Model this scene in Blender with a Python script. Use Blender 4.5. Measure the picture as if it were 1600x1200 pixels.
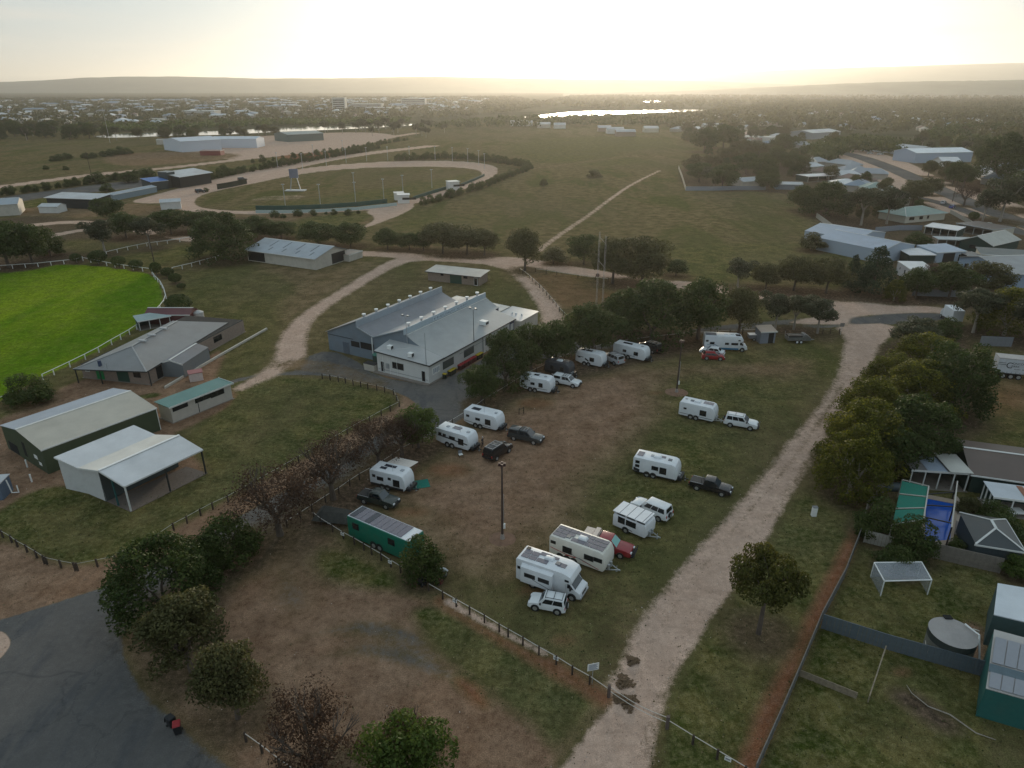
import bpy, bmesh, math, random
import numpy as np
from mathutils import Vector, Matrix
random.seed(7); RNG = np.random.default_rng(7)
D = bpy.data; SC = bpy.context.scene; COL = SC.collection
for o in list(D.objects): D.objects.remove(o)

# ------------------------------------------------------------------ camera
F_PX = 1067.0; CAM_H = 48.0; PITCH = math.atan((600 - 135) / F_PX)
cam = D.cameras.new('camera'); camo = D.objects.new('camera', cam); COL.objects.link(camo)
camo.location = (0, 0, CAM_H); camo.rotation_euler = (math.pi / 2 - PITCH, 0, 0)
cam.sensor_fit = 'HORIZONTAL'; cam.sensor_width = 36.0; cam.lens = 36.0 * F_PX / 1600.0
cam.clip_start = 0.5; cam.clip_end = 60000
SC.camera = camo
SC.render.resolution_x = 1024; SC.render.resolution_y = 768

# ------------------------------------------------------------------ light
SUN_AZ = math.radians(7.0)      # right of straight ahead (+Y)
SUN_EL = math.radians(5.0)
SC.view_settings.view_transform = 'Standard'; SC.view_settings.look = 'None'
SC.view_settings.exposure = 1.98; SC.view_settings.gamma = 1.0; SC.view_settings.use_curve_mapping = False
SC.render.engine = 'CYCLES'
SC.cycles.max_bounces = 6; SC.cycles.diffuse_bounces = 3; SC.cycles.glossy_bounces = 3
SC.cycles.transparent_max_bounces = 12; SC.cycles.volume_bounces = 0
SC.cycles.use_denoising = True
SC.cycles.sample_clamp_indirect = 6

W = D.worlds.new('World'); SC.world = W; W.use_nodes = True
nt = W.node_tree; nt.nodes.clear()
def N(tree, t, **k):
    n = tree.nodes.new(t)
    for a, b in k.items(): setattr(n, a, b)
    return n
def wmath(op, a, b=None, c=None, tree=None, clamp=False):
    t = tree or nt
    n = t.nodes.new('ShaderNodeMath'); n.operation = op; n.use_clamp = clamp
    for i, x in enumerate((a, b, c)):
        if x is None: continue
        if isinstance(x, (int, float)): n.inputs[i].default_value = x
        else: t.links.new(x, n.inputs[i])
    return n.outputs[0]
def wmix(f, a, b, tree=None, mode='MIX'):
    t = tree or nt
    n = t.nodes.new('ShaderNodeMix'); n.data_type = 'RGBA'; n.blend_type = mode
    for i, x in ((0, f), (6, a), (7, b)):
        if isinstance(x, (int, float)): n.inputs[i].default_value = x
        elif isinstance(x, tuple): n.inputs[i].default_value = (x[0], x[1], x[2], 1)
        else: t.links.new(x, n.inputs[i])
    return n.outputs[2]
sky = N(nt, 'ShaderNodeTexSky', sky_type='NISHITA', sun_disc=False)
sky.sun_elevation = SUN_EL; sky.sun_rotation = SUN_AZ; sky.altitude = 50
sky.air_density = 1.0; sky.dust_density = 2.0; sky.ozone_density = 2.0
hs = N(nt, 'ShaderNodeHueSaturation'); hs.inputs['Saturation'].default_value = 0.5
nt.links.new(sky.outputs[0], hs.inputs['Color'])
skyc = wmix(1.0, hs.outputs[0], (0.90, 1.03, 1.20), mode='MULTIPLY')
tc = N(nt, 'ShaderNodeTexCoord')
nrm = N(nt, 'ShaderNodeVectorMath', operation='NORMALIZE'); nt.links.new(tc.outputs['Generated'], nrm.inputs[0])
sepd = N(nt, 'ShaderNodeSeparateXYZ'); nt.links.new(nrm.outputs[0], sepd.inputs[0])
sd = (math.sin(SUN_AZ) * math.cos(SUN_EL), math.cos(SUN_AZ) * math.cos(SUN_EL), math.sin(SUN_EL))
dot = N(nt, 'ShaderNodeVectorMath', operation='DOT_PRODUCT'); nt.links.new(nrm.outputs[0], dot.inputs[0]); dot.inputs[1].default_value = sd
ang = wmath('ARCCOSINE', wmath('MINIMUM', dot.outputs['Value'], 0.999999))
def gauss(a, s):   # exp(-(a/s)^2)
    q = wmath('DIVIDE', a, s)
    return wmath('EXPONENT', wmath('MULTIPLY', wmath('MULTIPLY', q, q), -1.0))
def expo(a, s): return wmath('EXPONENT', wmath('MULTIPLY', wmath('DIVIDE', a, s), -1.0))
g1 = gauss(ang, math.radians(11.0)); g2 = expo(ang, math.radians(10.0))
SKY_S = 0.10
glow = wmix(1.0, wmix(g1, (0, 0, 0), (7.5, 6.7, 5.1)), wmix(g2, (0, 0, 0), (2.0, 1.6, 1.0)), mode='ADD')
# a high milky veil over the whole sky: cream low down, pale blue above
elev = wmath('MAXIMUM', sepd.outputs[2], 0.0)
low = wmath('EXPONENT', wmath('MULTIPLY', elev, -21.0))
veil0 = wmix(low, (1.05, 1.32, 1.46), (1.75, 1.66, 1.42))
skyc = wmix(0.92, skyc, veil0)
# thin high cloud: streaks stretched along the horizon, lit by the same sky
mp = N(nt, 'ShaderNodeMapping'); nt.links.new(nrm.outputs[0], mp.inputs['Vector'])
mp.inputs['Scale'].default_value = (1.4, 1.4, 13.0); mp.inputs['Rotation'].default_value = (0.04, 0.06, 0.5)
ns = N(nt, 'ShaderNodeTexNoise'); nt.links.new(mp.outputs[0], ns.inputs['Vector'])
ns.inputs['Scale'].default_value = 3.0; ns.inputs['Detail'].default_value = 7; ns.inputs['Roughness'].default_value = 0.55; ns.inputs['Distortion'].default_value = 0.6
cl = wmath('MULTIPLY', wmath('SUBTRACT', ns.outputs[0], 0.54), 7.0, clamp=True)
cloudc = wmix(g2, (1.9, 1.82, 1.66), (3.4, 3.1, 2.5))
veil = wmix(wmath('MULTIPLY', cl, 0.55), skyc, cloudc)
tot = wmix(1.0, veil, glow, mode='ADD')
bg = N(nt, 'ShaderNodeBackground'); bg.inputs['Strength'].default_value = SKY_S
nt.links.new(tot, bg.inputs['Color'])
wo = N(nt, 'ShaderNodeOutputWorld'); nt.links.new(bg.outputs[0], wo.inputs['Surface'])

sl = D.lights.new('sun', 'SUN'); sl.energy = 1.2; sl.angle = math.radians(11.0); sl.color = (1.0, 0.84, 0.62)
slo = D.objects.new('sun', sl); COL.objects.link(slo)
slo.rotation_euler = Vector(sd).to_track_quat('Z', 'Y').to_euler(); slo.location = (0, 60, 80)

# ------------------------------------------------------------------ from photo pixels (1600x1200) to points of the place
cp, sp = math.cos(PITCH), math.sin(PITCH)
def P(u, v, z=0.0):
    x = (u - 800) / F_PX; y = -(v - 600) / F_PX
    dy, dz = cp + y * sp, -sp + y * cp
    t = (CAM_H - z) / -dz
    return Vector((x * t, dy * t, z))
def proj(x, y, z):
    z = z - CAM_H
    dep = y * cp - z * sp
    return 800 + F_PX * x / dep, 600 - F_PX * (y * sp + z * cp) / dep
def rise(u, vb, vt):      # height of an upright thing whose foot is at (u, vb) and top at row vt
    b = P(u, vb); lo, hi = 0.0, 70.0
    for _ in range(40):
        m = (lo + hi) / 2
        if proj(b.x, b.y, m)[1] > vt: lo = m
        else: hi = m
    return m

# ------------------------------------------------------------------ materials
MATS = {}
def mat(name, color=(0.5, 0.5, 0.5), rough=0.7, metal=0.0, noise=0.12, nscale=3.0, bump=0.0, bscale=20.0, spec=0.4,
        ribs=None, transl=None, emit=None, alpha=None, dirt=0.0, coat=0.0):
    if name in MATS: return MATS[name]
    m = D.materials.new(name); m.use_nodes = True; t = m.node_tree; t.nodes.clear()
    b = t.nodes.new('ShaderNodeBsdfPrincipled'); o = t.nodes.new('ShaderNodeOutputMaterial')
    b.inputs['Roughness'].default_value = rough; b.inputs['Metallic'].default_value = metal
    b.inputs['Specular IOR Level'].default_value = spec; b.inputs['Coat Weight'].default_value = coat
    tcn = t.nodes.new('ShaderNodeTexCoord'); vec = tcn.outputs['Object']
    col = (color[0], color[1], color[2], 1)
    if noise > 0:
        n = t.nodes.new('ShaderNodeTexNoise'); n.inputs['Scale'].default_value = nscale; n.inputs['Detail'].default_value = 6
        n.inputs['Roughness'].default_value = 0.65
        t.links.new(vec, n.inputs['Vector'])
        r = t.nodes.new('ShaderNodeMapRange'); t.links.new(n.outputs[0], r.inputs[0])
        r.inputs[1].default_value = 0.3; r.inputs[2].default_value = 0.7
        r.inputs[3].default_value = 1 - noise; r.inputs[4].default_value = 1 + noise
        mx = wmix(1.0, col[:3], (1, 1, 1), tree=t, mode='MULTIPLY'); node = mx.node
        cc = t.nodes.new('ShaderNodeCombineColor')
        for i in range(3): t.links.new(r.outputs[0], cc.inputs[i])
        t.links.new(cc.outputs[0], node.inputs[7]); last = mx
        if dirt > 0:
            n2 = t.nodes.new('ShaderNodeTexNoise'); n2.inputs['Scale'].default_value = nscale * 0.35; n2.inputs['Detail'].default_value = 8
            t.links.new(vec, n2.inputs['Vector'])
            r2 = t.nodes.new('ShaderNodeMapRange'); t.links.new(n2.outputs[0], r2.inputs[0])
            r2.inputs[1].default_value = 0.48; r2.inputs[2].default_value = 0.75; r2.inputs[3].default_value = 0; r2.inputs[4].default_value = dirt
            last = wmix(r2.outputs[0], last, (0.16, 0.11, 0.075), tree=t)
        t.links.new(last, b.inputs['Base Color'])
    else: b.inputs['Base Color'].default_value = col
    if ribs or bump > 0:
        bp = t.nodes.new('ShaderNodeBump')
        if ribs:     # (axis, period in m)
            sx = t.nodes.new('ShaderNodeSeparateXYZ'); t.links.new(vec, sx.inputs[0])
            h = wmath('SINE', wmath('MULTIPLY', sx.outputs[ribs[0]], 2 * math.pi / ribs[1]), tree=t)
            bp.inputs['Strength'].default_value = 0.6; bp.inputs['Distance'].default_value = 0.03
            t.links.new(h, bp.inputs['Height'])
        else:
            n3 = t.nodes.new('ShaderNodeTexNoise'); n3.inputs['Scale'].default_value = bscale; n3.inputs['Detail'].default_value = 5
            t.links.new(vec, n3.inputs['Vector']); t.links.new(n3.outputs[0], bp.inputs['Height'])
            bp.inputs['Strength'].default_value = bump; bp.inputs['Distance'].default_value = 0.05
        t.links.new(bp.outputs[0], b.inputs['Normal'])
    out = b.outputs[0]
    if transl:
        tr = t.nodes.new('ShaderNodeBsdfTranslucent'); tr.inputs[0].default_value = (*transl, 1)
        mx2 = t.nodes.new('ShaderNodeMixShader'); mx2.inputs[0].default_value = 0.3
        t.links.new(out, mx2.inputs[1]); t.links.new(tr.outputs[0], mx2.inputs[2]); out = mx2.outputs[0]
    if alpha is not None:
        tp = t.nodes.new('ShaderNodeBsdfTransparent'); mx3 = t.nodes.new('ShaderNodeMixShader'); mx3.inputs[0].default_value = alpha
        t.links.new(tp.outputs[0], mx3.inputs[1]); t.links.new(out, mx3.inputs[2]); out = mx3.outputs[0]
    t.links.new(out, o.inputs[0])
    MATS[name] = m
    return m

# ------------------------------------------------------------------ the ground: one sheet, cut into the kinds of ground on it
A0, A1, NA = math.radians(-62), math.radians(62), 660
R0, R1 = 22.0, 26000.0
rad = [R0]
while rad[-1] < R1:
    r = rad[-1]
    q = 0.0062 if r < 420 else (0.011 if r < 2500 else 0.05)
    rad.append(r * (1 + q))
rad = np.array(rad); NR = len(rad)
angs = np.linspace(A0, A1, NA)
GX = np.outer(rad, np.sin(angs)); GY = np.outer(rad, np.cos(angs))
gx, gy = GX.ravel(), GY.ravel(); GXF, GYF = gx, gy
def near_box(p, pad):
    lo = p[:, :2].min(0) - pad; hi = p[:, :2].max(0) + pad
    return np.nonzero((GXF > lo[0]) & (GXF < hi[0]) & (GYF > lo[1]) & (GYF < hi[1]))[0]
def poly_sd(pts, pad=60):      # signed distance (m), inside positive
    p = np.array(pts, float); ii = near_box(p, pad); gx = GXF[ii]; gy = GYF[ii]
    inside = np.zeros(gx.shape, bool); d2 = np.full(gx.shape, 1e12)
    for i in range(len(p)):
        x1, y1 = p[i]; x2, y2 = p[(i + 1) % len(p)]
        c = ((y1 > gy) != (y2 > gy))
        if y1 != y2: inside ^= c & (gx < (x2 - x1) * (gy - y1) / (y2 - y1) + x1)
        ex, ey = x2 - x1, y2 - y1; L = ex * ex + ey * ey + 1e-9
        t = np.clip(((gx - x1) * ex + (gy - y1) * ey) / L, 0, 1)
        d2 = np.minimum(d2, (gx - x1 - t * ex) ** 2 + (gy - y1 - t * ey) ** 2)
    d = np.sqrt(d2)
    return ii, np.where(inside, d, -d)
def line_sd(pts, w):   # w: half width or list of half widths (m)
    p = np.array(pts, float); ii = near_box(p, 30); gx = GXF[ii]; gy = GYF[ii]; ww = w if isinstance(w, (list, tuple)) else [w] * len(p)
    best = np.full(gx.shape, -1e9)
    for i in range(len(p) - 1):
        x1, y1 = p[i]; x2, y2 = p[i + 1]; ex, ey = x2 - x1, y2 - y1; L = ex * ex + ey * ey + 1e-9
        t = np.clip(((gx - x1) * ex + (gy - y1) * ey) / L, 0, 1)
        d = np.sqrt((gx - x1 - t * ex) ** 2 + (gy - y1 - t * ey) ** 2)
        best = np.maximum(best, ww[i] * (1 - t) + ww[i + 1] * t - d)
    return ii, best
KINDS = ['dry', 'lush', 'oval', 'dirt', 'red', 'asphalt', 'sand', 'wood', 'litter']
WGT = {k: np.zeros(gx.shape, np.float32) for k in KINDS}; WGT['dry'][:] = 1
RID = np.zeros(gx.shape, np.int16); RNAMES = ['field']
def smooth_poly(pts, it=2):
    p = [Vector((a, b)) for a, b in pts]
    for _ in range(it):
        q = []
        for i in range(len(p)):
            a, b = p[i], p[(i + 1) % len(p)]
            q += [a.lerp(b, 0.25), a.lerp(b, 0.75)]
        p = q
    return [(a.x, a.y) for a in p]
def smooth_line(pts, it=2):
    p = [Vector(a) for a in pts]
    for _ in range(it):
        q = [p[0]]
        for i in range(len(p) - 1):
            q += [p[i].lerp(p[i + 1], 0.25), p[i].lerp(p[i + 1], 0.75)]
        q.append(p[-1]); p = q
    return [tuple(a) for a in p]
def paint(kind, sdv, soft, name=None, amt=1.0):
    ii, sdv = sdv
    m = np.clip(0.5 + sdv / soft, 0, 1).astype(np.float32) * amt
    for k in KINDS: WGT[k][ii] *= (1 - m)
    WGT[kind][ii] += m
    if name:
        if name not in RNAMES: RNAMES.append(name)
        RID[ii[m > 0.5]] = RNAMES.index(name)
def region(kind, px, soft, name=None, amt=1.0, sm=2, grow=0.0):
    w = [P(u, v) for u, v in px]
    p = [(a.x, a.y) for a in w]
    if sm: p = smooth_poly(p, sm)
    paint(kind, poly_sd(p, max(6, soft)), soft, name, amt)
def way(kind, px, hw, soft, name=None, amt=1.0):
    ws = [P(a[0], a[1]) for a in px]
    if isinstance(hw, (int, float)): hw = [hw] * len(ws)
    p = smooth_line([(a.x, a.y, h) for a, h in zip(ws, hw)])
    paint(kind, line_sd([(a[0], a[1]) for a in p], [a[2] for a in p]), soft, name, amt)

# far ground first
region('wood', [(-900, 196), (260, 205), (380, 215), (640, 200), (800, 185), (1100, 182), (1260, 215), (1330, 235), (1700, 240), (2400, 300), (2400, 140), (-900, 140)], 60, 'far_plain')
region('lush', [(1460, 208), (1640, 205), (1640, 236), (1500, 232)], 20, 'far_plain')
region('dry', [(640, 200), (760, 197), (900, 200), (1080, 205), (1130, 215), (1080, 240), (900, 230), (640, 222)], 30)
region('lush', [(95, 203), (330, 196), (420, 190), (300, 186), (130, 194)], 20, 'far_plain', 0.8)
region('lush', [(780, 225), (900, 212), (1060, 215), (1040, 232), (960, 240), (1050, 255), (900, 262), (800, 245)], 25, None, 0.7)
region('sand', [(280, 218), (420, 212), (560, 205), (640, 212), (520, 236), (420, 246), (330, 250), (280, 246)], 12, 'industrial_yard', 0.8)
region('red', [(430, 243), (520, 236), (540, 240), (500, 247), (440, 252)], 6, None, 0.9)
region('dirt', [(160, 240), (300, 236), (400, 242), (300, 255), (160, 262)], 10, None, 0.6)
way('sand', [(-80, 303), (60, 284), (150, 272), (260, 263), (350, 252), (430, 243), (500, 234), (560, 222), (650, 208)], [6, 6, 6, 6, 6, 6, 6, 6, 6], 2.5, 'highway', 0.85)
region('asphalt', [(-30, 312), (90, 296), (180, 284), (240, 279), (255, 290), (150, 300), (60, 310), (0, 322)], 4, 'car_park', 0.7)
region('lush', [(20, 320), (60, 310), (130, 302), (185, 301), (170, 312), (110, 326), (40, 328)], 4, None, 0.9)
region('lush', [(215, 312), (240, 303), (275, 297), (262, 310), (240, 318)], 4, None, 0.9)
region('dirt', [(0, 330), (60, 322), (200, 315), (290, 325), (600, 335), (640, 345), (560, 352), (200, 335), (60, 345)], 5, None, 0.5)
# racetrack
outer = [(262, 322), (272, 306), (330, 289), (420, 271), (520, 257), (640, 250.5), (730, 252), (772, 258), (781, 267), (768, 279), (720, 298), (660, 316), (600, 327), (500, 333), (400, 335), (300, 333)]
inner = [(300, 320), (312, 303), (400, 286), (450, 275), (520, 265), (620, 260), (710, 261), (750, 266), (754, 274), (735, 284), (690, 298), (640, 313), (580, 322), (480, 328), (400, 330), (330, 328)]
region('sand', outer, 2.5, 'racetrack')
way('sand', [(250, 312), (360, 281), (460, 258), (560, 241), (675, 228)], [11, 11, 9, 8, 7], 3, 'racetrack')
region('dry', inner, 2.5, 'field')
region('lush', [(330, 327), (420, 318), (560, 300), (700, 278), (745, 268), (745, 277), (690, 297), (630, 314), (570, 321), (450, 328)], 12, 'field', 0.75)
region('sand', [(395, 306), (490, 303), (480, 312), (380, 316)], 6, None, 0.4)
region('sand', [(565, 330), (620, 318), (650, 318), (640, 330), (585, 352), (560, 358), (590, 342)], 2.5, 'gravel_apron')
region('lush', [(470, 340), (560, 330), (590, 338), (560, 350), (470, 362), (440, 358)], 6, 'field', 0.7)
region('lush', [(600, 345), (660, 338), (800, 330), (760, 352), (700, 372), (620, 375)], 14, None, 0.5)
region('dirt', [(560, 392), (600, 380), (760, 385), (800, 400), (700, 400), (600, 400)], 6, None, 0.5)
region('lush', [(1040, 385), (1200, 375), (1330, 385), (1320, 420), (1200, 440), (1100, 440), (1050, 420)], 10, None, 0.6)
region('lush', [(1230, 330), (1270, 345), (1300, 380), (1240, 380)], 8, None, 0.5)
# dirt ways round the oval
region('litter', [(-60, 350), (60, 335), (140, 345), (260, 335), (420, 340), (470, 365), (400, 400), (250, 372), (100, 420), (-60, 430)], 6, None, 0.7)
way('sand', [(50, 352), (110, 346), (170, 350), (230, 362), (300, 374)], 3.2, 1.5, 'dirt_track')
way('sand', [(50, 376), (100, 364), (140, 358)], 2.4, 1.5, 'dirt_track')
region('lush', [(70, 378), (150, 372), (240, 384), (300, 382), (350, 400), (270, 420), (130, 405)], 8, None, 0.6)
region('oval', [(-300, 445), (0, 421), (120, 411), (236, 426), (248, 441), (258, 466), (242, 491), (175, 537), (110, 570), (62, 590), (0, 627), (-300, 800)], 2.6, 'oval_lawn', sm=1)
region('lush', [(-100, 700), (20, 622), (70, 596), (90, 598), (60, 625), (0, 655)], 2, 'lawn')
region('lush', [(270, 505), (262, 430), (300, 420), (420, 420), (500, 430), (450, 540), (380, 590), (300, 600)], 8, None, 0.5)
region('dirt', [(380, 405), (500, 425), (545, 412), (545, 403), (600, 408), (560, 440), (480, 490), (440, 530), (420, 480), (460, 450)], 7, None, 0.35)
# yards by the sheds on the left
region('dirt', [(-200, 760), (-60, 690), (0, 655), (60, 628), (110, 598), (180, 580), (320, 560), (345, 545), (350, 560), (330, 600), (380, 610), (385, 626), (300, 665), (262, 680), (330, 735), (320, 760), (200, 800), (100, 755), (0, 800), (-200, 900)], 2.0, 'dirt_yard')
region('lush', [(200, 622), (245, 612), (255, 618), (225, 624)], 1.2)
# lawn between the fences
region('lush', [(368, 625), (372, 604), (390, 594), (470, 589), (545, 597), (605, 613), (618, 628), (600, 646), (543, 680), (467, 722), (400, 758), (333, 796), (187, 870), (120, 887), (60, 870), (0, 836), (-40, 812), (0, 800), (40, 770), (98, 756), (150, 775), (200, 798), (325, 740), (325, 725), (300, 690), (330, 660)], 1.6, 'lawn')
region('dry', [(40, 800), (120, 790), (190, 820), (330, 760), (420, 700), (500, 640), (560, 620), (480, 605), (400, 620), (350, 680), (370, 720), (250, 800), (180, 862), (80, 870)], 16, None, 0.6)
# asphalt roads
region('dirt', [(-200, 900), (0, 838), (60, 872), (118, 890), (187, 872), (333, 796), (467, 722), (610, 641), (630, 630), (618, 612), (560, 598), (660, 560), (860, 500), (900, 530), (700, 685), (560, 762), (470, 815), (380, 870), (230, 960), (200, 1010), (0, 1030), (-200, 1060)], 2.0, 'gravel_verge')
region('asphalt', [(350, 597), (420, 580), (470, 560), (515, 546), (560, 565), (590, 588), (671, 603), (760, 560), (842, 500), (868, 505), (868, 530), (940, 541), (1000, 528), (1090, 512), (1220, 500), (1330, 492), (1478, 488), (1478, 500), (1380, 507), (1310, 512), (1190, 518), (1090, 524), (1000, 536), (940, 550), (880, 563), (830, 588), (757, 632), (676, 686), (600, 733), (540, 768), (470, 812), (380, 868), (300, 920), (235, 955), (200, 985), (195, 1030), (250, 1100), (375, 1200), (480, 1290), (-400, 1290), (-400, 1080), (0, 970), (110, 935), (200, 905), (300, 850), (400, 792), (500, 735), (610, 668), (650, 640), (648, 625), (600, 605), (540, 591), (470, 585), (400, 590), (360, 600)], 0.9, 'asphalt_road', sm=1)
region('sand', [(-20, 985), (5, 985), (18, 1000), (14, 1015), (-10, 1040), (-60, 1060), (-60, 985)], 0.5, 'traffic_island')
# unsealed roads
way('sand', [(376, 606), (400, 594), (430, 580), (458, 558), (454, 530), (480, 492), (540, 455), (600, 418), (640, 402), (720, 403), (790, 412), (830, 440), (858, 475), (868, 500), (862, 520)], [1.2, 1.6, 2.4, 3.2, 2.8, 2.2, 2.2, 2.5, 3.8, 4.0, 3.4, 2.8, 3.0, 3.0, 3.0], 3.4, 'dirt_road', 0.86)
way('dirt', [(452, 570), (500, 572), (545, 583), (600, 600)], [3, 4, 3, 2], 3, None, 0.5)
way('sand', [(545, 396), (600, 396), (700, 403), (800, 407), (900, 422), (1000, 442), (1100, 447), (1200, 462), (1300, 472), (1400, 478), (1460, 486)], [3, 4, 5, 5, 4.5, 4, 4, 4.5, 5, 5, 4], 3.0, 'dirt_road')
region('sand', [(1270, 468), (1360, 468), (1450, 480), (1478, 487), (1400, 493), (1330, 505), (1300, 508), (1230, 506), (1240, 500), (1320, 490), (1290, 480)], 2.5, 'dirt_road')
region('asphalt', [(1318, 496), (1380, 490), (1478, 487), (1478, 499), (1400, 506), (1340, 510)], 3, 'asphalt_road', 0.75)
region('sand', [(1300, 508), (1400, 504), (1392, 528), (1366, 570), (1326, 640), (1306, 672), (1273, 722), (1240, 770), (1200, 845), (1140, 935), (1075, 1030), (1045, 1090), (1025, 1150), (1010, 1290), (820, 1290), (880, 1180), (905, 1140), (935, 1110), (940, 1078), (965, 1040), (985, 985), (1062, 885), (1150, 785), (1228, 690), (1290, 612), (1306, 570), (1320, 530)], 2.6, 'dirt_track', sm=1)
way('dirt', [(1322, 540), (1300, 610), (1240, 700), (1150, 800)], [3, 4, 4, 3], 6, None, 0.2)
way('sand', [(841, 392), (874, 367), (918, 338), (952, 312), (986, 288), (1032, 266)], [1.1] * 6, 2.2, 'wheel_track', 0.85)
way('dry', [(841, 392), (874, 367), (918, 338), (952, 312)], [0.2] * 4, 0.8, None, 0.6)
way('dirt', [(700, 262), (800, 270), (1000, 240), (1060, 250)], [8, 6, 6, 6], 10, None, 0.35)
# ground in the camp
region('dirt', [(700, 690), (760, 640), (820, 615), (900, 590), (1000, 590), (1060, 640), (1000, 700), (930, 780), (860, 830), (790, 900), (700, 880), (640, 830), (580, 790), (640, 730)], 14, 'camp_grass', 0.82)
region('lush', [(980, 560), (1100, 560), (1300, 530), (1300, 600), (1200, 690), (1130, 760), (1050, 860), (960, 950), (930, 1050), (850, 1010), (760, 950), (860, 960), (960, 880), (930, 830), (900, 740), (1000, 700), (1050, 620)], 10, 'camp_grass', 0.72)
region('dirt', [(890, 570), (1040, 572), (1200, 560), (1290, 560), (1250, 600), (1100, 585), (1000, 610), (900, 640)], 8, None, 0.5)
for (u, v, a, b) in [(835, 630, 32, 10), (700, 735, 40, 14), (640, 800, 34, 9), (784, 843, 20, 5), (1025, 614, 14, 3), (905, 560, 20, 4), (880, 1000, 18, 6), (860, 925, 60, 12), (590, 745, 30, 12)]:
    region('red', [(u + a * math.cos(k * math.pi / 4), v + b * math.sin(k * math.pi / 4)) for k in range(8)], 2.5, None, 0.6)
region('litter', [(480, 810), (520, 770), (620, 720), (720, 668), (800, 615), (900, 560), (1000, 535), (1100, 528), (1090, 545), (950, 585), (830, 608), (740, 665), (640, 735), (570, 790), (540, 830), (520, 830)], 4, None, 0.75)
# ground below the camp fence
region('dirt', [(375, 872), (475, 812), (560, 862), (700, 945), (830, 1022), (950, 1088), (935, 1110), (905, 1142), (870, 1185), (820, 1290), (470, 1290), (350, 1190), (262, 1108), (205, 1035), (204, 990), (260, 940)], 2.2, 'dirt_yard')
region('asphalt', [(560, 950), (640, 970), (740, 1020), (700, 1060), (600, 1050), (520, 990)], 6, None, 0.42)
region('asphalt', [(400, 880), (470, 860), (520, 930), (470, 980), (400, 960)], 6, None, 0.4)
way('asphalt', [(400, 1100), (480, 1030), (600, 1010), (760, 1080), (880, 1180)], 0.5, 1.6, None, 0.35)
way('asphalt', [(390, 1060), (470, 990), (610, 975), (780, 1060), (900, 1160)], 0.5, 1.6, None, 0.35)
region('lush', [(478, 868), (520, 848), (570, 868), (640, 905), (700, 935), (640, 925), (560, 922), (500, 905)], 3, 'grass_verge', 0.9)
region('lush', [(670, 945), (720, 962), (800, 1010), (900, 1068), (940, 1088), (930, 1110), (905, 1138), (862, 1168), (850, 1142), (800, 1100), (745, 1065), (700, 1020), (660, 985), (640, 955)], 2.0, 'grass_verge')
region('dry', [(690, 975), (750, 1010), (840, 1080), (880, 1130), (850, 1130), (780, 1080), (700, 1010)], 5, None, 0.5)
region('red', [(700, 1058), (740, 1060), (770, 1105), (745, 1110)], 1.5, None, 0.8)
way('red', [(690, 938), (760, 985), (870, 1046), (945, 1092)], [0.9, 0.7, 1.2, 1.0], 1.6, None, 0.7)
way('sand', [(700, 940), (780, 985), (850, 1020)], [0.5, 0.5, 0.5], 1.0, None, 0.7)
# right of the track
region('lush', [(1278, 735), (1330, 750), (1345, 830), (1300, 900), (1250, 1010), (1190, 1150), (1150, 1290), (1030, 1290), (1040, 1120), (1075, 1040), (1140, 945), (1205, 850), (1245, 775)], 2.0, 'grass_verge')
region('dry', [(1100, 1030), (1180, 1010), (1240, 930), (1230, 1010), (1170, 1120), (1100, 1120)], 6, None, 0.5)
way('red', [(1338, 832), (1296, 925), (1250, 1020), (1205, 1110), (1172, 1200)], [0.6, 0.75, 0.8, 0.8, 0.8], 1.8, 'dirt_bank')
way('dirt', [(1318, 600), (1262, 690), (1180, 790), (1100, 880), (1030, 980), (985, 1080), (940, 1200)], 0.28, 0.9, None, 0.38)
way('dirt', [(1335, 600), (1285, 690), (1210, 790), (1135, 890), (1070, 990), (1030, 1080), (990, 1200)], 0.28, 0.9, None, 0.38)
region('litter', [(1380, 548), (1412, 520), (1500, 520), (1560, 590), (1540, 680), (1470, 700), (1430, 740), (1330, 760), (1296, 735), (1335, 650)], 5, 'bare_ground', 0.9)
region('red', [(1500, 600), (1640, 590), (1640, 700), (1520, 710), (1470, 690)], 10, 'bare_ground', 0.5)
region('lush', [(1480, 660), (1540, 640), (1700, 640), (1700, 745), (1540, 735), (1440, 725)], 8, 'bare_ground', 0.5)
region('lush', [(1345, 850), (1570, 900), (1560, 1000), (1545, 1052), (1290, 968)], 1.5, 'back_lawn', 0.95, sm=0)
region('lush', [(1280, 975), (1545, 1055), (1540, 1290), (1150, 1290)], 1.5, 'back_lawn', 0.9, sm=0)
region('dry', [(1290, 960), (1370, 920), (1450, 960), (1440, 1010)], 5, None, 0.45)
region('dry', [(1380, 1030), (1520, 1060), (1540, 1160), (1440, 1200), (1330, 1150), (1370, 1080)], 8, None, 0.45)
region('red', [(1395, 1040), (1430, 1045), (1420, 1062), (1390, 1055)], 1.5, None, 0.6)
region('dirt', [(1495, 965), (1545, 980), (1545, 1052), (1510, 1050)], 1.2, None, 0.8)
region('litter', [(1385, 1082), (1420, 1075), (1470, 1110), (1510, 1140), (1480, 1150), (1420, 1110)], 2, None, 0.95)
region('lush', [(1400, 760), (1640, 770), (1640, 900), (1345, 850), (1340, 770)], 2, 'garden', 0.9)
# scrub between pavilion track and camp
region('red', [(806, 425), (850, 422), (980, 440), (1090, 455), (1180, 470), (1170, 480), (1040, 470), (960, 480), (900, 495), (870, 480)], 5, 'scrub_ground', 0.45)
region('lush', [(860, 490), (960, 465), (1000, 490), (900, 515)], 6, None, 0.5)
region('litter', [(1130, 448), (1400, 458), (1480, 470), (1440, 482), (1330, 472), (1150, 462)], 4, 'bare_ground', 0.8)
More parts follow.
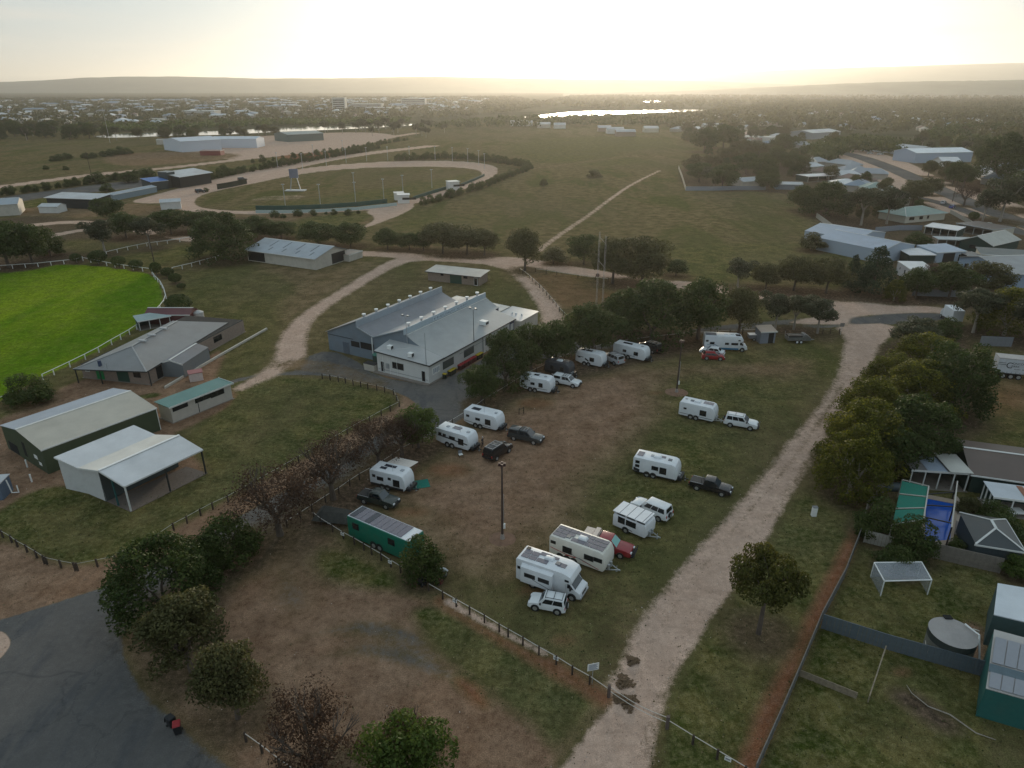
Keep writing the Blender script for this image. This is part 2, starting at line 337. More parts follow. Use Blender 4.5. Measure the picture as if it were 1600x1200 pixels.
# residential side
region('litter', [(1320, 380), (1270, 340), (1250, 300), (1060, 298), (1060, 262), (1100, 240), (1250, 240), (1400, 240), (1500, 270), (1700, 330), (1700, 560), (1480, 480), (1400, 450)], 4, 'house_blocks', 0.7)
region('sand', [(1300, 238), (1350, 232), (1420, 252), (1480, 285), (1560, 310), (1700, 350), (1700, 395), (1560, 352), (1450, 325), (1400, 298), (1340, 268)], 4, 'roadside', 0.8)
way('asphalt', [(1230, 222), (1330, 240), (1400, 265), (1470, 298), (1560, 335), (1700, 385)], [6, 6, 6, 5.5, 5, 5], 2, 'residential_road')
way('asphalt', [(1390, 300), (1480, 318), (1600, 365)], 3, 1.5, 'residential_road')
WGT['dry'] = np.clip(WGT['dry'], 0, 1)

def build_ground():
    idx = np.arange(NR * NA).reshape(NR, NA)
    q = np.stack([idx[:-1, :-1], idx[:-1, 1:], idx[1:, 1:], idx[1:, :-1]], -1).reshape(-1, 4)
    q = q[:, ::-1]
    rid = RID[q[:, 0]]
    # gentle relief, none of it under the things that stand on the ground
    z = np.zeros(gx.shape)
    m = D.materials.new('ground_cover'); m.use_nodes = True; t = m.node_tree; t.nodes.clear()
    b = t.nodes.new('ShaderNodeBsdfPrincipled'); o = t.nodes.new('ShaderNodeOutputMaterial'); t.links.new(b.outputs[0], o.inputs[0])
    b.inputs['Specular IOR Level'].default_value = 0.0
    geo = t.nodes.new('ShaderNodeNewGeometry'); pos = geo.outputs['Position']
    def noise(scale, detail=5, rough=0.6, off=0, dist=0.0, stretch=None):
        n = t.nodes.new('ShaderNodeTexNoise'); n.inputs['Scale'].default_value = scale; n.inputs['Detail'].default_value = detail
        n.inputs['Roughness'].default_value = rough; n.inputs['Distortion'].default_value = dist
        mpp = t.nodes.new('ShaderNodeMapping'); mpp.inputs['Location'].default_value = (off, off * 1.7, 0)
        if stretch: mpp.inputs['Scale'].default_value = stretch[0]; mpp.inputs['Rotation'].default_value = (0, 0, stretch[1])
        t.links.new(pos, mpp.inputs[0]); t.links.new(mpp.outputs[0], n.inputs['Vector']); return n.outputs[0]
    def rng(x, a, b_, c=0.0, d=1.0):
        r = t.nodes.new('ShaderNodeMapRange'); t.links.new(x, r.inputs[0])
        for i, v in enumerate((a, b_, c, d)): r.inputs[i + 1].default_value = v
        return r.outputs[0]
    att = {}
    for nm in KINDS[1:]:
        a = t.nodes.new('ShaderNodeAttribute'); a.attribute_name = nm; att[nm] = a.outputs['Fac']
    nA = noise(0.035, 4); nB = noise(0.25, 6, 0.65, 5); nC = noise(1.6, 6, 0.7, 9); nD = noise(9.0, 4, 0.7, 3); nE = noise(0.008, 3, 0.5, 31)
    nS = noise(0.5, 5, 0.6, 13, 0.4, ((1.0, 0.25, 1), 0.6))
    nstreak = noise(0.06, 5, 0.6, 23, 0.5, ((1.0, 0.3, 1), -0.8))
    tuft = rng(nC, 0.42, 0.62); fine = rng(nD, 0.35, 0.65)
    # each cover: two or three natural tones
    dry = wmix(rng(nB, 0.40, 0.60), (0.110, 0.086, 0.038), (0.215, 0.160, 0.082), tree=t)
    dry = wmix(wmath('MULTIPLY', rng(nstreak, 0.48, 0.62), 0.8, tree=t), dry, (0.078, 0.088, 0.024), tree=t)
    dry = wmix(wmath('MULTIPLY', rng(nE, 0.4, 0.62), 0.5, tree=t), dry, (0.150, 0.118, 0.070), tree=t)
    dry = wmix(wmath('MULTIPLY', tuft, 0.55, tree=t), dry, (0.050, 0.052, 0.020), tree=t)
    lush = wmix(rng(nB, 0.42, 0.58), (0.046, 0.062, 0.011), (0.132, 0.114, 0.038), tree=t)
    lush = wmix(wmath('MULTIPLY', tuft, 0.55, tree=t), lush, (0.145, 0.125, 0.065), tree=t)
    lush = wmix(wmath('MULTIPLY', rng(nA, 0.45, 0.6), 0.5, tree=t), lush, (0.105, 0.098, 0.048), tree=t)
    oval = wmix(rng(nstreak, 0.40, 0.60), (0.085, 0.160, 0.008), (0.165, 0.225, 0.014), tree=t)
    oval = wmix(wmath('MULTIPLY', rng(nB, 0.45, 0.65), 0.35, tree=t), oval, (0.175, 0.190, 0.040), tree=t)
    dirt = wmix(rng(nB, 0.35, 0.65), (0.200, 0.120, 0.076), (0.290, 0.188, 0.126), tree=t)
    dirt = wmix(wmath('MULTIPLY', rng(nA, 0.42, 0.6), 0.6, tree=t), dirt, (0.200, 0.118, 0.074), tree=t)
    dirt = wmix(wmath('MULTIPLY', rng(nC, 0.5, 0.68), 0.35, tree=t), dirt, (0.085, 0.070, 0.045), tree=t)
    red = wmix(rng(nC, 0.4, 0.6), (0.26, 0.115, 0.060), (0.19, 0.100, 0.062), tree=t)
    asp = wmix(rng(nA, 0.35, 0.65), (0.108, 0.104, 0.101), (0.150, 0.140, 0.132), tree=t)
    asp = wmix(wmath('MULTIPLY', rng(nS, 0.52, 0.66), 0.55, tree=t), asp, (0.075, 0.078, 0.085), tree=t)
    asp = wmix(wmath('MULTIPLY', rng(nA, 0.5, 0.66), 0.45, tree=t), asp, (0.185, 0.155, 0.130), tree=t)
    vo = t.nodes.new('ShaderNodeTexVoronoi'); vo.feature = 'DISTANCE_TO_EDGE'; vo.inputs['Scale'].default_value = 0.11
    vm = t.nodes.new('ShaderNodeVectorMath'); vm.operation = 'ADD'; cx = t.nodes.new('ShaderNodeCombineXYZ'); t.links.new(wmath('MULTIPLY', nB, 9.0, tree=t), cx.inputs[0]); t.links.new(wmath('MULTIPLY', nA, 14.0, tree=t), cx.inputs[1]); t.links.new(pos, vm.inputs[0]); t.links.new(cx.outputs[0], vm.inputs[1]); t.links.new(vm.outputs[0], vo.inputs['Vector'])
    asp = wmix(rng(vo.outputs[0], 0.0, 0.018, 0.42, 0.0), asp, (0.055, 0.056, 0.058), tree=t)
    sand = wmix(rng(nB, 0.30, 0.70), (0.42, 0.295, 0.228), (0.50, 0.365, 0.290), tree=t)
    sand = wmix(wmath('MULTIPLY', rng(nC, 0.57, 0.7), 0.28, tree=t), sand, (0.30, 0.205, 0.150), tree=t)
    wood = wmix(rng(nE, 0.4, 0.6), (0.050, 0.055, 0.030), (0.085, 0.080, 0.048), tree=t)
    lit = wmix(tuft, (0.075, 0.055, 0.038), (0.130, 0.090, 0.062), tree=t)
    # ragged borders: the cover's weight is compared with broken noise
    edge = wmath('ADD', wmath('MULTIPLY', wmath('SUBTRACT', nC, 0.5, tree=t), 1.1, tree=t), wmath('MULTIPLY', wmath('SUBTRACT', nB, 0.5, tree=t), 0.9, tree=t), tree=t)
    edge = wmath('ADD', edge, wmath('MULTIPLY', wmath('SUBTRACT', nD, 0.5, tree=t), 0.7, tree=t), tree=t)
    def sel(w, k=0.22):
        return rng(wmath('ADD', w, wmath('MULTIPLY', edge, 0.55, tree=t), tree=t), 0.5 - k, 0.5 + k)
    c = dry
    for nm, colr, k in (('wood', wood, 0.4), ('lush', lush, 0.3), ('dirt', dirt, 0.3), ('litter', lit, 0.35), ('red', red, 0.3), ('sand', sand, 0.16), ('oval', oval, 0.12), ('asphalt', asp, 0.14)):
        c = wmix(sel(att[nm], k), c, colr, tree=t)
    g = wmix(1.0, c, (1, 1, 1), tree=t, mode='MULTIPLY'); gn = g.node
    cc = t.nodes.new('ShaderNodeCombineColor'); ff = wmath('MULTIPLY', rng(nD, 0.34, 0.66, 0.58, 1.42), rng(nC, 0.34, 0.66, 0.66, 1.34), tree=t)
    fy = rng(noise(0.45, 7, 0.72, 41), 0.36, 0.64, 0.80, 1.20); ff = wmath('MULTIPLY', ff, fy, tree=t)
    ff = wmath('ADD', wmath('MULTIPLY', wmath('SUBTRACT', ff, 1.0, tree=t), wmath('SUBTRACT', 1.0, wmath('ADD', wmath('MULTIPLY', att['asphalt'], 0.75, tree=t), wmath('MULTIPLY', att['sand'], 0.6, tree=t), tree=t), tree=t), tree=t), 1.0, tree=t)
    for i in range(3): t.links.new(ff, cc.inputs[i])
    t.links.new(cc.outputs[0], gn.inputs[7])
    t.links.new(g, b.inputs['Base Color']); b.inputs['Roughness'].default_value = 0.95
    bp = t.nodes.new('ShaderNodeBump'); bp.inputs['Strength'].default_value = 0.35; bp.inputs['Distance'].default_value = 0.08
    hsum = wmath('ADD', nC, wmath('MULTIPLY', nD, 0.5, tree=t), tree=t)
    t.links.new(hsum, bp.inputs['Height']); t.links.new(bp.outputs[0], b.inputs['Normal'])
    for r, nm in enumerate(RNAMES):
        sel_q = q[rid == r]
        if len(sel_q) == 0: continue
        used, inv = np.unique(sel_q, return_inverse=True); inv = inv.reshape(-1, 4)
        me = D.meshes.new(nm)
        me.vertices.add(len(used)); me.loops.add(inv.size); me.polygons.add(len(inv))
        co = np.stack([gx[used], gy[used], z[used]], -1).astype(np.float32)
        me.vertices.foreach_set('co', co.ravel())
        me.loops.foreach_set('vertex_index', inv.ravel().astype(np.int32))
        me.polygons.foreach_set('loop_start', np.arange(0, inv.size, 4, dtype=np.int32))
        me.update(calc_edges=True)
        for k in KINDS[1:]:
            a = me.attributes.new(k, 'FLOAT', 'POINT'); a.data.foreach_set('value', WGT[k][used].astype(np.float32))
        me.materials.append(m)
        ob = D.objects.new(nm, me); COL.objects.link(ob); ob['kind'] = 'structure'
    # plain country behind and beside the view
    me = D.meshes.new('outlying_ground')
    vs = [(R0 * math.sin(a), R0 * math.cos(a), -0.02) for a in np.linspace(A0, A1, 40)]
    S = 26000
    out = [(-S, -S, -0.6), (S, -S, -0.6), (S, S, -0.6), (-S, S, -0.6)]
    me.from_pydata(out, [], [(0, 1, 2, 3)]); me.materials.append(m)
    ob = D.objects.new('outlying_ground', me); COL.objects.link(ob); ob['kind'] = 'structure'
# ------------------------------------------------------------------ mesh helpers
class MB:
    def __init__(s): s.v = []; s.f = []
    def add(s, vs, fs):
        n = len(s.v); s.v += [tuple(a) for a in vs]; s.f += [tuple(i + n for i in f) for f in fs]; return s
    def hexa(s, b, t): return s.add(list(b) + list(t), [(3, 2, 1, 0), (4, 5, 6, 7), (0, 1, 5, 4), (1, 2, 6, 5), (2, 3, 7, 6), (3, 0, 4, 7)])
    def box(s, x0, x1, y0, y1, z0, z1):
        return s.hexa([(x0, y0, z0), (x1, y0, z0), (x1, y1, z0), (x0, y1, z0)], [(x0, y0, z1), (x1, y0, z1), (x1, y1, z1), (x0, y1, z1)])
    def prism(s, pts, y0, y1, ins=None):     # (x, z) outline going along y
        n = len(pts)
        a = [(p[0], y0, p[1]) for p in pts]; b = [(p[0], y1, p[1]) for p in pts]
        return s.add(a + b, [tuple(range(n)), tuple(range(2 * n - 1, n - 1, -1))] + [((i + 1) % n, i, i + n, (i + 1) % n + n) for i in range(n)])
    def prism_x(s, pts, x0, x1):             # (y, z) outline going along x
        n = len(pts); a = [(x0, p[0], p[1]) for p in pts]; b = [(x1, p[0], p[1]) for p in pts]
        return s.add(a + b, [tuple(range(n - 1, -1, -1)), tuple(range(n, 2 * n))] + [(i, (i + 1) % n, (i + 1) % n + n, i + n) for i in range(n)])
    def prism_z(s, pts, z0, z1):
        n = len(pts); a = [(p[0], p[1], z0) for p in pts]; b = [(p[0], p[1], z1) for p in pts]
        return s.add(a + b, [tuple(range(n - 1, -1, -1)), tuple(range(n, 2 * n))] + [(i, (i + 1) % n, (i + 1) % n + n, i + n) for i in range(n)])
    def plate(s, pts, t=0.05):               # flat polygon, thickness goes against its normal
        pts = [Vector(p) for p in pts]; n = (pts[1] - pts[0]).cross(pts[2] - pts[0])
        if n.length < 1e-9: n = Vector((0, 0, 1))
        n.normalize(); k = len(pts); b = [p - n * t for p in pts]
        return s.add(pts + b, [tuple(range(k)), tuple(range(2 * k - 1, k - 1, -1))] + [((i + 1) % k, i, i + k, (i + 1) % k + k) for i in range(k)])
    def beam(s, p, q, w, h=None):
        p, q = Vector(p), Vector(q); h = h or w; d = (q - p)
        if d.length < 1e-6: return s
        d.normalize(); u = Vector((0, 0, 1)) if abs(d.z) < 0.95 else Vector((0, 1, 0))
        a = d.cross(u).normalized() * w / 2; b = a.cross(d).normalized() * h / 2
        return s.hexa([p - a - b, p + a - b, q + a - b, q - a - b], [p - a + b, p + a + b, q + a + b, q - a + b])
    def cyl(s, p, q, r, n=10, r2=None):
        p, q = Vector(p), Vector(q); d = (q - p).normalized(); r2 = r if r2 is None else r2
        u = Vector((0, 0, 1)) if abs(d.z) < 0.95 else Vector((1, 0, 0))
        a = d.cross(u).normalized(); b = d.cross(a)
        A = [p + (a * math.cos(2 * math.pi * i / n) + b * math.sin(2 * math.pi * i / n)) * r for i in range(n)]
        B = [q + (a * math.cos(2 * math.pi * i / n) + b * math.sin(2 * math.pi * i / n)) * r2 for i in range(n)]
        return s.add(A + B, [tuple(range(n)), tuple(range(2 * n - 1, n - 1, -1))] + [((i + 1) % n, i, i + n, (i + 1) % n + n) for i in range(n)])
    def tube(s, pts, rs, n=6):
        rings = []; pts = [Vector(p) for p in pts]
        for i, p in enumerate(pts):
            d = (pts[min(i + 1, len(pts) - 1)] - pts[max(i - 1, 0)]).normalized()
            u = Vector((0, 1, 0)) if abs(d.y) < 0.9 else Vector((1, 0, 0))
            a = d.cross(u).normalized(); b = d.cross(a)
            rings.append([p + (a * math.cos(2 * math.pi * k / n) + b * math.sin(2 * math.pi * k / n)) * rs[i] for k in range(n)])
        vs = [v for r in rings for v in r]; fs = []
        for i in range(len(pts) - 1):
            for k in range(n): fs.append((i * n + (k + 1) % n, i * n + k, (i + 1) * n + k, (i + 1) * n + (k + 1) % n))
        return s.add(vs, fs)
    def mesh(s, name, m, bevel=0, smooth=False, seg=2):
        me = D.meshes.new(name); me.from_pydata(s.v, [], s.f)
        if bevel or smooth:
            bm = bmesh.new(); bm.from_mesh(me); bmesh.ops.recalc_face_normals(bm, faces=bm.faces)
            if bevel:
                ed = [e for e in bm.edges if len(e.link_faces) == 2 and e.calc_face_angle(0) > 0.35]
                bmesh.ops.bevel(bm, geom=ed, offset=bevel, segments=seg, affect='EDGES', clamp_overlap=True, profile=0.6)
            bm.to_mesh(me); bm.free()
            if smooth:
                for p in me.polygons: p.use_smooth = True
                me.set_sharp_from_angle(angle=math.radians(38))
        else:
            bm = bmesh.new(); bm.from_mesh(me); bmesh.ops.recalc_face_normals(bm, faces=bm.faces); bm.to_mesh(me); bm.free()
        me.materials.append(m); return me
    def done(s, name, m, parent=None, bevel=0, smooth=False, loc=None, rz=0, seg=2):
        return obj(name, s.mesh(name, m, bevel, smooth, seg), parent, loc, rz)
def obj(name, me, parent=None, loc=None, rz=0, scale=None):
    o = D.objects.new(name, me); COL.objects.link(o)
    if parent: o.parent = parent
    if loc is not None: o.location = loc
    if rz: o.rotation_euler[2] = rz
    if scale is not None: o.scale = scale
    return o
def tag(o, label, cat, group=None):
    o['label'] = label; o['category'] = cat
    if group: o['group'] = group
    return o
def thing(name, label, cat, loc=(0, 0, 0), rz=0, group=None):
    o = D.objects.new(name, None); COL.objects.link(o); o.location = loc; o.rotation_euler[2] = rz; o.empty_display_size = 0.3
    return tag(o, label, cat, group)
KIDS = {}
def copy_tree(o, parent=None):
    c = o.copy(); COL.objects.link(c); c.parent = parent
    for ch in o.children: copy_tree(ch, c)
    return c
def bil(q, u, v):
    a, b, c, d = [Vector(x) for x in q]
    return (a * (1 - u) + b * u) * (1 - v) + (d * (1 - u) + c * u) * v
def patch(mb, q, u0, u1, v0, v1, off=0.01, t=0.012):     # a thin pane lying on a quad face
    pts = [bil(q, u0, v0), bil(q, u1, v0), bil(q, u1, v1), bil(q, u0, v1)]
    n = (pts[1] - pts[0]).cross(pts[3] - pts[0]).normalized()
    return mb.plate([p + n * off for p in pts], t)

# ------------------------------------------------------------------ paint and other materials
glass = mat('tinted_glass', (0.012, 0.016, 0.020), 0.08, noise=0, spec=0.6)
wglass = mat('windscreen_glass', (0.05, 0.06, 0.07), 0.06, noise=0, spec=0.8)
rubber = mat('rubber', (0.018, 0.018, 0.018), 0.85, noise=0.2, nscale=5)
alloy = mat('alloy', (0.55, 0.56, 0.58), 0.35, metal=0.7, noise=0)
galv = mat('galvanised_steel', (0.42, 0.44, 0.46), 0.45, metal=0.5, noise=0.15, nscale=4)
blackp = mat('black_plastic', (0.020, 0.021, 0.023), 0.5, noise=0.15, nscale=6)
white = mat('white_panel', (0.72, 0.74, 0.77), 0.35, noise=0.05, nscale=1.2, dirt=0.16)
cream = mat('cream_panel', (0.70, 0.68, 0.62), 0.4, noise=0.06, nscale=1.2, dirt=0.2)
solar = mat('solar_cells', (0.15, 0.14, 0.17), 0.25, noise=0.12, nscale=3, spec=0.6)
solar_d = mat('dark_solar_cells', (0.03, 0.035, 0.05), 0.2, noise=0.1, nscale=3, spec=0.6)
lampg = mat('headlamp_glass', (0.7, 0.72, 0.75), 0.15, noise=0)
tail = mat('tail_lamp', (0.35, 0.02, 0.02), 0.3, noise=0)
greyst = mat('grey_decal', (0.16, 0.17, 0.19), 0.5, noise=0)
redst = mat('red_decal', (0.40, 0.05, 0.04), 0.5, noise=0)
timber_d = mat('dark_timber', (0.055, 0.040, 0.030), 0.9, noise=0.3, nscale=4)
timber = mat('weathered_timber', (0.26, 0.21, 0.15), 0.9, noise=0.3, nscale=3)
railm = mat('pale_pipe', (0.50, 0.47, 0.43), 0.5, noise=0.1)
whitep = mat('white_paint', (0.80, 0.80, 0.78), 0.5, noise=0.05, dirt=0.1)

def unit(name, m, fn):
    key = 'u_' + name
    if key not in MATS:
        mb = MB(); fn(mb); MATS[key] = mb.mesh(name, m)
    return MATS[key]
def depth_of(p): return p.y * cp + CAM_H * sp
# ------------------------------------------------------------------ trees
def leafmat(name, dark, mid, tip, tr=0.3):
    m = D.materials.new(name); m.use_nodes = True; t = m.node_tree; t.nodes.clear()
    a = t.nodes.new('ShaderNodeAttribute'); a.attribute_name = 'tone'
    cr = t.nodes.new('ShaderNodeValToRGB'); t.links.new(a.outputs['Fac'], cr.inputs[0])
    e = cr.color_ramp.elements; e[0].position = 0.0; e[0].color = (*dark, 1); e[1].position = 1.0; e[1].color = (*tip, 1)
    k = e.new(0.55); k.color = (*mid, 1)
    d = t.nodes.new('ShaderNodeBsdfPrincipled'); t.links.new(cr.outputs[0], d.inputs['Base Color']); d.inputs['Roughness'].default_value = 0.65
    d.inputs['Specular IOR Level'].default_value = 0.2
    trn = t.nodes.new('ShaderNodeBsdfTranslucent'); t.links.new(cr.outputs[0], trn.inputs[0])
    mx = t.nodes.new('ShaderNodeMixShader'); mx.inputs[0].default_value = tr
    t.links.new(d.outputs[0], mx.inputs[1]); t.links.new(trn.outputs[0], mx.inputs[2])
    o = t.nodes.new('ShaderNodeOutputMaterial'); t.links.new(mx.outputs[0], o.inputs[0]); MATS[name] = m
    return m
LM = {
 'dark': leafmat('dark_green_leaves', (0.024, 0.042, 0.010), (0.055, 0.078, 0.018), (0.118, 0.135, 0.034)),
 'gum': leafmat('grey_green_leaves', (0.034, 0.042, 0.022), (0.066, 0.074, 0.038), (0.115, 0.115, 0.060)),
 'mallee': leafmat('yellow_green_leaves', (0.032, 0.044, 0.008), (0.125, 0.128, 0.015), (0.330, 0.290, 0.024), 0.42),
 'brown': leafmat('brown_autumn_leaves', (0.040, 0.025, 0.017), (0.074, 0.043, 0.028), (0.110, 0.064, 0.034)),
 'olive': leafmat('olive_brown_leaves', (0.046, 0.050, 0.019), (0.088, 0.086, 0.032), (0.150, 0.134, 0.050)),
 'lime': leafmat('lime_green_leaves', (0.035, 0.060, 0.012), (0.075, 0.110, 0.020), (0.140, 0.160, 0.030)),
 'amber': leafmat('amber_tipped_leaves', (0.034, 0.042, 0.010), (0.080, 0.082, 0.017), (0.180, 0.145, 0.028)),
 'teal': leafmat('blue_green_leaves', (0.018, 0.036, 0.018), (0.036, 0.062, 0.030), (0.062, 0.090, 0.040)),
}
barkm = mat('bark', (0.11, 0.085, 0.068), 0.9, noise=0.35, nscale=5)
barkp = mat('pale_bark', (0.30, 0.26, 0.22), 0.85, noise=0.3, nscale=4)
def leaves(rs, P0, Nrm, size, tone):
    n = len(P0); r = rs.normal(size=(n, 3)); nn = Nrm + r * 0.55; nn /= np.linalg.norm(nn, axis=1)[:, None]
    up = rs.normal(size=(n, 3)); a = np.cross(nn, up); a /= np.linalg.norm(a, axis=1)[:, None] + 1e-9; b = np.cross(nn, a)
    s = (size * (0.55 + 0.9 * rs.random(n)))[:, None]
    V = np.stack([P0 - a * s * 0.5, P0 - b * s * 0.32, P0 + a * s * 0.5, P0 + b * s * 0.32], 1).reshape(-1, 3)
    return V, np.repeat(tone, 4)
def leaf_mesh(name, V, T, m):
    n = len(V) // 4; me = D.meshes.new(name); me.vertices.add(len(V)); me.loops.add(len(V)); me.polygons.add(n)
    me.vertices.foreach_set('co', V.astype(np.float32).ravel()); me.loops.foreach_set('vertex_index', np.arange(len(V), dtype=np.int32))
    me.polygons.foreach_set('loop_start', np.arange(0, len(V), 4, dtype=np.int32)); me.update(calc_edges=True)
    a = me.attributes.new('tone', 'FLOAT', 'POINT'); a.data.foreach_set('value', T.astype(np.float32)); me.materials.append(m)
    return me
def crown_proto(shape, seed, nleaf=8000, size=0.034):
    rs = np.random.default_rng(seed)
    # lobes: (cx, cy, cz, r)
    L = []
    if shape == 'round':       # clipped ball on a short stem
        L = [(0, 0, 0.55, 0.43)]
    elif shape == 'cone':
        for i in range(46):
            h = rs.random() ** 0.8; r = 0.36 * (1 - h) ** 0.8 + 0.02; a = rs.random() * 6.28
            L.append((math.cos(a) * r, math.sin(a) * r, 0.12 + 0.82 * h, 0.12 * (1 - h) + 0.06))
    elif shape == 'gum':       # open, in separate plates of leaf
        for i in range(15):
            a = i * 2.4 + rs.random(); r = 0.08 + 0.28 * rs.random(); h = 0.48 + 0.36 * rs.random() + 0.1 * (0.36 - r)
            L.append((math.cos(a) * r, math.sin(a) * r, h, 0.10 + 0.07 * rs.random()))
        L.append((0, 0, 0.84, 0.15))
    elif shape == 'mallee':    # big, down to the ground, many knobs
        for i in range(95):
            z = rs.random(); a = rs.random() * 6.28; R = 0.40 * math.sqrt(max(0.02, 1 - (z * 0.98) ** 2.2)) * (0.8 + 0.3 * rs.random())
            L.append((math.cos(a) * R, math.sin(a) * R, 0.08 + 0.82 * z, 0.070 + 0.055 * rs.random()))
        L.append((0, 0, 0.5, 0.34))
    elif shape == 'bush':
        for i in range(18):
            z = rs.random(); a = rs.random() * 6.28; R = 0.32 * math.sqrt(max(0.02, 1 - z * z)) * (0.6 + 0.5 * rs.random())
            L.append((math.cos(a) * R, math.sin(a) * R, 0.12 + 0.66 * z, 0.13 + 0.08 * rs.random()))
    elif shape == 'umbrella':
        for i in range(30):
            a = i * 2.4 + rs.random(); r = 0.40 * rs.random() ** 0.6
            L.append((math.cos(a) * r, math.sin(a) * r, 0.50 + 0.36 * rs.random() * (1 - r * 1.2) + .06, 0.09 + 0.06 * rs.random()))
    elif shape == 'sparse':
        for i in range(22):
            a = rs.random() * 6.28; r = 0.38 * rs.random() ** 0.6; h = 0.42 + 0.45 * rs.random() * (1 - r)
            L.append((math.cos(a) * r, math.sin(a) * r, h, 0.13 + 0.05 * rs.random()))
    else:                      # broad
        for i in range(34):
            z = rs.random(); a = rs.random() * 6.28; R = 0.36 * math.sqrt(max(0.02, 1 - (2 * z - 0.9) ** 2 * 0.8)) * (0.55 + 0.5 * rs.random())
            L.append((math.cos(a) * R, math.sin(a) * R, 0.30 + 0.56 * z, 0.10 + 0.08 * rs.random()))
        L.append((0, 0, 0.55, 0.24))
    L = np.array(L); w = L[:, 3] ** 2; w /= w.sum()
    li = rs.choice(len(L), nleaf, p=w); d = rs.normal(size=(nleaf, 3)); d[:, 2] += 0.25
    d /= np.linalg.norm(d, axis=1)[:, None]
    k = 0.72 + 0.36 * rs.random(nleaf) if shape != 'sparse' else rs.random(nleaf) ** 0.5 * 1.15
    if shape == 'round': k = 0.93 + 0.10 * rs.random(nleaf)
    rad_ = L[li, 3] * k
    P0 = L[li, :3] + d * rad_[:, None] * np.array([1, 1, 0.85])
    # lumpy outline
    P0 += 0.02 * np.sin(P0[:, [1, 2, 0]] * 23 + seed)
    ltone = rs.random(len(L))
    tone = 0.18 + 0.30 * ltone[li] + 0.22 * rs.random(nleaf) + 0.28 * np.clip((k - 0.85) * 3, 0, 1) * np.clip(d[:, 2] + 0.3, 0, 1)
    if shape == 'mallee': tone = .05 + .25 * ltone[li] + .2 * rs.random(nleaf) + .55 * np.clip((k - .8) * 3, 0, 1) * np.clip(d[:, 2], 0, 1) ** .8  # upward leaves lighter: sunlit crown tops painted into the tone, over new-growth colour
    keep = P0[:, 2] > 0.03
    V, T = leaves(rs, P0[keep], d[keep], size, tone[keep])
    return V, T
def trunk_proto(name, shape, seed, m):
    r = random.Random(seed); mb = MB()
    zt = {'gum': 0.42, 'umbrella': 0.45, 'sparse': 0.28, 'broad': 0.32, 'mallee': 0.2, 'bush': 0.12, 'cone': 0.85, 'round': 0.3}[shape]
    base = {'mallee': 0.035, 'sparse': 0.042}.get(shape, 0.030)
    lean = r.uniform(-0.03, 0.03)
    mb.tube([(0, 0, -0.01), (lean * 0.5, 0, zt * 0.5), (lean, 0, zt)], [base * 1.25, base, base * 0.8], 8)
    def limb(p, d, l, rad_, dep):
        q = p + d * l * 0.5 + Vector((r.uniform(-1, 1), r.uniform(-1, 1), 0.4)) * l * 0.1; e = q + (d + Vector((r.uniform(-.3, .3), r.uniform(-.3, .3), 0.35))).normalized() * l * 0.5
        mb.tube([p, q, e], [rad_, rad_ * 0.75, rad_ * 0.45], 5)
        if dep > 0:
            for _ in range(3 if shape == 'sparse' else 2):
                dd = (d + Vector((r.uniform(-1, 1), r.uniform(-1, 1), r.uniform(-0.2, 0.7))) * 0.75).normalized()
                limb(q.lerp(e, r.random()), dd, l * 0.62, rad_ * 0.5, dep - 1)
    if shape in ('gum', 'umbrella', 'sparse', 'broad', 'mallee', 'bush'):
        nl = 5 if shape in ('sparse', 'gum') else 4
        for i in range(nl):
            a = i * 6.28 / nl + r.uniform(-.4, .4)
            d = Vector((math.cos(a) * 0.75, math.sin(a) * 0.75, 0.8)).normalized()
            limb(Vector((lean, 0, zt * r.uniform(0.8, 1.0))), d, 0.34, base * 0.6, 3 if shape == 'sparse' else (2 if shape == 'gum' else 1))
    return mb.mesh(name, m, smooth=True)
SHAPES = {'dark': 'broad', 'gum': 'gum', 'mallee': 'mallee', 'brown': 'sparse', 'olive': 'broad', 'lime': 'broad', 'amber': 'umbrella', 'teal': 'cone', 'round': 'round', 'bush': 'bush', 'big': 'mallee', 'shade': 'mallee', 'gbush': 'bush'}
LEAFOF = {'round': 'dark', 'bush': 'olive', 'big': 'dark', 'gbush': 'dark', 'shade': 'dark'}
NLEAF = {'brown': 6800, 'gum': 7500, 'mallee': 16000, 'round': 3500, 'bush': 5000, 'teal': 9000, 'big': 15000, 'shade': 15000, 'gbush': 6000}
CR, TK, CRV = {}, {}, {}
NVAR = 3
for k, shp in SHAPES.items():
    for v in range(NVAR if k not in ('round', 'teal', 'shade', 'gbush') else 2):
        sz = {'mallee': 0.026, 'big': 0.027, 'shade': 0.027, 'round': 0.05, 'brown': 0.021, 'bush': 0.045, 'gum': 0.032, 'amber': 0.030, 'gbush': 0.04}.get(k, 0.032)
        V, T = crown_proto(shp, 11 * v + sum(map(ord, k)), NLEAF.get(k, 11000), sz)
        CRV[(k, v)] = (V, T)
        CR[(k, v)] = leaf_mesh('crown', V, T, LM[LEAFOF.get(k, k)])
        TK[(k, v)] = trunk_proto('trunk', shp, 5 * v + 3, barkp if k in ('gum', 'mallee') else barkm)
rt = random.Random(4)
TREE_SPOTS = []
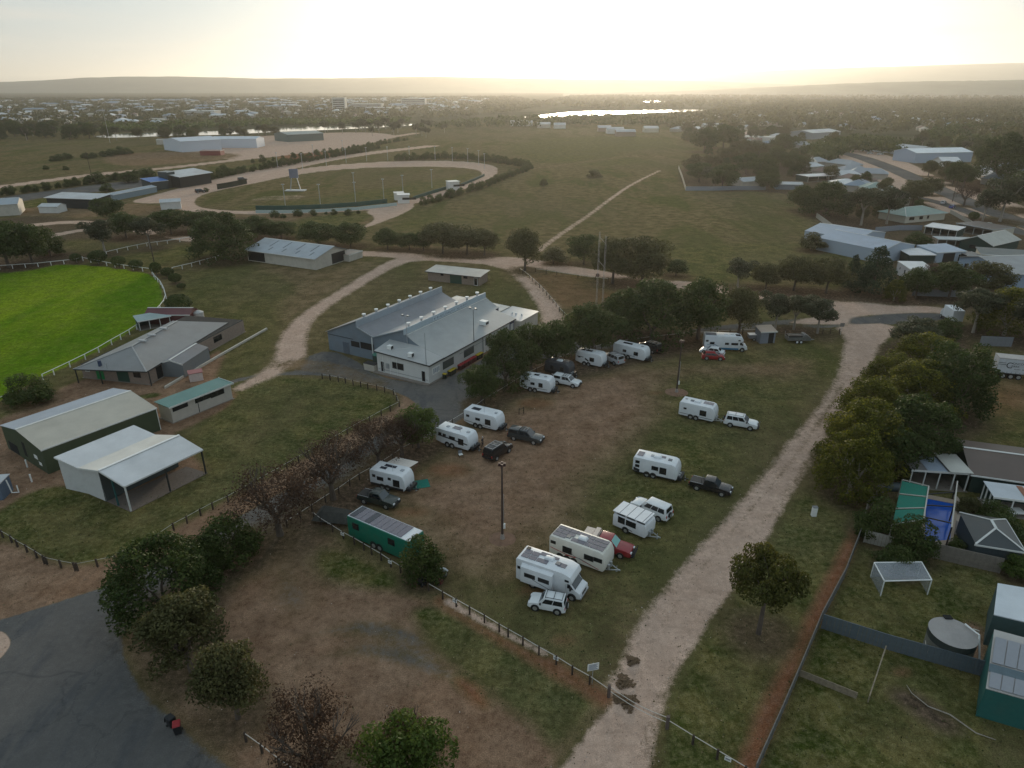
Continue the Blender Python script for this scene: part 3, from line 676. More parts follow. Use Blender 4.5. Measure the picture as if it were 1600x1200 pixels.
def tree(label, kind, u, vb, vt, wpx, name=None, group=None, cat='tree', hgt=None):
    b = P(u, vb); h = hgt or rise(u, vb, vt); w = wpx * depth_of(b) / F_PX * {'round': 1.0, 'big': 1.08, 'mallee': 1.08, 'shade': 1.12, 'gbush': 1.12, 'brown': 1.12}.get(kind, 1.2)
    h = max(0.5, h)
    nv = 3 if (kind, 2) in CR else 2
    v = rt.randrange(nv)
    nm = name or {'bush': 'bush', 'gbush': 'bush', 'round': 'clipped_tree', 'gum': 'gum_tree', 'mallee': 'wattle_tree', 'brown': 'autumn_tree', 'teal': 'pine_tree'}.get(kind, 'tree')
    t = thing(nm, label, cat, b, rt.uniform(0, 6.28), group)
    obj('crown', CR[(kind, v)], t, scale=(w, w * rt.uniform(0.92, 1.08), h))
    obj('trunk', TK[(kind, v)], t, scale=(min(w, h) * 0.9, min(w, h) * 0.9, h))
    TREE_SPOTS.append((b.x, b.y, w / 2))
    return t
T_ = tree
# car park corner
T_('big dark green tree at the asphalt car park edge, largest of its clump', 'big', 262, 962, 842, 158)
T_('dark tree below the largest one, over the dirt bank by the asphalt car park', 'olive', 300, 1050, 935, 128)
T_('olive green tree just above the short rail fence, lowest of the car park clump', 'olive', 372, 1122, 1008, 110)
T_('round dark tree at the top of the car park clump, beside the gravel verge', 'gbush', 362, 876, 796, 100)
T_('small dark tree between the two larger trees of the car park clump', 'dark', 318, 905, 835, 80)
T_('half bare autumn tree with sparse brown leaves at the bottom edge', 'brown', 503, 1232, 1092, 155)
T_('tree with green lower crown and brown top at the bottom edge', 'lime', 640, 1258, 1125, 135)
T_('thin brown tree rising behind the green tree at the bottom edge', 'brown', 632, 1210, 1105, 95)
T_('reddish brown bare tree beside the tarpaulin trailer, left of the green bus', 'brown', 438, 836, 724, 140)
T_('brown and green thinning tree behind the grey ute, by the asphalt lane', 'brown', 521, 780, 682, 125)
T_('leafless grey brown tree behind the caravan with the awning', 'brown', 592, 730, 655, 105)
T_('brown bare tree touching the yellow green one on the lane median', 'brown', 628, 712, 640, 70)
T_('yellow green leafy tree left of the double windowed caravan', 'lime', 654, 699, 632, 68)
T_('small dark tree hiding the front end of the green bus', 'gbush', 660, 906, 828, 72)
T_('lone olive yellow tree on the grass right of the dirt track', 'amber', 1185, 990, 862, 104)
# row along the pavilion
G1 = None
T_('dark round tree at the end corner of the pavilion row, nearest the asphalt lane', 'dark', 752, 630, 568, 66)
for lb, u, vb, vt, w, k in [('large dark tree beside the long white pavilion wall, second in its row', 790, 605, 515, 72, 'shade'),
    ('dark tree above the first caravan of the top row', 830, 578, 503, 72, 'dark'),
    ('dark tree behind the black caravan', 868, 570, 497, 66, 'dark'),
    ('dark tree standing behind the caravan parked with the silver wagon', 925, 558, 474, 84, 'dark'),
    ('biggest dark green tree of the camp row, behind the caravan with the black car', 1018, 533, 433, 118, 'shade'),
    ('dense dark tree left of the blue waved motorhome', 1090, 529, 430, 88, 'dark'),
    ('green tree standing right behind the blue waved motorhome', 1153, 524, 448, 66, 'olive'),
    ('grey green tree behind the small tin hut', 1210, 517, 457, 62, 'gum'),
    ('open branched tree behind the metal camper trailer', 1277, 521, 466, 70, 'gum'),
    ('thin tree between the tin hut and the camper trailer', 1240, 515, 460, 45, 'gum'),
    ('dark tree filling the gap behind the two tallest camp trees', 975, 520, 450, 70, 'dark')]:
    T_(lb, k, u, vb, vt, w)
# middle row by the dirt road
for lb, k, u, vb, vt, w in [
    ('dark tree with twisted trunk on the bend of the dirt road', 'olive', 820, 423, 356, 58),
    ('low yellowish scrub tree right of the dirt road bend', 'bush', 865, 412, 384, 42),
    ('small dark tree left of the tall lattice masts', 'dark', 912, 413, 364, 48),
    ('large brown green tree at the foot of the lattice masts', 'olive', 957, 443, 369, 74),
    ('wide brown gum right of the lattice masts', 'olive', 1003, 445, 367, 84),
    ('small green tree right of the wide brown gum', 'dark', 1056, 431, 404, 40),
    ('low olive tree at the left end of the roadside row below the paddock', 'gum', 1152, 450, 404, 52),
    ('olive tree second in the roadside row below the paddock', 'olive', 1196, 452, 410, 50),
    ('brown green tree in the middle of the roadside row', 'olive', 1240, 454, 398, 58),
    ('dark brown tree left of the tall dark conifer', 'olive', 1290, 458, 400, 64),
    ('dark slim tree tucked against the tall conifer', 'teal', 1328, 450, 396, 30),
    ('tall dark green conifer in front of the grey shed', 'teal', 1362, 458, 382, 66),
    ('small yellowish shrub tree right of the tall conifer', 'mallee', 1396, 470, 436, 36),
    ('dark tree in front of the white skillion shed', 'dark', 1430, 466, 418, 54),
    ('bare grey tree in front of the low white roofed shed', 'brown', 1455, 455, 402, 44),
    ('dark wide tree beside the bare grey tree', 'dark', 1482, 466, 410, 66),
    ('brown topped tree left of the cream house', 'olive', 1535, 458, 408, 74),
    ('green gum above the grey fence at the right edge', 'gum', 1520, 520, 450, 84),
    ('wide lime gum against the right edge above the curtain sided trailer', 'mallee', 1568, 524, 448, 96),
    ('gum at the right edge beside the white box truck', 'gum', 1610, 540, 455, 90),
    ('grey green low tree at the mouth of the right hand track', 'gum', 1425, 552, 498, 84),
    ('dark grey shrub tree below the white box truck', 'gbush', 1478, 530, 492, 52)]:
    T_(lb, k, u, vb, vt, w)
# thicket on the right
for lb, k, u, vb, vt, w in [
    ('great dark tree beside the curtain sided trailer', 'big', 1478, 650, 527, 122),
    ('round topped wattle high in the right thicket', 'mallee', 1440, 588, 522, 105),
    ('wattle with yellow tips above the dirt track in the right thicket', 'mallee', 1388, 612, 552, 80),
    ('large yellow tipped wattle in the middle of the right thicket', 'mallee', 1425, 655, 565, 120),
    ('yellow green wattle leaning over the dirt track', 'mallee', 1350, 675, 590, 100),
    ('widest yellow green wattle at the track edge', 'mallee', 1340, 735, 625, 125),
    ('lowest yellow green wattle of the thicket, nearest the camera', 'mallee', 1325, 772, 668, 105),
    ('dark spreading tree behind the lowest wattle', 'big', 1425, 722, 615, 120),
    ('dark tree above the pool shed roofs', 'dark', 1385, 745, 660, 90),
    ('grey green bush tree left of the green shade cover', 'gbush', 1366, 836, 774, 72),
    ('leafy tree in front of the green shade cover', 'gbush', 1422, 872, 800, 74),
    ('low bush beside the slatted corrugated fence', 'gbush', 1400, 890, 850, 60),
    ('garden bush behind the dark pavilion roof', 'gbush', 1560, 835, 800, 70),
    ('garden shrub right of the swimming pool', 'bush', 1510, 800, 775, 36),
    ('dark shrub under the rusty carport', 'gbush', 1550, 815, 782, 60),
    ('bright green shrub at the right edge above the white roof', 'lime', 1590, 900, 872, 56),
    ('small shrub by the near corner of the pool', 'gbush', 1494, 862, 842, 34)]:
    T_(lb, k, u, vb, vt, w, cat='bush' if 'bush' in lb or 'shrub' in lb else 'tree')
# left and middle distance
for lb, k, u, vb, vt, w in [
    ('round clipped tree at the corner of the oval fence', 'round', 120, 411, 395, 19),
    ('wider clipped tree on the oval fence, third from the corner', 'round', 155, 413, 390, 30),
    ('round clipped tree on the oval fence, between two others', 'round', 187, 418, 399, 24),
    ('round clipped tree on the oval fence left of the tall pole', 'round', 214, 422, 405, 24),
    ('slim clipped tree at the bend of the oval fence', 'round', 245, 430, 408, 20),
    ('clipped tree just past the bend of the oval fence', 'round', 263, 434, 417, 22),
    ('low clipped tree right of the oval bend', 'round', 275, 443, 426, 22),
    ('smallest clipped bush right of the oval bend', 'round', 284, 452, 442, 15),
    ('large dense round bush above the red shed', 'round', 282, 492, 458, 46),
    ('dark spreading tree on the verge left of the clubhouse', 'gbush', 46, 628, 580, 74),
    ('dark tree at the left edge beyond the oval', 'dark', 14, 418, 338, 80),
    ('second dark tree at the left edge beyond the oval', 'dark', 52, 414, 345, 66),
    ('low dark tree in front of the left edge trees', 'gbush', 80, 400, 358, 46),
    ('grey green tree on the grass beyond the clipped trees', 'gum', 165, 398, 342, 56),
    ('tree between the curving dirt tracks', 'gum', 235, 388, 340, 50),
    ('dark tree behind the white rail fence in the middle', 'dark', 198, 372, 330, 52),
    ('dark tree near the start of the racecourse apron', 'dark', 172, 345, 308, 46),
    ('dark tree left of the largest one beyond the shed', 'dark', 268, 366, 325, 62),
    ('largest dark tree beyond the oval, left of the grey roofed shed', 'shade', 352, 406, 331, 104),
    ('dark tree behind the ridge of the grey roofed shed', 'dark', 400, 374, 338, 60),
    ('round dark tree right behind the grey roofed shed', 'dark', 440, 374, 344, 46),
    ('tree behind the largest dark tree beyond the oval', 'dark', 318, 362, 328, 60),
    ('dark wide tree at the left of the pair below the racecourse', 'dark', 498, 384, 345, 64),
    ('dark wide tree at the right of the pair below the racecourse', 'dark', 548, 386, 346, 62),
    ('first tree of the long dark row above the dirt crossroads', 'dark', 606, 390, 356, 42),
    ('second tree of the long dark row above the dirt crossroads', 'dark', 640, 391, 362, 44),
    ('third tree of the long dark row, small', 'dark', 662, 392, 360, 34),
    ('tallest umbrella crowned tree of the long dark row', 'olive', 692, 396, 347, 72),
    ('umbrella crowned tree second from the right of the long dark row', 'olive', 730, 398, 350, 64),
    ('last tree on the right of the long dark row', 'olive', 757, 399, 358, 46),
    ('lone round tree in the open paddock', 'bush', 930, 278, 263, 23),
    ('small lone tree left in the open paddock', 'bush', 850, 292, 278, 14),
    ('two headed bush in the paddock by the grey fence', 'bush', 1267, 392, 361, 42),
    ('tall gum with open crown over the far houses on the right', 'shade', 1555, 288, 205, 74),
    ('big gum leaning over the residential road at the right edge', 'gum', 1562, 346, 275, 84),
    ('dark gum cut by the right edge above the residential road', 'dark', 1604, 330, 262, 90),
    ('young tree on the bare verge of the residential road', 'brown', 1506, 322, 283, 34),
    ('leaning tree on the verge beside the big gum', 'gum', 1535, 345, 296, 40),
    ('umbrella tree on the residential median', 'olive', 1425, 320, 280, 50),
    ('tree at the start of the residential median', 'olive', 1452, 305, 276, 34),
    ('dense tree at the near bend of the residential road', 'dark', 1428, 312, 282, 40),
    ('tree on the verge in front of the long white shed', 'olive', 1450, 276, 250, 26),
    ('tree on the verge right of the long white shed front', 'olive', 1476, 282, 250, 28),
    ('dark tree in the verge line before the white shed', 'dark', 1488, 289, 250, 30),
    ('last tree of the verge line before the white shed', 'dark', 1505, 292, 256, 32),
    ('green tree over the grey paling fence corner', 'dark', 1255, 330, 288, 44),
    ('round green tree beside the grey paling fence', 'shade', 1290, 338, 282, 72),
    ('brown gum behind the grey gabled sheds', 'gum', 1345, 352, 292, 70),
    ('second brown gum behind the grey gabled sheds', 'gum', 1385, 350, 292, 62),
    ('dark tree over the green roofed house', 'olive', 1372, 330, 296, 50),
    ('garden bush between the grey sheds and the carport', 'gbush', 1432, 388, 358, 44),
    ('small round bush at the fence of the green roofed house', 'round', 1520, 345, 330, 18)]:
    T_(lb, k, u, vb, vt, w, cat='bush' if 'bush' in lb else 'tree')
# walled block right of the paddock
for i, (u, vb, w, k) in enumerate([(1078, 268, 26, 'olive'), (1092, 284, 40, 'dark'), (1115, 292, 40, 'gum'), (1128, 296, 52, 'dark'), (1085, 258, 24, 'bush'), (1110, 268, 34, 'olive'), (1140, 262, 40, 'olive'), (1165, 272, 44, 'dark'), (1190, 280, 44, 'dark'), (1198, 298, 36, 'dark'), (1160, 245, 36, 'olive'), (1185, 250, 40, 'olive'), (1212, 262, 44, 'dark'), (1240, 270, 40, 'dark'), (1225, 240, 40, 'dark'), (1100, 238, 50, 'dark'), (1130, 232, 50, 'dark')]):
    T_('dense tree crowded in the walled block beside the paddock', k, u, vb, vb - w * 0.8, w, group='trees of the walled block beside the paddock')

# shed bark and leaves under the trees, their dark shade band painted in too
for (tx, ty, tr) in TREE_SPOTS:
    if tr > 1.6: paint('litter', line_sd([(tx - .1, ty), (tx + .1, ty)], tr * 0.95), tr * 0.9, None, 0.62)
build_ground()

def ground_bits():
    rs = np.random.default_rng(77); r = np.hypot(gx, gy); near = (r < 190) & (r > 26)
    for nm, wt, n, size, up, mt in (('grass_tufts', WGT['lush'] + WGT['dry'] * .8, 60000, .16, 1, 'tuft'), ('dry_tufts', WGT['dry'] + WGT['dirt'] * .5 + WGT['lush'] * .35, 34000, .16, 1, 'straw'), ('loose_stones', WGT['sand'] + WGT['dirt'] * .12 + WGT['litter'] * .1, 7500, .13, 0, 'stone')):
        p = np.where(near, wt, 0) * r * r; p = p / p.sum(); i = rs.choice(len(gx), n, p=p)
        c = np.stack([gx[i] + rs.normal(0, .5, n), gy[i] + rs.normal(0, .5, n), np.full(n, .05 if up else .03)], -1)
        d = rs.normal(size=(n, 3)) * np.array([1, 1, .35 if up else .2]); d[:, 2] += 1.4; d /= np.linalg.norm(d, axis=1)[:, None]
        V, T = leaves(rs, c, d, size, rs.random(n) ** 1.3)
        V[:, 2] = np.abs(V[:, 2]) + .01
        o = D.objects.new(nm, leaf_mesh(nm, V, T, LM[mt])); COL.objects.link(o); o['kind'] = 'stuff'
LM['tuft'] = leafmat('tuft', (0.045, 0.062, 0.018), (0.085, 0.096, 0.034), (0.140, 0.130, 0.055), 0.5)
LM['straw'] = leafmat('straw', (0.12, 0.10, 0.05), (0.20, 0.165, 0.09), (0.32, 0.27, 0.16))
LM['stone'] = leafmat('stone', (0.16, 0.11, 0.08), (0.36, 0.29, 0.24), (0.60, 0.52, 0.46), 0.0)
ground_bits()
# ------------------------------------------------------------------ vehicles
def stand(p1, p2, W, z=0.0, L=None):
    """centre, heading and length of something whose near lower edge runs p1 (rear) to p2 (front)"""
    a, b = P(*p1, z), P(*p2, z); d = b - a; d.z = 0; l = d.length; d.normalize()
    n = Vector((-d.y, d.x, 0));
    if n.y < 0: n = -n
    c = (a + b) / 2 + n * W / 2; c.z = 0
    return c, math.atan2(d.y, d.x), (L or l)
def wheel(parent, x, y, r=0.36, w=0.24, rimm=None, out=1):
    t = MB().cyl((x, y - w / 2, r), (x, y + w / 2, r), r, 16).done('tyre_wheel', rubber, parent, bevel=0.02)
    t.name = 'wheel'
    yy = y + out * w / 2
    rm = MB().cyl((x, yy - 0.01 * out, r), (x, yy + 0.02 * out, r), r * 0.62, 14)
    rm.done('rim', rimm or alloy, t)
    return t
def paintmat(name, c, rough=0.25, metal=0.0): return mat(name, c, rough, metal=metal, noise=0.05, nscale=1.0, coat=0.5, dirt=0.12)
def frustum_faces(B, T):     # B, T: four corners each (ccw from above) -> side quads seen from outside
    return [(B[i], B[(i + 1) % 4], T[(i + 1) % 4], T[i]) for i in range(4)]
def car(label, cat, p1, p2, col, kind='suv', name=None, group=None, rack=False, spare=False, canopy=False, bullbar=False, L=None, H=None, rackm=None, tonneau=False, tray=None, sunshade=False, rimm=None, snorkel=False):
    K = dict(suv=(4.7, 1.88, 1.80), wagon=(4.9, 1.95, 1.92), hatch=(4.2, 1.75, 1.47), sedan=(4.6, 1.8, 1.45), ute=(5.3, 1.86, 1.80), small=(3.75, 1.70, 1.66), van=(4.9, 1.9, 2.0))[kind]
    c, rz, l = stand(p1, p2, K[1]); L = L or K[0]; W = K[1]; H = H or K[2]
    t = thing(name or {'ute': 'utility_truck', 'suv': 'off_road_car', 'wagon': 'off_road_car', 'van': 'delivery_van'}.get(kind, 'parked_car'), label, cat, c, rz, group)
    w = W / 2; hz = 0.62 * H; bz = 0.60 * H; lo = 0.22 * H if kind in ('suv', 'wagon', 'ute', 'small') else 0.16 * H
    xw = L * 0.30                                    # wheel stations
    if kind in ('ute',): cb, ct = (-0.16, 0.22), (-0.14, 0.09)
    elif kind == 'van': cb, ct = (-0.49, 0.33), (-0.48, 0.20)
    elif kind in ('sedan',): cb, ct = (-0.38, 0.24), (-0.24, 0.08)
    elif kind == 'hatch': cb, ct = (-0.46, 0.27), (-0.34, 0.07)
    else: cb, ct = (-0.485, 0.22), (-0.45, 0.08)
    rear_z = bz if kind not in ('hatch', 'sedan') else bz * 0.98
    prof = [(-0.5 * L, lo + .12), (-0.495 * L, rear_z * 0.8), (-0.488 * L, rear_z), (cb[1] * L, bz + 0.02), (0.40 * L, hz * 0.93), (0.475 * L, hz * 0.84), (0.5 * L, hz * 0.62), (0.5 * L, lo + .1), (0.46 * L, lo), (-0.46 * L, lo)]
    mb = MB()
    n = len(prof); wi = [w if z < bz * 0.8 else w * 0.955 for x, z in prof]
    a_ = [(x, -q, z) for (x, z), q in zip(prof, wi)]; b_ = [(x, q, z) for (x, z), q in zip(prof, wi)]
    mb.add(a_ + b_, [tuple(range(n)), tuple(range(2 * n - 1, n - 1, -1))] + [((i + 1) % n, i, i + n, (i + 1) % n + n) for i in range(n)])
    body = mb.done('body', col, t, bevel=0.05, smooth=True)
    # cabin
    wb, wt = w * 0.93, w * 0.78
    B = [(cb[0] * L, -wb, bz), (cb[1] * L, -wb, bz), (cb[1] * L, wb, bz), (cb[0] * L, wb, bz)]
    T = [(ct[0] * L, -wt, H), (ct[1] * L, -wt, H), (ct[1] * L, wt, H), (ct[0] * L, wt, H)]
    MB().hexa(B, T).done('cabin', col, t, bevel=0.05, smooth=True)
    F = frustum_faces(B, T)
    ws = patch(MB(), F[1], 0.06, 0.94, 0.08, 0.9); ws.done('windscreen', mat('windscreen_shade', (0.25, 0.5, 0.48), 0.3, noise=0.05) if sunshade else wglass, t)
    patch(MB(), F[3], 0.1, 0.9, 0.2, 0.86).done('rear_window', glass, t)
    nw = {'ute': 2, 'suv': 3, 'wagon': 3, 'small': 2, 'hatch': 2, 'sedan': 2, 'van': 1}[kind]
    for f in (F[0], F[2]):
        u0, u1 = 0.06, 0.90
        if f is F[2]: u0, u1 = 0.10, 0.94
        if kind == 'van': u0, u1 = (0.72, 0.92) if f is F[0] else (0.08, 0.28)
        for k in range(nw):
            a = u0 + (u1 - u0) * k / nw; b = u0 + (u1 - u0) * (k + 1) / nw
            patch(MB(), f, a + 0.012, b - 0.012, 0.14, 0.86).done('side_window', glass, t)
    for sx in (-1, 1):
        for sy in (-1, 1):
            MB().cyl((sx * xw, sy * (w - 0.02), 0.38), (sx * xw, sy * (w + 0.012), 0.38), 0.44, 16).done('wheel_arch', blackp, t)
            wheel(t, sx * xw, sy * (w - 0.09), 0.37, 0.24, rimm, sy)
    for sy in (-1, 1):
        MB().box(0.475 * L, 0.503 * L, sy * w * 0.62 - 0.17, sy * w * 0.62 + 0.17, hz * 0.66, hz * 0.80).done('headlight', lampg, t, bevel=0.015)
        MB().box(-0.505 * L, -0.48 * L, sy * w * 0.82 - 0.08, sy * w * 0.82 + 0.08, bz * 0.66, bz * 0.94).done('tail_light', tail, t)
        MB().box(cb[1] * L - 0.32, cb[1] * L - 0.16, sy * (w + 0.02), sy * (w + 0.20), bz + 0.02, bz + 0.2).done('mirror', blackp if kind != 'hatch' else col, t, bevel=0.02)
    MB().box(0.485 * L, 0.512 * L, -w * 0.9, w * 0.9, lo + 0.02, lo + 0.26).done('front_bumper', blackp if kind in ('ute', 'wagon', 'suv') else col, t, bevel=0.03)
    MB().box(-0.515 * L, -0.49 * L, -w * 0.9, w * 0.9, lo + 0.02, lo + 0.22).done('rear_bumper', blackp if kind == 'ute' else col, t, bevel=0.02)
    MB().box(0.497 * L, 0.507 * L, -w * 0.42, w * 0.42, hz * 0.60, hz * 0.78).done('grille', blackp, t)
    if bullbar:
        m = MB(); x = 0.545 * L
        for z in (0.55, 0.8, 1.05): m.tube([(x, -w * 0.85, z), (x + .02, 0, z), (x, w * 0.85, z)], [0.035] * 3, 6)
        for y in (-w * .85, -w * .3, w * .3, w * .85): m.tube([(x, y, 0.5), (x, y, 1.08)], [0.035] * 2, 6)
        m.box(0.49 * L, x, -w * .8, w * .8, 0.42, 0.55); m.done('bull_bar', blackp, t)
    if kind == 'ute':
        x0, x1 = -0.485 * L, cb[0] * L - 0.04
        if canopy:
            B2 = [(x0, -w * .92, bz), (x1, -w * .92, bz), (x1, w * .92, bz), (x0, w * .92, bz)]; T2 = [(x0 + .12, -w * .80, H * .98), (x1, -w * .8, H * .98), (x1, w * .8, H * .98), (x0 + .12, w * .8, H * .98)]
            cn = MB().hexa(B2, T2).done('canopy', col, t, bevel=0.05, smooth=True)
            G = frustum_faces(B2, T2)
            for f in (G[0], G[2]): patch(MB(), f, 0.1, 0.9, 0.2, 0.85).done('canopy_window', glass, cn)
        elif tray:
            MB().box(x0 - .1, x1, -w * 1.02, w * 1.02, bz * 0.9, bz * 0.98).box(x1 - .06, x1, -w, w, bz, H * .95).done('tray', tray, t)
            MB().box(x0 + .1, x1 - .75, -w * .9, w * .95, bz * .98, H * 0.92).done('tool_box', tray, t, bevel=0.03)
            MB().box(x1 - .62, x1 - .1, -w * .9, w * .95, bz * .98, H * 1.06).done('tool_box', tray, t, bevel=0.03)
        else:
            m = MB(); m.box(x0 + .03, x1, -w * .84, w * .84, bz - 0.30 if not tonneau else bz, bz + 0.015)
            m.done('tub_cover' if tonneau else 'tub_liner', blackp, t)
            for sy in (-1, 1): MB().tube([(x0 + .1, sy * w * .9, bz + .04), (x1, sy * w * .9, bz + .04)], [0.025] * 2, 6).done('tub_rail', alloy, t)
            MB().tube([(x1 - .2, -w * .8, bz), (x1 - .25, -w * .7, H * .9), (x1 - .25, w * .7, H * .9), (x1 - .2, w * .8, bz)], [0.035] * 4, 6).done('sports_bar', blackp, t)
    if rack:
        r = MB(); z = H + 0.09; a, b = ct[0] * L + .15, ct[1] * L - .15
        for y in (-wt * .85, wt * .85): r.beam((a, y, z), (b, y, z), 0.04)
        for k in range(3): x = a + (b - a) * (k / 2); r.beam((x, -wt * .9, z + .02), (x, wt * .9, z + .02), 0.05)
        for x in (a, b):
            for y in (-wt * .85, wt * .85): r.beam((x, y, H - .02), (x, y, z), 0.04)
        r.done('roof_rack', rackm or blackp, t)
    if spare:
        s = MB().cyl((-0.5 * L - .22, 0.1, bz * .85), (-0.5 * L - .01, 0.1, bz * .85), 0.35, 16).done('spare_wheel', rubber, t, bevel=.02)
        MB().cyl((-0.5 * L - .24, 0.1, bz * .85), (-0.5 * L - .20, 0.1, bz * .85), 0.26, 16).done('wheel_cover', spare if not isinstance(spare, bool) else alloy, s)
    if snorkel: MB().tube([(cb[1] * L + .15, -w, bz), (cb[1] * L - .1, -w, bz + .1), (ct[1] * L, -w * .86, H + .05)], [.04] * 3, 6).done('snorkel', blackp, t)
    return t

def caravan(label, p1, p2, wins, W=2.42, Ht=2.64, body=None, z=0.42, hatches=(), ac=None, panels=(), axle=(0.42, 2), nose=0.9, front_dark=True, lower=None, stripes=(), cover_nose=False, awning=None, rear_cut=True, L=None, antenna=None, frontwin=False, graphics=None, flat_nose=False):
    c, rz, l = stand(p1, p2, W, z); L = L or l
    t = thing('caravan', label, 'caravan', c, rz, 'caravans and campers on the camping ground')
    body = body or white; w = W / 2; x0, x1 = -L / 2, L / 2
    fr = [(x1 - nose * .9, Ht), (x1 - nose * .42, Ht - .16), (x1 - nose * .12, Ht * 0.76), (x1, Ht * 0.55), (x1 - .02, z + .25), (x1 - .22, z)] if not flat_nose else [(x1 - .35, Ht), (x1 - .12, Ht - .12), (x1, Ht * .72), (x1 - .02, z + .1), (x1 - .1, z)]
    prof = [(x0, z + (.30 if rear_cut else .05)), (x0, Ht - .18), (x0 + .12, Ht)] + fr + [(x0 + (1.1 if rear_cut else .3), z)]
    MB().prism(prof, -w, w).done('body', body, t, bevel=0.04, smooth=True)
    # chassis and A frame
    m = MB(); m.box(x0 + .4, x1 - .3, -w * .5, -w * .5 + .1, z - .16, z + .01); m.box(x0 + .4, x1 - .3, w * .5 - .1, w * .5, z - .16, z + .01)
    m.done('chassis', blackp, t)
    d = MB(); d.beam((x1 - .5, -w * .62, z - .04), (x1 + 1.15, 0, z - .02), .09); d.beam((x1 - .5, w * .62, z - .04), (x1 + 1.15, 0, z - .02), .09); d.box(x1 + 1.0, x1 + 1.3, -.06, .06, z - .08, z + .06)
    d.done('drawbar', galv if not front_dark else blackp, t)
    MB().cyl((x1 + .85, 0.12, 0), (x1 + .85, 0.12, z + .35), .035, 8).cyl((x1 + .85, .05, .11), (x1 + .85, .19, .11), .11, 10).done('jockey_wheel', galv, t)
    for k in range(2): MB().cyl((x1 + .15, -.45 + .6 * k, z + .02), (x1 + .15, -.45 + .6 * k, z + .62), .15, 10).done('gas_bottle', galv, t)
    if front_dark: MB().plate([(x1 - .20, -w * .97, z - .02), (x1 + .02, -w * .97, z + .25), (x1 + .02, w * .97, z + .25), (x1 - .20, w * .97, z - .02)][::-1], .03).box(x1 - .02, x1 + .55, -w * .8, w * .8, z, z + .42).done('front_tool_box', blackp, t, bevel=.02)
    def side(u, zz, y): return (x0 + u * L, y * (w + .002), zz)
    for (u, ww, za, zb, sides) in wins:
        k_ = Ht / 2.86 if Ht > 2.3 else 1; za *= k_; zb = zb * k_ + .06; ww *= 1.12
        for sy in ((-1, 1) if sides == 2 else ((-1,) if sides == 1 else (1,))):
            xx = x0 + u * L
            f = MB().box(xx - ww / 2 - .04, xx + ww / 2 + .04, sy * w - .01 * sy if sy > 0 else -w - .03, sy * w + .03 if sy > 0 else -w + .01, za - .04, zb + .04)
            fo = f.done('window', blackp, t)
            MB().box(xx - ww / 2 + .02, xx + ww / 2 - .02, w + .03 if sy > 0 else -w - .045, w + .045 if sy > 0 else -w - .03, za, zb).done('pane', glass, fo)
    # door on the far side
    xd = x0 + L * .62; MB().box(xd - .32, xd + .32, w - .005, w + .03, z + .15, z + 2.0).done('door', mat('door_panel', (.6, .62, .64), .4, noise=.04), t)
    ax, nax = axle; 
    for k in range(nax):
        xx = x0 + ax * L + (k - (nax - 1) / 2) * .84
        for sy in (-1, 1):
            MB().cyl((xx, sy * (w - .12), .42), (xx, sy * (w + .008), .42), .46, 14).done('wheel_arch', blackp, t)
            wheel(t, xx, sy * (w - .12), .35, .22, None, sy)
    if lower:
        for sy in (-1, 1): MB().box(x0 + .1, x1 - .25, sy * w if sy > 0 else -w - .015, sy * w + .015 if sy > 0 else -w, z + .02, z + lower).done('checker_plate', blackp, t)
        MB().box(x0 - .012, x0, -w, w, z + .3, z + lower + .4).done('rear_guard', blackp, t)
    for (ua, za, ub, zb, th, mm) in stripes:
        for sy in (-1, 1):
            y = sy * (w + .004)
            th = max(th * 1.5, .09)
            q = [(x0 + ua * L, y, za - th / 2), (x0 + ub * L, y, zb - th / 2), (x0 + ub * L, y, zb + th / 2), (x0 + ua * L, y, za + th / 2)]
            if sy > 0: q = q[::-1]
            MB().plate(q, .003).done('stripe', mm, t)
    for (u, v, s) in hatches: MB().box(x0 + u * L - s / 2, x0 + u * L + s / 2, v * w - s / 2, v * w + s / 2, Ht - .01, Ht + .10).done('roof_hatch', mat('hatch_plastic', (.35, .37, .40), .3, noise=.05) if s < .5 else greyst, t, bevel=.02)
    if ac: MB().hexa([(x0 + ac * L - .55, -.38, Ht), (x0 + ac * L + .55, -.38, Ht), (x0 + ac * L + .55, .38, Ht), (x0 + ac * L - .55, .38, Ht)], [(x0 + ac * L - .42, -.3, Ht + .26), (x0 + ac * L + .4, -.3, Ht + .26), (x0 + ac * L + .4, .3, Ht + .26), (x0 + ac * L - .42, .3, Ht + .26)]).done('air_conditioner', white, t, bevel=.06, smooth=True)
    for (u, v, a, b, mm) in panels: MB().box(x0 + u * L - a / 2, x0 + u * L + a / 2, v * w - b / 2, v * w + b / 2, Ht + .02, Ht + .06).done('solar_panel', mm, t)
    if antenna: MB().cyl((x0 + antenna * L, -.5, Ht), (x0 + antenna * L, -.5, Ht + .9), .02, 6).beam((x0 + antenna * L - .3, -.5, Ht + .85), (x0 + antenna * L + .3, -.5, Ht + .9), .03).done('antenna', galv, t)
    if frontwin:
        q = [(x1 - nose * .22 + .02, -w * .85, Ht * .72), (x1 - nose * .22 + .02, w * .85, Ht * .72), (x1 - nose * .62, w * .85, Ht - .2), (x1 - nose * .62, -w * .85, Ht - .2)]
        patch(MB(), [(x1 + .0, -w * .85, Ht * .50), (x1 + .0, w * .85, Ht * .50), q[1], q[0]], .05, .95, .25, .95, .03).done('front_window', glass, t)
    MB().box(x0 - .12, x0 - .02, -w * .8, w * .8, z + .12, z + .22).done('rear_bumper', blackp, t)
    for sy in (-1, 1): MB().box(x0 - .02, x0, sy * w * .85 - .08, sy * w * .85 + .08, 1.0, 1.35).done('tail_light', tail, t)
    MB().cyl((x0 + L * .25, w + .07, Ht - .22), (x0 + L * .85, w + .07, Ht - .22), .07, 8).done('rolled_awning', greyst, t)
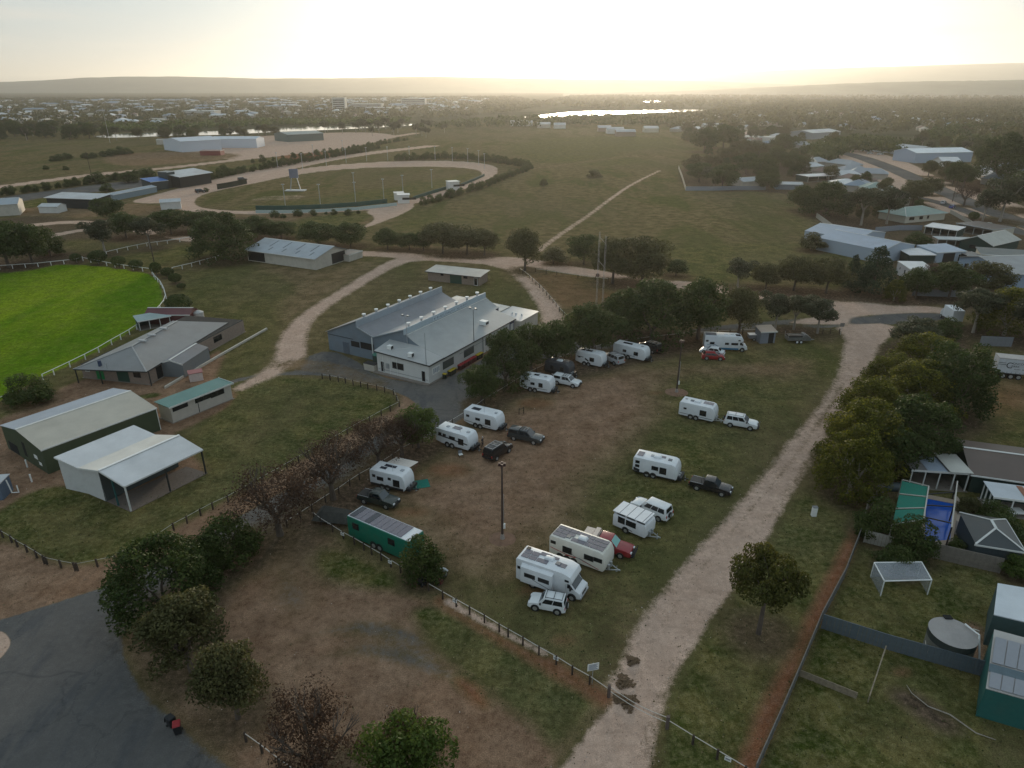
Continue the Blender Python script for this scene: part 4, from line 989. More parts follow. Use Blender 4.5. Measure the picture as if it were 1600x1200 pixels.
    if awning:
        ya, yb = w + .05, w + 2.5
        a, b = x0 + L * .2, x0 + L * .86
        MB().plate([(a, ya, Ht - .12), (b, ya, Ht - .12), (b, yb, Ht - .55), (a, yb, Ht - .55)], .02).done('awning', awning, t)
        for xx in (a, b): MB().beam((xx, yb, Ht - .55), (xx, w + .05, .9), .05).done('awning_arm', mat('maroon_arm', (.12, .03, .03), .5), t)
    return t
WN = lambda u, w_, a=1.35, b=2.05, s=2: (u, w_, a, b, s)
sd2 = solar; 
caravan('white caravan with tall square window in the top row, beside the white ute', (812, 605.5), (860, 614), [WN(.1, .45, 1.7, 2.05), WN(.42, .6, 1.5, 1.85), WN(.68, .6, 1.25, 1.95)], hatches=((.25, 0, .42), (.75, .1, .42)), panels=((.45, .2, .9, .6, solar_d),), antenna=.6, stripes=((.05, .85, .9, .85, .05, greyst),))
caravan('dark grey caravan under the trees between two white caravans of the top row', (851, 581), (889, 589), [WN(.3, .5), WN(.7, .6)], body=mat('charcoal_panel', (.055, .058, .068), .35, noise=.1), ac=.5, hatches=((.2, 0, .5), (.8, 0, .5)), lower=.5)
caravan('white caravan with black square graphics parked with the silver wagon', (899, 565), (940, 573.5), [WN(.14, .4, 1.6, 1.75), WN(.62, .75, 1.2, 1.9)], hatches=((.3, .2, .45),), panels=((.42, 0, 1.2, .7, solar_d), (.2, 0, .8, .7, solar_d)), stripes=((.36, 1.45, .50, 1.05, .22, blackp), (.05, 1.7, .3, 1.65, .07, blackp)), ac=.75)
caravan('white caravan in the top row with the black towing car behind it', (957.5, 552.5), (1007, 564), [WN(.36, .6, 1.45, 1.85), WN(.72, .75, 1.2, 1.85)], hatches=((.82, .1, .45),), panels=((.3, .1, 1.0, .7, solar_d), (.45, .1, 1.0, .7, solar_d)), ac=.6, stripes=((.25, .95, .7, .8, .06, greyst),))
caravan('white twin axle caravan hitched to the white wagon with a roof rack', (1060, 647), (1115, 659.5), [WN(.17, .35, 1.7, 1.85), WN(.68, .85, 1.15, 2.0)], hatches=((.3, 0, .5), (.12, .2, .35)), panels=((.75, .3, 1.5, .9, solar),), ac=.45, axle=(.42, 2), front_dark=False, rear_cut=False, stripes=((.02, .78, .95, .72, .05, greyst),))
caravan('long white caravan hitched to the black ute at the centre right', (988, 736), (1057, 752), [WN(.1, .45, 2.0, 2.3), WN(.1, .45, 1.35, 1.65), WN(.5, .75, 1.45, 1.95), WN(.68, .75, 1.1, 2.0)], hatches=((.38, .1, .45), (.78, 0, .5)), ac=.5, panels=((.12, 0, .8, 1.2, solar), (.6, .3, .8, .5, solar)), lower=.16, stripes=((.02, .95, .16, .70, .30, blackp),), axle=(.40, 2))
pt = caravan('white pop top caravan with raised roof beside the white wagon facing away', (957, 820), (1008, 841.5), [WN(.26, .75, 1.15, 1.85, 1), WN(.55, 1.1, 1.2, 1.8, 1)], Ht=2.05, front_dark=False, axle=(.40, 1), flat_nose=True, rear_cut=False, stripes=((.35, .75, .6, .62, .08, greyst),))
def pop_roof(t, L, W=2.4):
    r = MB().box(-L / 2 - .05, L / 2 - .2, -W / 2 - .06, W / 2 + .06, 2.38, 2.47).done('pop_up_roof', white, t, bevel=.03)
    s = MB().box(-L / 2 + .1, L / 2 - .4, -W / 2 + .08, W / 2 - .08, 2.04, 2.39).done('fabric_skirt', mat('skirt_vinyl', (.5, .52, .54), .7), t)
    for k in range(3): MB().box(-L / 2 + .5 + k * 1.3, -L / 2 + 1.5 + k * 1.3, -W / 2 + .05, -W / 2 + .085, 2.12, 2.30).done('mesh_window', blackp, s)
    for k in range(4): MB().box(-L / 2 + .8 + k * 1.0, -L / 2 + .86 + k * 1.0, -W / 2 - .03, W / 2 + .03, 2.47, 2.49).done('roof_bow', greyst, r)
pop_roof(pt, (P(957, 820, .42) - P(1008, 841.5, .42)).length)
pan = []
for i in range(8):
    for v in (-.55, .0, .55):
        if (i in (3, 4) and v == 0) or (i == 2 and v == -.55) or (i == 4 and v == .55 and False): continue
        pan.append((.09 + i * .112, v, .78 if i != 5 else .6, .58, solar))
bigvan = caravan('largest cream white caravan with rows of roof solar panels and red swoosh', (858, 863), (944, 895), [WN(.07, .5, 1.9, 2.15), WN(.33, .95, 1.25, 1.95), WN(.72, .95, 1.35, 1.9), WN(.88, .8, 1.55, 1.95)], W=2.5, Ht=2.78, body=cream, ac=.52, panels=pan, axle=(.33, 3), front_dark=False, hatches=((.3, -.4, .5),), rear_cut=False, nose=.8,
    stripes=((.02, 1.25, .30, 1.0, .04, redst), (.28, 1.0, .48, .95, .07, redst), (.30, .85, .50, 1.05, .05, redst), (.45, 1.15, .62, .95, .05, greyst), (.55, 1.1, .85, .62, .05, greyst), (.3, 1.6, .45, 1.2, .05, greyst), (.6, .95, .9, .55, .03, redst)))
caravan('white caravan parked with the dark ute with canopy, by the pipe rail fence', (725, 660), (777, 673), [WN(.12, .42, 1.75, 2.0), WN(.42, .65, 1.5, 1.8), WN(.72, .8, 1.1, 1.95)], hatches=((.85, 0, .4),), panels=((.28, -.1, 1.4, .8, solar_d),), antenna=.55, stripes=((.02, .9, .3, .78, .05, greyst), (.45, .75, .8, .62, .05, greyst)))
caravan('white caravan with a black side stripe and front window, person at its drawbar', (681, 689), (733, 704.5), [WN(.14, .42, 1.85, 2.15), WN(.27, .42, 1.85, 2.1), WN(.5, .85, 1.55, 2.0), WN(.76, .75, 1.1, 2.0)], hatches=((.25, 0, .42), (.85, 0, .45)), panels=((.5, .2, 1.3, .8, solar),), frontwin=True, antenna=.68, stripes=((.08, 1.62, .95, 1.28, .13, blackp),))
caravan('white caravan with its cream awning rolled out and black front box', (579, 756), (633, 769), [WN(.12, .35, 1.8, 2.1), WN(.3, .8, 1.45, 1.9), WN(.57, .35, 1.85, 2.1), WN(.76, .8, 1.0, 1.95)], hatches=((.8, .1, .45),), panels=((.35, .4, .9, .5, solar_d), (.5, .4, .9, .5, solar_d), (.3, -.2, .9, .5, solar_d)), antenna=.6, lower=.35, awning=mat('awning_canvas', (.68, .62, .57), .8, noise=.1))

black = paintmat('black_paint', (.012, .012, .015)); charcoal = paintmat('charcoal_paint', (.040, .046, .048)); dgreen = paintmat('dark_grey_green_paint', (.030, .040, .036)); wpaint = paintmat('white_car_paint', (.70, .72, .74)); redp = paintmat('red_paint', (.30, .018, .022)); silverp = paintmat('silver_paint', (.36, .37, .39)); mred = paintmat('maroon_paint', (.26, .020, .028)); bluep = paintmat('blue_paint', (.02, .06, .25))
car('white double cab ute with canopy next to the caravan of the top row', 'ute', (863, 600), (902, 608), wpaint, 'ute', canopy=True, rack=True, L=5.0)
car('silver wagon parked nose in beside the caravan with square graphics', 'car', (962, 572), (940, 562), silverp, 'wagon', rack=True)
car('black car in the shade behind the white caravan of the top row', 'car', (1020, 553), (1001, 546), black, 'wagon', rack=True, rackm=alloy)
car('white car mostly hidden behind the red hatchback', 'car', (1129, 558), (1093, 552), wpaint, 'sedan')
car('red hatchback in front of the blue waved motorhome', 'car', (1096, 562.5), (1133, 564.5), redp, 'hatch')
car('white off road wagon with roof rack towing the twin axle caravan', 'car', (1131, 666), (1181, 675), wpaint, 'wagon', rack=True, bullbar=True, spare=True, snorkel=True)
car('black dual cab ute towing the long white caravan', 'ute', (1078, 764), (1137, 779), black, 'ute', rack=False, tonneau=False)
car('white wagon with rear spare wheel facing away behind the pop top caravan', 'car', (1037, 819), (985, 797), wpaint, 'wagon', spare=True, L=5.0)
car('red ute with cream tray boxes, bull bar and windscreen shade', 'ute', (912, 857), (978, 876), mred, 'ute', bullbar=True, tray=mat('cream_tray', (.62, .52, .46), .5), sunshade=True, L=5.9, H=1.95)
car('small white three door off road car with black roof bars, facing left', 'car', (880, 963.5), (826, 953), wpaint, 'small', rack=True, spare=wpaint, L=3.75)
car('black wagon with roof rack between the caravans, seen from behind', 'car', (771, 724), (801, 704), black, 'wagon', rack=True, rackm=alloy, L=4.8)
car('dark grey ute with canopy and roof rack in front of the caravan by the rail', 'ute', (795, 687), (841, 697), charcoal, 'ute', canopy=True, rack=True, rackm=greyst)
car('grey green dual cab ute with open tub left of the awning caravan', 'ute', (558, 785), (614, 799), dgreen, 'ute')
car('white car parked at the far corner of the clubhouse', 'car', (352, 514), (371, 507), wpaint, 'sedan')
car('dark car under the side of the clubhouse roof', 'car', (322, 554), (304, 560), charcoal, 'hatch')
car('white delivery van beside the grey gabled shed', 'van', (1388, 405), (1391, 417), wpaint, 'van')
car('white car inside the open blue shed', 'car', (1478, 402), (1474, 410), wpaint, 'suv')
car('pale car parked on the roadside before the green roofed house', 'car', (1470, 322), (1484, 316), silverp, 'sedan')
car('dark blue car parked beside the pale roadside car', 'car', (1484, 328), (1498, 323), bluep, 'hatch')
car('pale green car parked outside the dark carport at the right', 'car', (1540, 356), (1557, 353), mat('pale_green_paint', (.4, .48, .45), .3), 'sedan')
car('white car on the residential driveway beyond the carports', 'car', (1332, 282), (1346, 279), wpaint, 'sedan')
car('white truck cab parked in the far depot', 'truck', (1282, 225), (1296, 223), wpaint, 'van')

def motorhome(label, p1, p2, Lb=None, big=True, blue=False):
    W = 2.45; c, rz, l = stand(p1, p2, W, .3); L = l; w = W / 2; Ht = 3.15
    t = thing('motorhome', label, 'motorhome', c, rz, 'caravans and campers on the camping ground'); x0, x1 = -L / 2, L / 2
    cabx = x1 - 1.35
    prof = [(x0, .55), (x0, Ht - .1), (x0 + .1, Ht), (cabx - .6, Ht), (cabx + .25, Ht - .25), (cabx + .50, Ht - .75), (cabx + .42, Ht - 1.05), (cabx - .25, 1.95), (cabx - .25, .42), (x0 + .8, .42)]
    MB().prism(prof, -w, w).done('body', white, t, bevel=.08, smooth=True)
    cabp = [(cabx - .26, .42), (cabx - .26, 2.1), (cabx + .15, 2.05), (cabx + .75, 1.35), (x1 - .05, 1.10), (x1, .85), (x1, .45), (x1 - .3, .38)]
    cb = MB().prism(cabp, -w * .86, w * .86).done('cab', white, t, bevel=.07, smooth=True)
    q = [(cabx + .77, -w * .82, 1.36), (cabx + .77, w * .82, 1.36), (cabx + .17, w * .78, 2.05), (cabx + .17, -w * .78, 2.05)]
    patch(MB(), q, .03, .97, .05, .97, .03).done('windscreen', wglass, t)
    for sy in (-1, 1):
        y = sy * (w * .86 + .004); q = [(cabx - .1, y, 1.38), (cabx + .62, y, 1.38), (cabx + .15, y, 1.92), (cabx - .1, y, 1.92)]
        MB().plate(q if sy < 0 else q[::-1], .01).done('cab_window', glass, t)
        MB().box(x1 - .06, x1 + .02, sy * w * .62 - .16, sy * w * .62 + .16, .72, .92).done('headlight', lampg, t, bevel=.01)
        MB().box(cabx + .25, cabx + .4, sy * w * .86 + (.02 if sy > 0 else -.3), sy * w * .86 + (.3 if sy > 0 else -.02), 1.35, 1.75).done('mirror', blackp, t)
        for xx in (x0 + L * .27, cabx + .45):
            MB().cyl((xx, sy * (w * .86), .42), (xx, sy * (w * (1.003 if xx < 0 else .865)), .42), .47, 14).done('wheel_arch', blackp, t)
            wheel(t, xx, sy * (w - .2 if xx > 0 else w - .12), .38, .26, None, sy)
        MB().box(x0 - .02, x0, sy * w * .85 - .08, sy * w * .85 + .08, .8, 1.3).done('tail_light', tail, t)
    MB().box(x1 - .02, x1 + .10, -w * .84, w * .84, .42, .66).done('front_bumper', alloy, t, bevel=.03)
    MB().box(x1 - .01, x1 + .03, -w * .4, w * .4, .72, .95).done('grille', blackp, t)
    ws = [(.06, .5, 1.9, 2.25)] + ([] if not blue else [(.18, .9, 1.4, 1.9), (.52, .75, 1.4, 1.85), (.7, 1.3, 1.4, 1.85)]) + [(.93 if not blue else .9, .45, 2.25, 2.5)]
    for (u, ww, a, b) in ws:
        if not blue and u > .8: u = (cabx - .1 - x0) / L
        if blue and u > .85: u = (cabx - .3 - x0) / L
        xx = x0 + u * L
        f = MB().box(xx - ww / 2, xx + ww / 2, -w - .025, -w + .01, a, b).done('window', blackp, t); MB().box(xx - ww / 2 + .05, xx + ww / 2 - .05, -w - .04, -w - .025, a + .05, b - .05).done('pane', glass, f)
        f = MB().box(xx - ww / 2, xx + ww / 2, w - .01, w + .025, a, b).done('window', blackp, t); MB().box(xx - ww / 2 + .05, xx + ww / 2 - .05, w + .025, w + .04, a + .05, b - .05).done('pane', glass, f)
    if not blue:   # slide-out room on the near side
        a, b = x0 + .75, x0 + L * .60
        s = MB().hexa([(a, -w - .45, .75), (b, -w - .45, .75), (b, -w + .01, .75), (a, -w + .01, .75)], [(a, -w - .45, 2.65), (b, -w - .45, 2.65), (b, -w + .01, 2.85), (a, -w + .01, 2.85)]).done('slide_out', white, t, bevel=.04, smooth=True)
        for k in (.30, .74):
            xx = a + (b - a) * k; f = MB().box(xx - .62, xx + .62, -w - .475, -w - .45, 1.55, 2.05).done('window', blackp, s)
        for (ua, za, ub, zb) in ((.38, 1.45, .62, 1.2), (.62, 1.2, .93, .92)):
            MB().plate([(a + (b - a) * ua, -w - .453, za), (a + (b - a) * ub, -w - .453, zb), (a + (b - a) * ub, -w - .453, zb + .06), (a + (b - a) * ua, -w - .453, za + .09)], .003).done('stripe', greyst, s)
        for (u, v, a_, b_) in ((.10, .25, .8, .62), (.10, -.35, .8, .62), (.22, .25, .8, .62), (.22, -.35, .8, .62), (.36, .55, 1.2, .5), (.37, -.35, 1.2, .6), (.66, -.1, .9, .62), (.50, .5, .9, .4)):
            MB().box(x0 + u * L - a_ / 2, x0 + u * L + a_ / 2, v * w - b_ / 2, v * w + b_ / 2, Ht + .02, Ht + .06).done('solar_panel', solar, t)
        MB().hexa([(x0 + .38 * L - .1, -.1, Ht), (x0 + .38 * L + 1.0, -.1, Ht), (x0 + .38 * L + 1.0, .55, Ht), (x0 + .38 * L - .1, .55, Ht)], [(x0 + .38 * L, -.02, Ht + .26), (x0 + .38 * L + .9, -.02, Ht + .26), (x0 + .38 * L + .9, .48, Ht + .26), (x0 + .38 * L, .48, Ht + .26)]).done('air_conditioner', white, t, bevel=.05, smooth=True)
        MB().box(x0 + .56 * L, x0 + .56 * L + .5, -.3, .2, Ht, Ht + .12).done('roof_hatch', greyst, t, bevel=.02)
        MB().box(x0 + .04 * L, x0 + .04 * L + .4, .6, 1.0, Ht, Ht + .1).done('roof_hatch', blackp, t)
    else:
        bl = mat('blue_decal', (.03, .16, .28), .4, noise=.05)
        MB().box(x0 + .1, cabx - .3, -w - .006, -w, .43, .78).done('lower_band', bl, t)
        mw = MB()
        for k in range(10): xx = x0 + .5 + k * .22; z1 = 1.15 + .16 * math.sin(k * 1.1); z2 = 1.15 + .16 * math.sin((k + 1) * 1.1); mw.plate([(xx, -w - .006, z1), (xx + .22, -w - .006, z2), (xx + .22, -w - .006, z2 + .09), (xx, -w - .006, z1 + .09)], .003)
        mw.done('wave_decal', bl, t)
        MB().box(x0 + .2, x0 + 2.2, -.9, .2, Ht, Ht + .14).done('roof_rack', greyst, t)
        for u in (.45, .6): MB().box(x0 + u * L, x0 + u * L + .7, -.3, .35, Ht, Ht + .22).done('roof_hatch', white, t, bevel=.03)
        MB().box(x0 + .72 * L, x0 + .72 * L + .9, -.8, .2, Ht + .02, Ht + .06).done('solar_panel', solar_d, t)
    return t
motorhome('white motorhome with slide out room and solar roof, nearest the camera', (806, 906), (905, 941))
motorhome('white motorhome with blue waves along its lower side in the back corner', (1099.5, 545.5), (1167, 548.5), blue=True)

# green bus-like trailer
def green_bus():
    W = 2.5; a, b = P(545, 836, .35), P(641, 879, .35); d = b - a; L = d.length; d.normalize(); n = Vector((-d.y, d.x, 0)); c = (a + b) / 2 + n * W / 2; c.z = 0
    g = mat('green_panel', (.006, .16, .105), .4, noise=.08, dirt=.15)
    t = thing('box_trailer', 'long green caravan bus with a roof covered in solar panels, behind the fence', 'bus', c, math.atan2(d.y, d.x)); w = W / 2; x0, x1 = -L / 2, L / 2; Ht = 3.0
    MB().box(x0, x1, -w, w, .30, Ht).done('body', g, t, bevel=.06, smooth=True)
    MB().box(x0 + .1, x1 - .1, -w + .08, w - .08, Ht - .01, Ht + .05).done('roof', white, t)
    for k in range(10):
        xx = x0 + .25 + k * .78
        if xx + .7 > x1 - .9: break
        MB().box(xx, xx + .72, -w + .18, w - .18, Ht + .07, Ht + .11).done('solar_panel', solar_d if k in (0, 3) else solar, t)
    for u in (.14, .72):
        f = MB().box(x0 + u * L - .5, x0 + u * L + .5, -w - .03, -w + .01, 1.6, 2.45).done('window', blackp, t); MB().box(x0 + u * L - .44, x0 + u * L + .44, -w - .045, -w - .03, 1.66, 2.4).done('pane', glass, f)
    for k in (0, 1):
        xx = x0 + L * .42 + k * .9
        for sy in (-1, 1):
            MB().cyl((xx, sy * (w - .1), .5), (xx, sy * (w + .01), .5), .52, 14).done('wheel_arch', blackp, t); wheel(t, xx, sy * (w - .12), .42, .25, None, sy)
    MB().beam((x1 - .2, -.6, .5), (x1 + 1.1, 0, .5), .1).beam((x1 - .2, .6, .5), (x1 + 1.1, 0, .5), .1).done('drawbar', galv, t)
    for u in (.1, .9): MB().cyl((x0 + u * L, -w + .2, 0), (x0 + u * L, -w + .2, .5), .05, 8).done('leg', galv, t)
green_bus()
# tarpaulin covered camper trailer
def tarp_trailer():
    c = P(522, 812); t = thing('camper_trailer', 'dark canvas covered camper trailer under the bare trees, left of the green bus', 'trailer', c, math.radians(-8))
    cv = mat('dark_canvas', (.050, .050, .045), .9, noise=.25, nscale=2, bump=.3, bscale=3)
    MB().add([(-2.3, -1.4, .55), (2.2, -1.5, .5), (2.3, 1.3, .6), (-2.1, 1.5, .75), (-1.4, -.3, 1.35), (1.3, -.3, 1.2), (1.4, .6, 1.25), (-1.3, .7, 1.5)], [(0, 1, 5, 4), (1, 2, 6, 5), (2, 3, 7, 6), (3, 0, 4, 7), (4, 5, 6, 7), (3, 2, 1, 0)]).done('canvas_cover', cv, t, bevel=.08, smooth=True)
    MB().box(-1.6, 1.6, -.9, .9, .35, .6).done('trailer_bed', blackp, t)
    MB().beam((1.5, -.5, .45), (3.0, 0, .45), .09).beam((1.5, .5, .45), (3.0, 0, .45), .09).done('drawbar', galv, t)
    for sy in (-1, 1): wheel(t, -.2, sy * 1.0, .36, .22, None, sy)
    MB().box(1.7, 2.2, -.5, .4, .55, .85).done('orange_bag', mat('orange_fabric', (.45, .12, .05), .8), t)
tarp_trailer()
# metal camper trailer, white small trailer
def metal_camper():
    c, rz, L = stand((1230, 537), (1266, 537), 1.9); L = 4.6
    t = thing('camper_trailer', 'bare metal tandem camper trailer with a sloped front in the back corner', 'trailer', c, rz); w = .95; x0, x1 = -L / 2, L / 2
    gm = mat('dull_metal', (.22, .23, .24), .45, metal=.6, noise=.2, dirt=.3)
    MB().prism([(x0, .6), (x0, 1.25), (x1 - 1.5, 1.35), (x1 - 1.35, 1.85), (x1 - 1.0, 1.9), (x1, 1.2), (x1 + .05, .6)], -w, w).done('body', gm, t, bevel=.03)
    MB().box(x0 + .1, x1 - 1.7, -w + .05, w - .05, 1.3, 1.62).done('canvas_top', blackp, t, bevel=.08)
    patch(MB(), [(x1, -w * .9, 1.22), (x1, w * .9, 1.22), (x1 - 1.0, w * .9, 1.92), (x1 - 1.0, -w * .9, 1.92)], .05, .95, .05, .95, .02).done('hatch_lid', mat('pale_lid', (.5, .51, .52), .4), t)
    MB().beam((x0, -w, 1.25), (x0, -w, 2.1), .05).beam((x0, w, 1.25), (x0, w, 2.1), .05).beam((x0, -w, 2.1), (x1 - 1.4, -w, 1.8), .05).done('rack_frame', galv, t)
    for k in (0, 1):
        for sy in (-1, 1): wheel(t, x0 + 1.9 + k * .8, sy * w, .36, .2, lampg, sy)
    MB().beam((x1, -.4, .6), (x1 + 1.1, 0, .55), .08).beam((x1, .4, .6), (x1 + 1.1, 0, .55), .08).done('drawbar', galv, t)
metal_camper()
c = P(1176, 531); t = thing('box_trailer', 'small white box trailer between the motorhome and the tin hut', 'trailer', c, 0)
MB().box(-1.0, 1.0, -.65, .65, .5, 1.25).done('body', greyst, t, bevel=.03); MB().box(-1.05, 1.05, -.7, .7, 1.25, 1.33).done('lid', white, t); [wheel(t, 0, s * .72, .3, .18, None, s) for s in (-1, 1)]; MB().beam((1, 0, .5), (1.9, 0, .5), .08).done('drawbar', galv, t)

# motorcycles
def motorcycle(label, u, v, rz, col, pale=True):
    t = thing('motorcycle', label, 'motorcycle', P(u, v), rz)
    for x in (-.72, .78): w_ = MB().cyl((x, -.07, .32), (x, .07, .32), .32, 16).done('wheel', rubber, t, bevel=.03); MB().cyl((x, -.075, .32), (x, .075, .32), .17, 12).done('rim', alloy, w_)
    MB().prism([(-.35, .35), (-.30, .75), (.1, .95), (.42, .85), (.35, .4), (0, .28)], -.16, .16).done('engine', blackp, t, bevel=.04)
    MB().prism([(-.05, .78), (0, 1.0), (.3, 1.05), (.5, .9), (.35, .75)], -.17, .17).done('fuel_tank', col, t, bevel=.05, smooth=True)
    MB().prism([(-1.0, .72), (-.95, .92), (-.1, .86), (-.05, .78)], -.15, .15).done('seat', blackp, t, bevel=.04)
    MB().prism([(.45, .85), (.42, 1.25), (.6, 1.35), (.85, .9), (.8, .7)], -.2, .2).done('front_fairing', white if pale else col, t, bevel=.05, smooth=True)
    MB().beam((.6, -.1, 1.0), (.78, -.1, .32), .06).beam((.6, .1, 1.0), (.78, .1, .32), .06).done('fork', alloy, t)
    MB().tube([(.35, -.42, 1.12), (.5, 0, 1.1), (.35, .42, 1.12)], [.025] * 3, 6).done('handlebar', blackp, t)
    for sy in (-1, 1):
        MB().box(.38, .5, sy * .40 - .09, sy * .40 + .09, 1.12, 1.28).done('mirror', white if pale else blackp, t, bevel=.02)
        MB().box(-1.0, -.5, sy * .32 - .13, sy * .32 + .13, .42, .78).done('pannier', col, t, bevel=.04)
    MB().box(-1.15, -.75, -.25, .25, .92, 1.25).done('top_box', col, t, bevel=.05)
motorcycle('dark red touring motorcycle with white fairing beside the fence gap', 691, 908, math.radians(66), mat('dull_red_fairing', (.13, .03, .035), .4))
motorcycle('dark motorcycle in the shade under the tree by the bus', 664, 910, math.radians(75), blackp, pale=False)

# curtain sided trailer on the right with its lettering
def text_part(s, size, m, parent, loc, rot, name='lettering', ext=.004):
    cu = D.curves.new(name, 'FONT'); cu.body = s; cu.size = size; cu.extrude = ext; cu.align_x = 'LEFT'
    ob = D.objects.new(name, cu); COL.objects.link(ob)
    dg = bpy.context.evaluated_depsgraph_get(); me = D.meshes.new_from_object(ob.evaluated_get(dg)); D.objects.remove(ob)
    me.materials.clear(); me.materials.append(m); o = obj(name, me, parent, loc); o.rotation_euler = rot; return o
def curtain_trailer():
    a = P(1555, 583, .9); b = P(1640, 592, .9); d = (b - a).normalized(); W = 2.5; L = 13.5
    t = thing('semi_trailer', 'white curtain sided truck trailer with large black lettering at the right edge', 'truck trailer', (a.x, a.y, 0), math.atan2(d.y, d.x))
    cw = mat('curtain_vinyl', (.55, .57, .61), .5, noise=.06, dirt=.25)
    MB().box(0, L, 0, W, 1.15, 3.75).done('curtain_body', cw, t, bevel=.04); MB().box(-.02, L, -.02, W + .02, 3.75, 3.9).done('roof', mat('grimy_white', (.38, .36, .35), .6, noise=.1), t)
    MB().box(0, L, .1, W - .1, .95, 1.15).done('chassis', blackp, t)
    for k in range(20): MB().box(.35 + k * .66, .42 + k * .66, -.03, 0, 1.1, 1.4).done('strap', greyst, t)
    for x in (1.3, 2.5, 3.7):
        for sy, y in ((-1, .2), (1, W - .2)): wheel(t, x, y, .5, .3, None, sy)
    MB().cyl((L - 3, .4, 0), (L - 3, .4, 1), .08, 8).cyl((L - 3, W - .4, 0), (L - 3, W - .4, 1), .08, 8).done('landing_leg', galv, t)
    R = (math.pi / 2, 0, 0)
    ctx = 1.25
    text_part('C', 1.55, blackp, t, (ctx, -.012, 2.10), R)
    text_part('ONCORD', .52, blackp, t, (ctx + .95, -.012, 2.86), R)
    text_part('PARK', .52, blackp, t, (ctx + .85, -.012, 2.32), R)
    m = MB(); [m.box(ctx + 1.4 + k * .2, ctx + 1.53 + k * .2, -.01, 0, 1.92, 2.06) for k in range(12) if k != 5]; m.done('small_print', greyst, t)
    for (xa, xb, z) in ((.05, ctx - .05, 2.95), (.05, ctx + .02, 2.65), (ctx + 3.9, ctx + 6.5, 2.85), (ctx + 3.3, ctx + 6.5, 2.55)): MB().box(xa, xb, -.008, 0, z, z + .09).done('stripe', blackp, t)
curtain_trailer()
c = P(1486, 503); t = thing('box_truck', 'white box truck body standing at the end of the dirt road', 'truck', c, math.radians(82))
MB().box(-2.4, 2.2, -1.15, 1.15, .9, 3.3).done('box_body', white, t, bevel=.04); MB().prism([(2.25, .6), (2.25, 2.3), (3.0, 2.25), (3.6, 1.5), (3.7, .6)], -1.0, 1.0).done('cab', wpaint, t, bevel=.06)
[wheel(t, x, s * .98, .42, .26, None, s) for x in (-1.4, 2.9) for s in (-1, 1)]
MB().box(-2.4, 3.0, -.45, .45, .55, .9).done('chassis', blackp, t); MB().box(-2.43, -2.4, -1.05, 1.05, 1.0, 3.2).done('rear_door', mat('door_panel', (.6, .62, .64), .4), t)
# row of cars in the far yard and on the racecourse
for i, (u, v, m_) in enumerate([(1350, 236, wpaint), (1357, 237.5, silverp), (1364, 236.5, wpaint), (1371, 238, wpaint), (1378, 238.5, silverp), (1385, 239.5, wpaint), (1360, 240.5, wpaint), (1376, 242, wpaint)]):
    car('pale car parked in the crowded far yard left of the long white shed', 'car', (u - 4, v), (u + 4, v), m_, 'sedan', group='cars in the far yard left of the long white shed')
car('dark tractor like vehicle on the racecourse track', 'vehicle', (374, 283), (386, 282), black, 'wagon')
car('dark vehicle standing at the near left bend of the racecourse', 'vehicle', (309, 302), (320, 301), black, 'wagon')
# ------------------------------------------------------------------ buildings
def roofm(name, c, axis=0, period=0.5, dirt=0.25, rough=0.5): return mat(name, c, rough, noise=0.10, nscale=0.35, ribs=(axis, period), dirt=dirt)
fasc = mat('white_fascia', (.62, .62, .60), .5, noise=.08, dirt=.15); fascd = mat('dark_fascia', (.03, .035, .035), .5)
darkin = mat('dark_opening', (.012, .013, .014), .9, noise=0)  # near black colour standing in for the unlit space behind openings
conc = mat('concrete_slab', (.23, .20, .175), .9, noise=.15, nscale=.6, dirt=.3)
def frame3(A, B, Cc=None, W=None):
    a, b = P(*A), P(*B); d = b - a; L = d.length; d.normalize(); n = Vector((-d.y, d.x, 0))
    if W is None: W = (P(*Cc) - a).dot(n)
    return a, math.atan2(d.y, d.x), L, W
def face_q(f, L, W, z0, z1):      # wall quad from outside, left to right
    return {'F': [(0, 0, z0), (L, 0, z0), (L, 0, z1), (0, 0, z1)], 'R': [(L, 0, z0), (L, W, z0), (L, W, z1), (L, 0, z1)],
            'B': [(L, W, z0), (0, W, z0), (0, W, z1), (L, W, z1)], 'L': [(0, W, z0), (0, 0, z0), (0, 0, z1), (0, W, z1)]}[f]
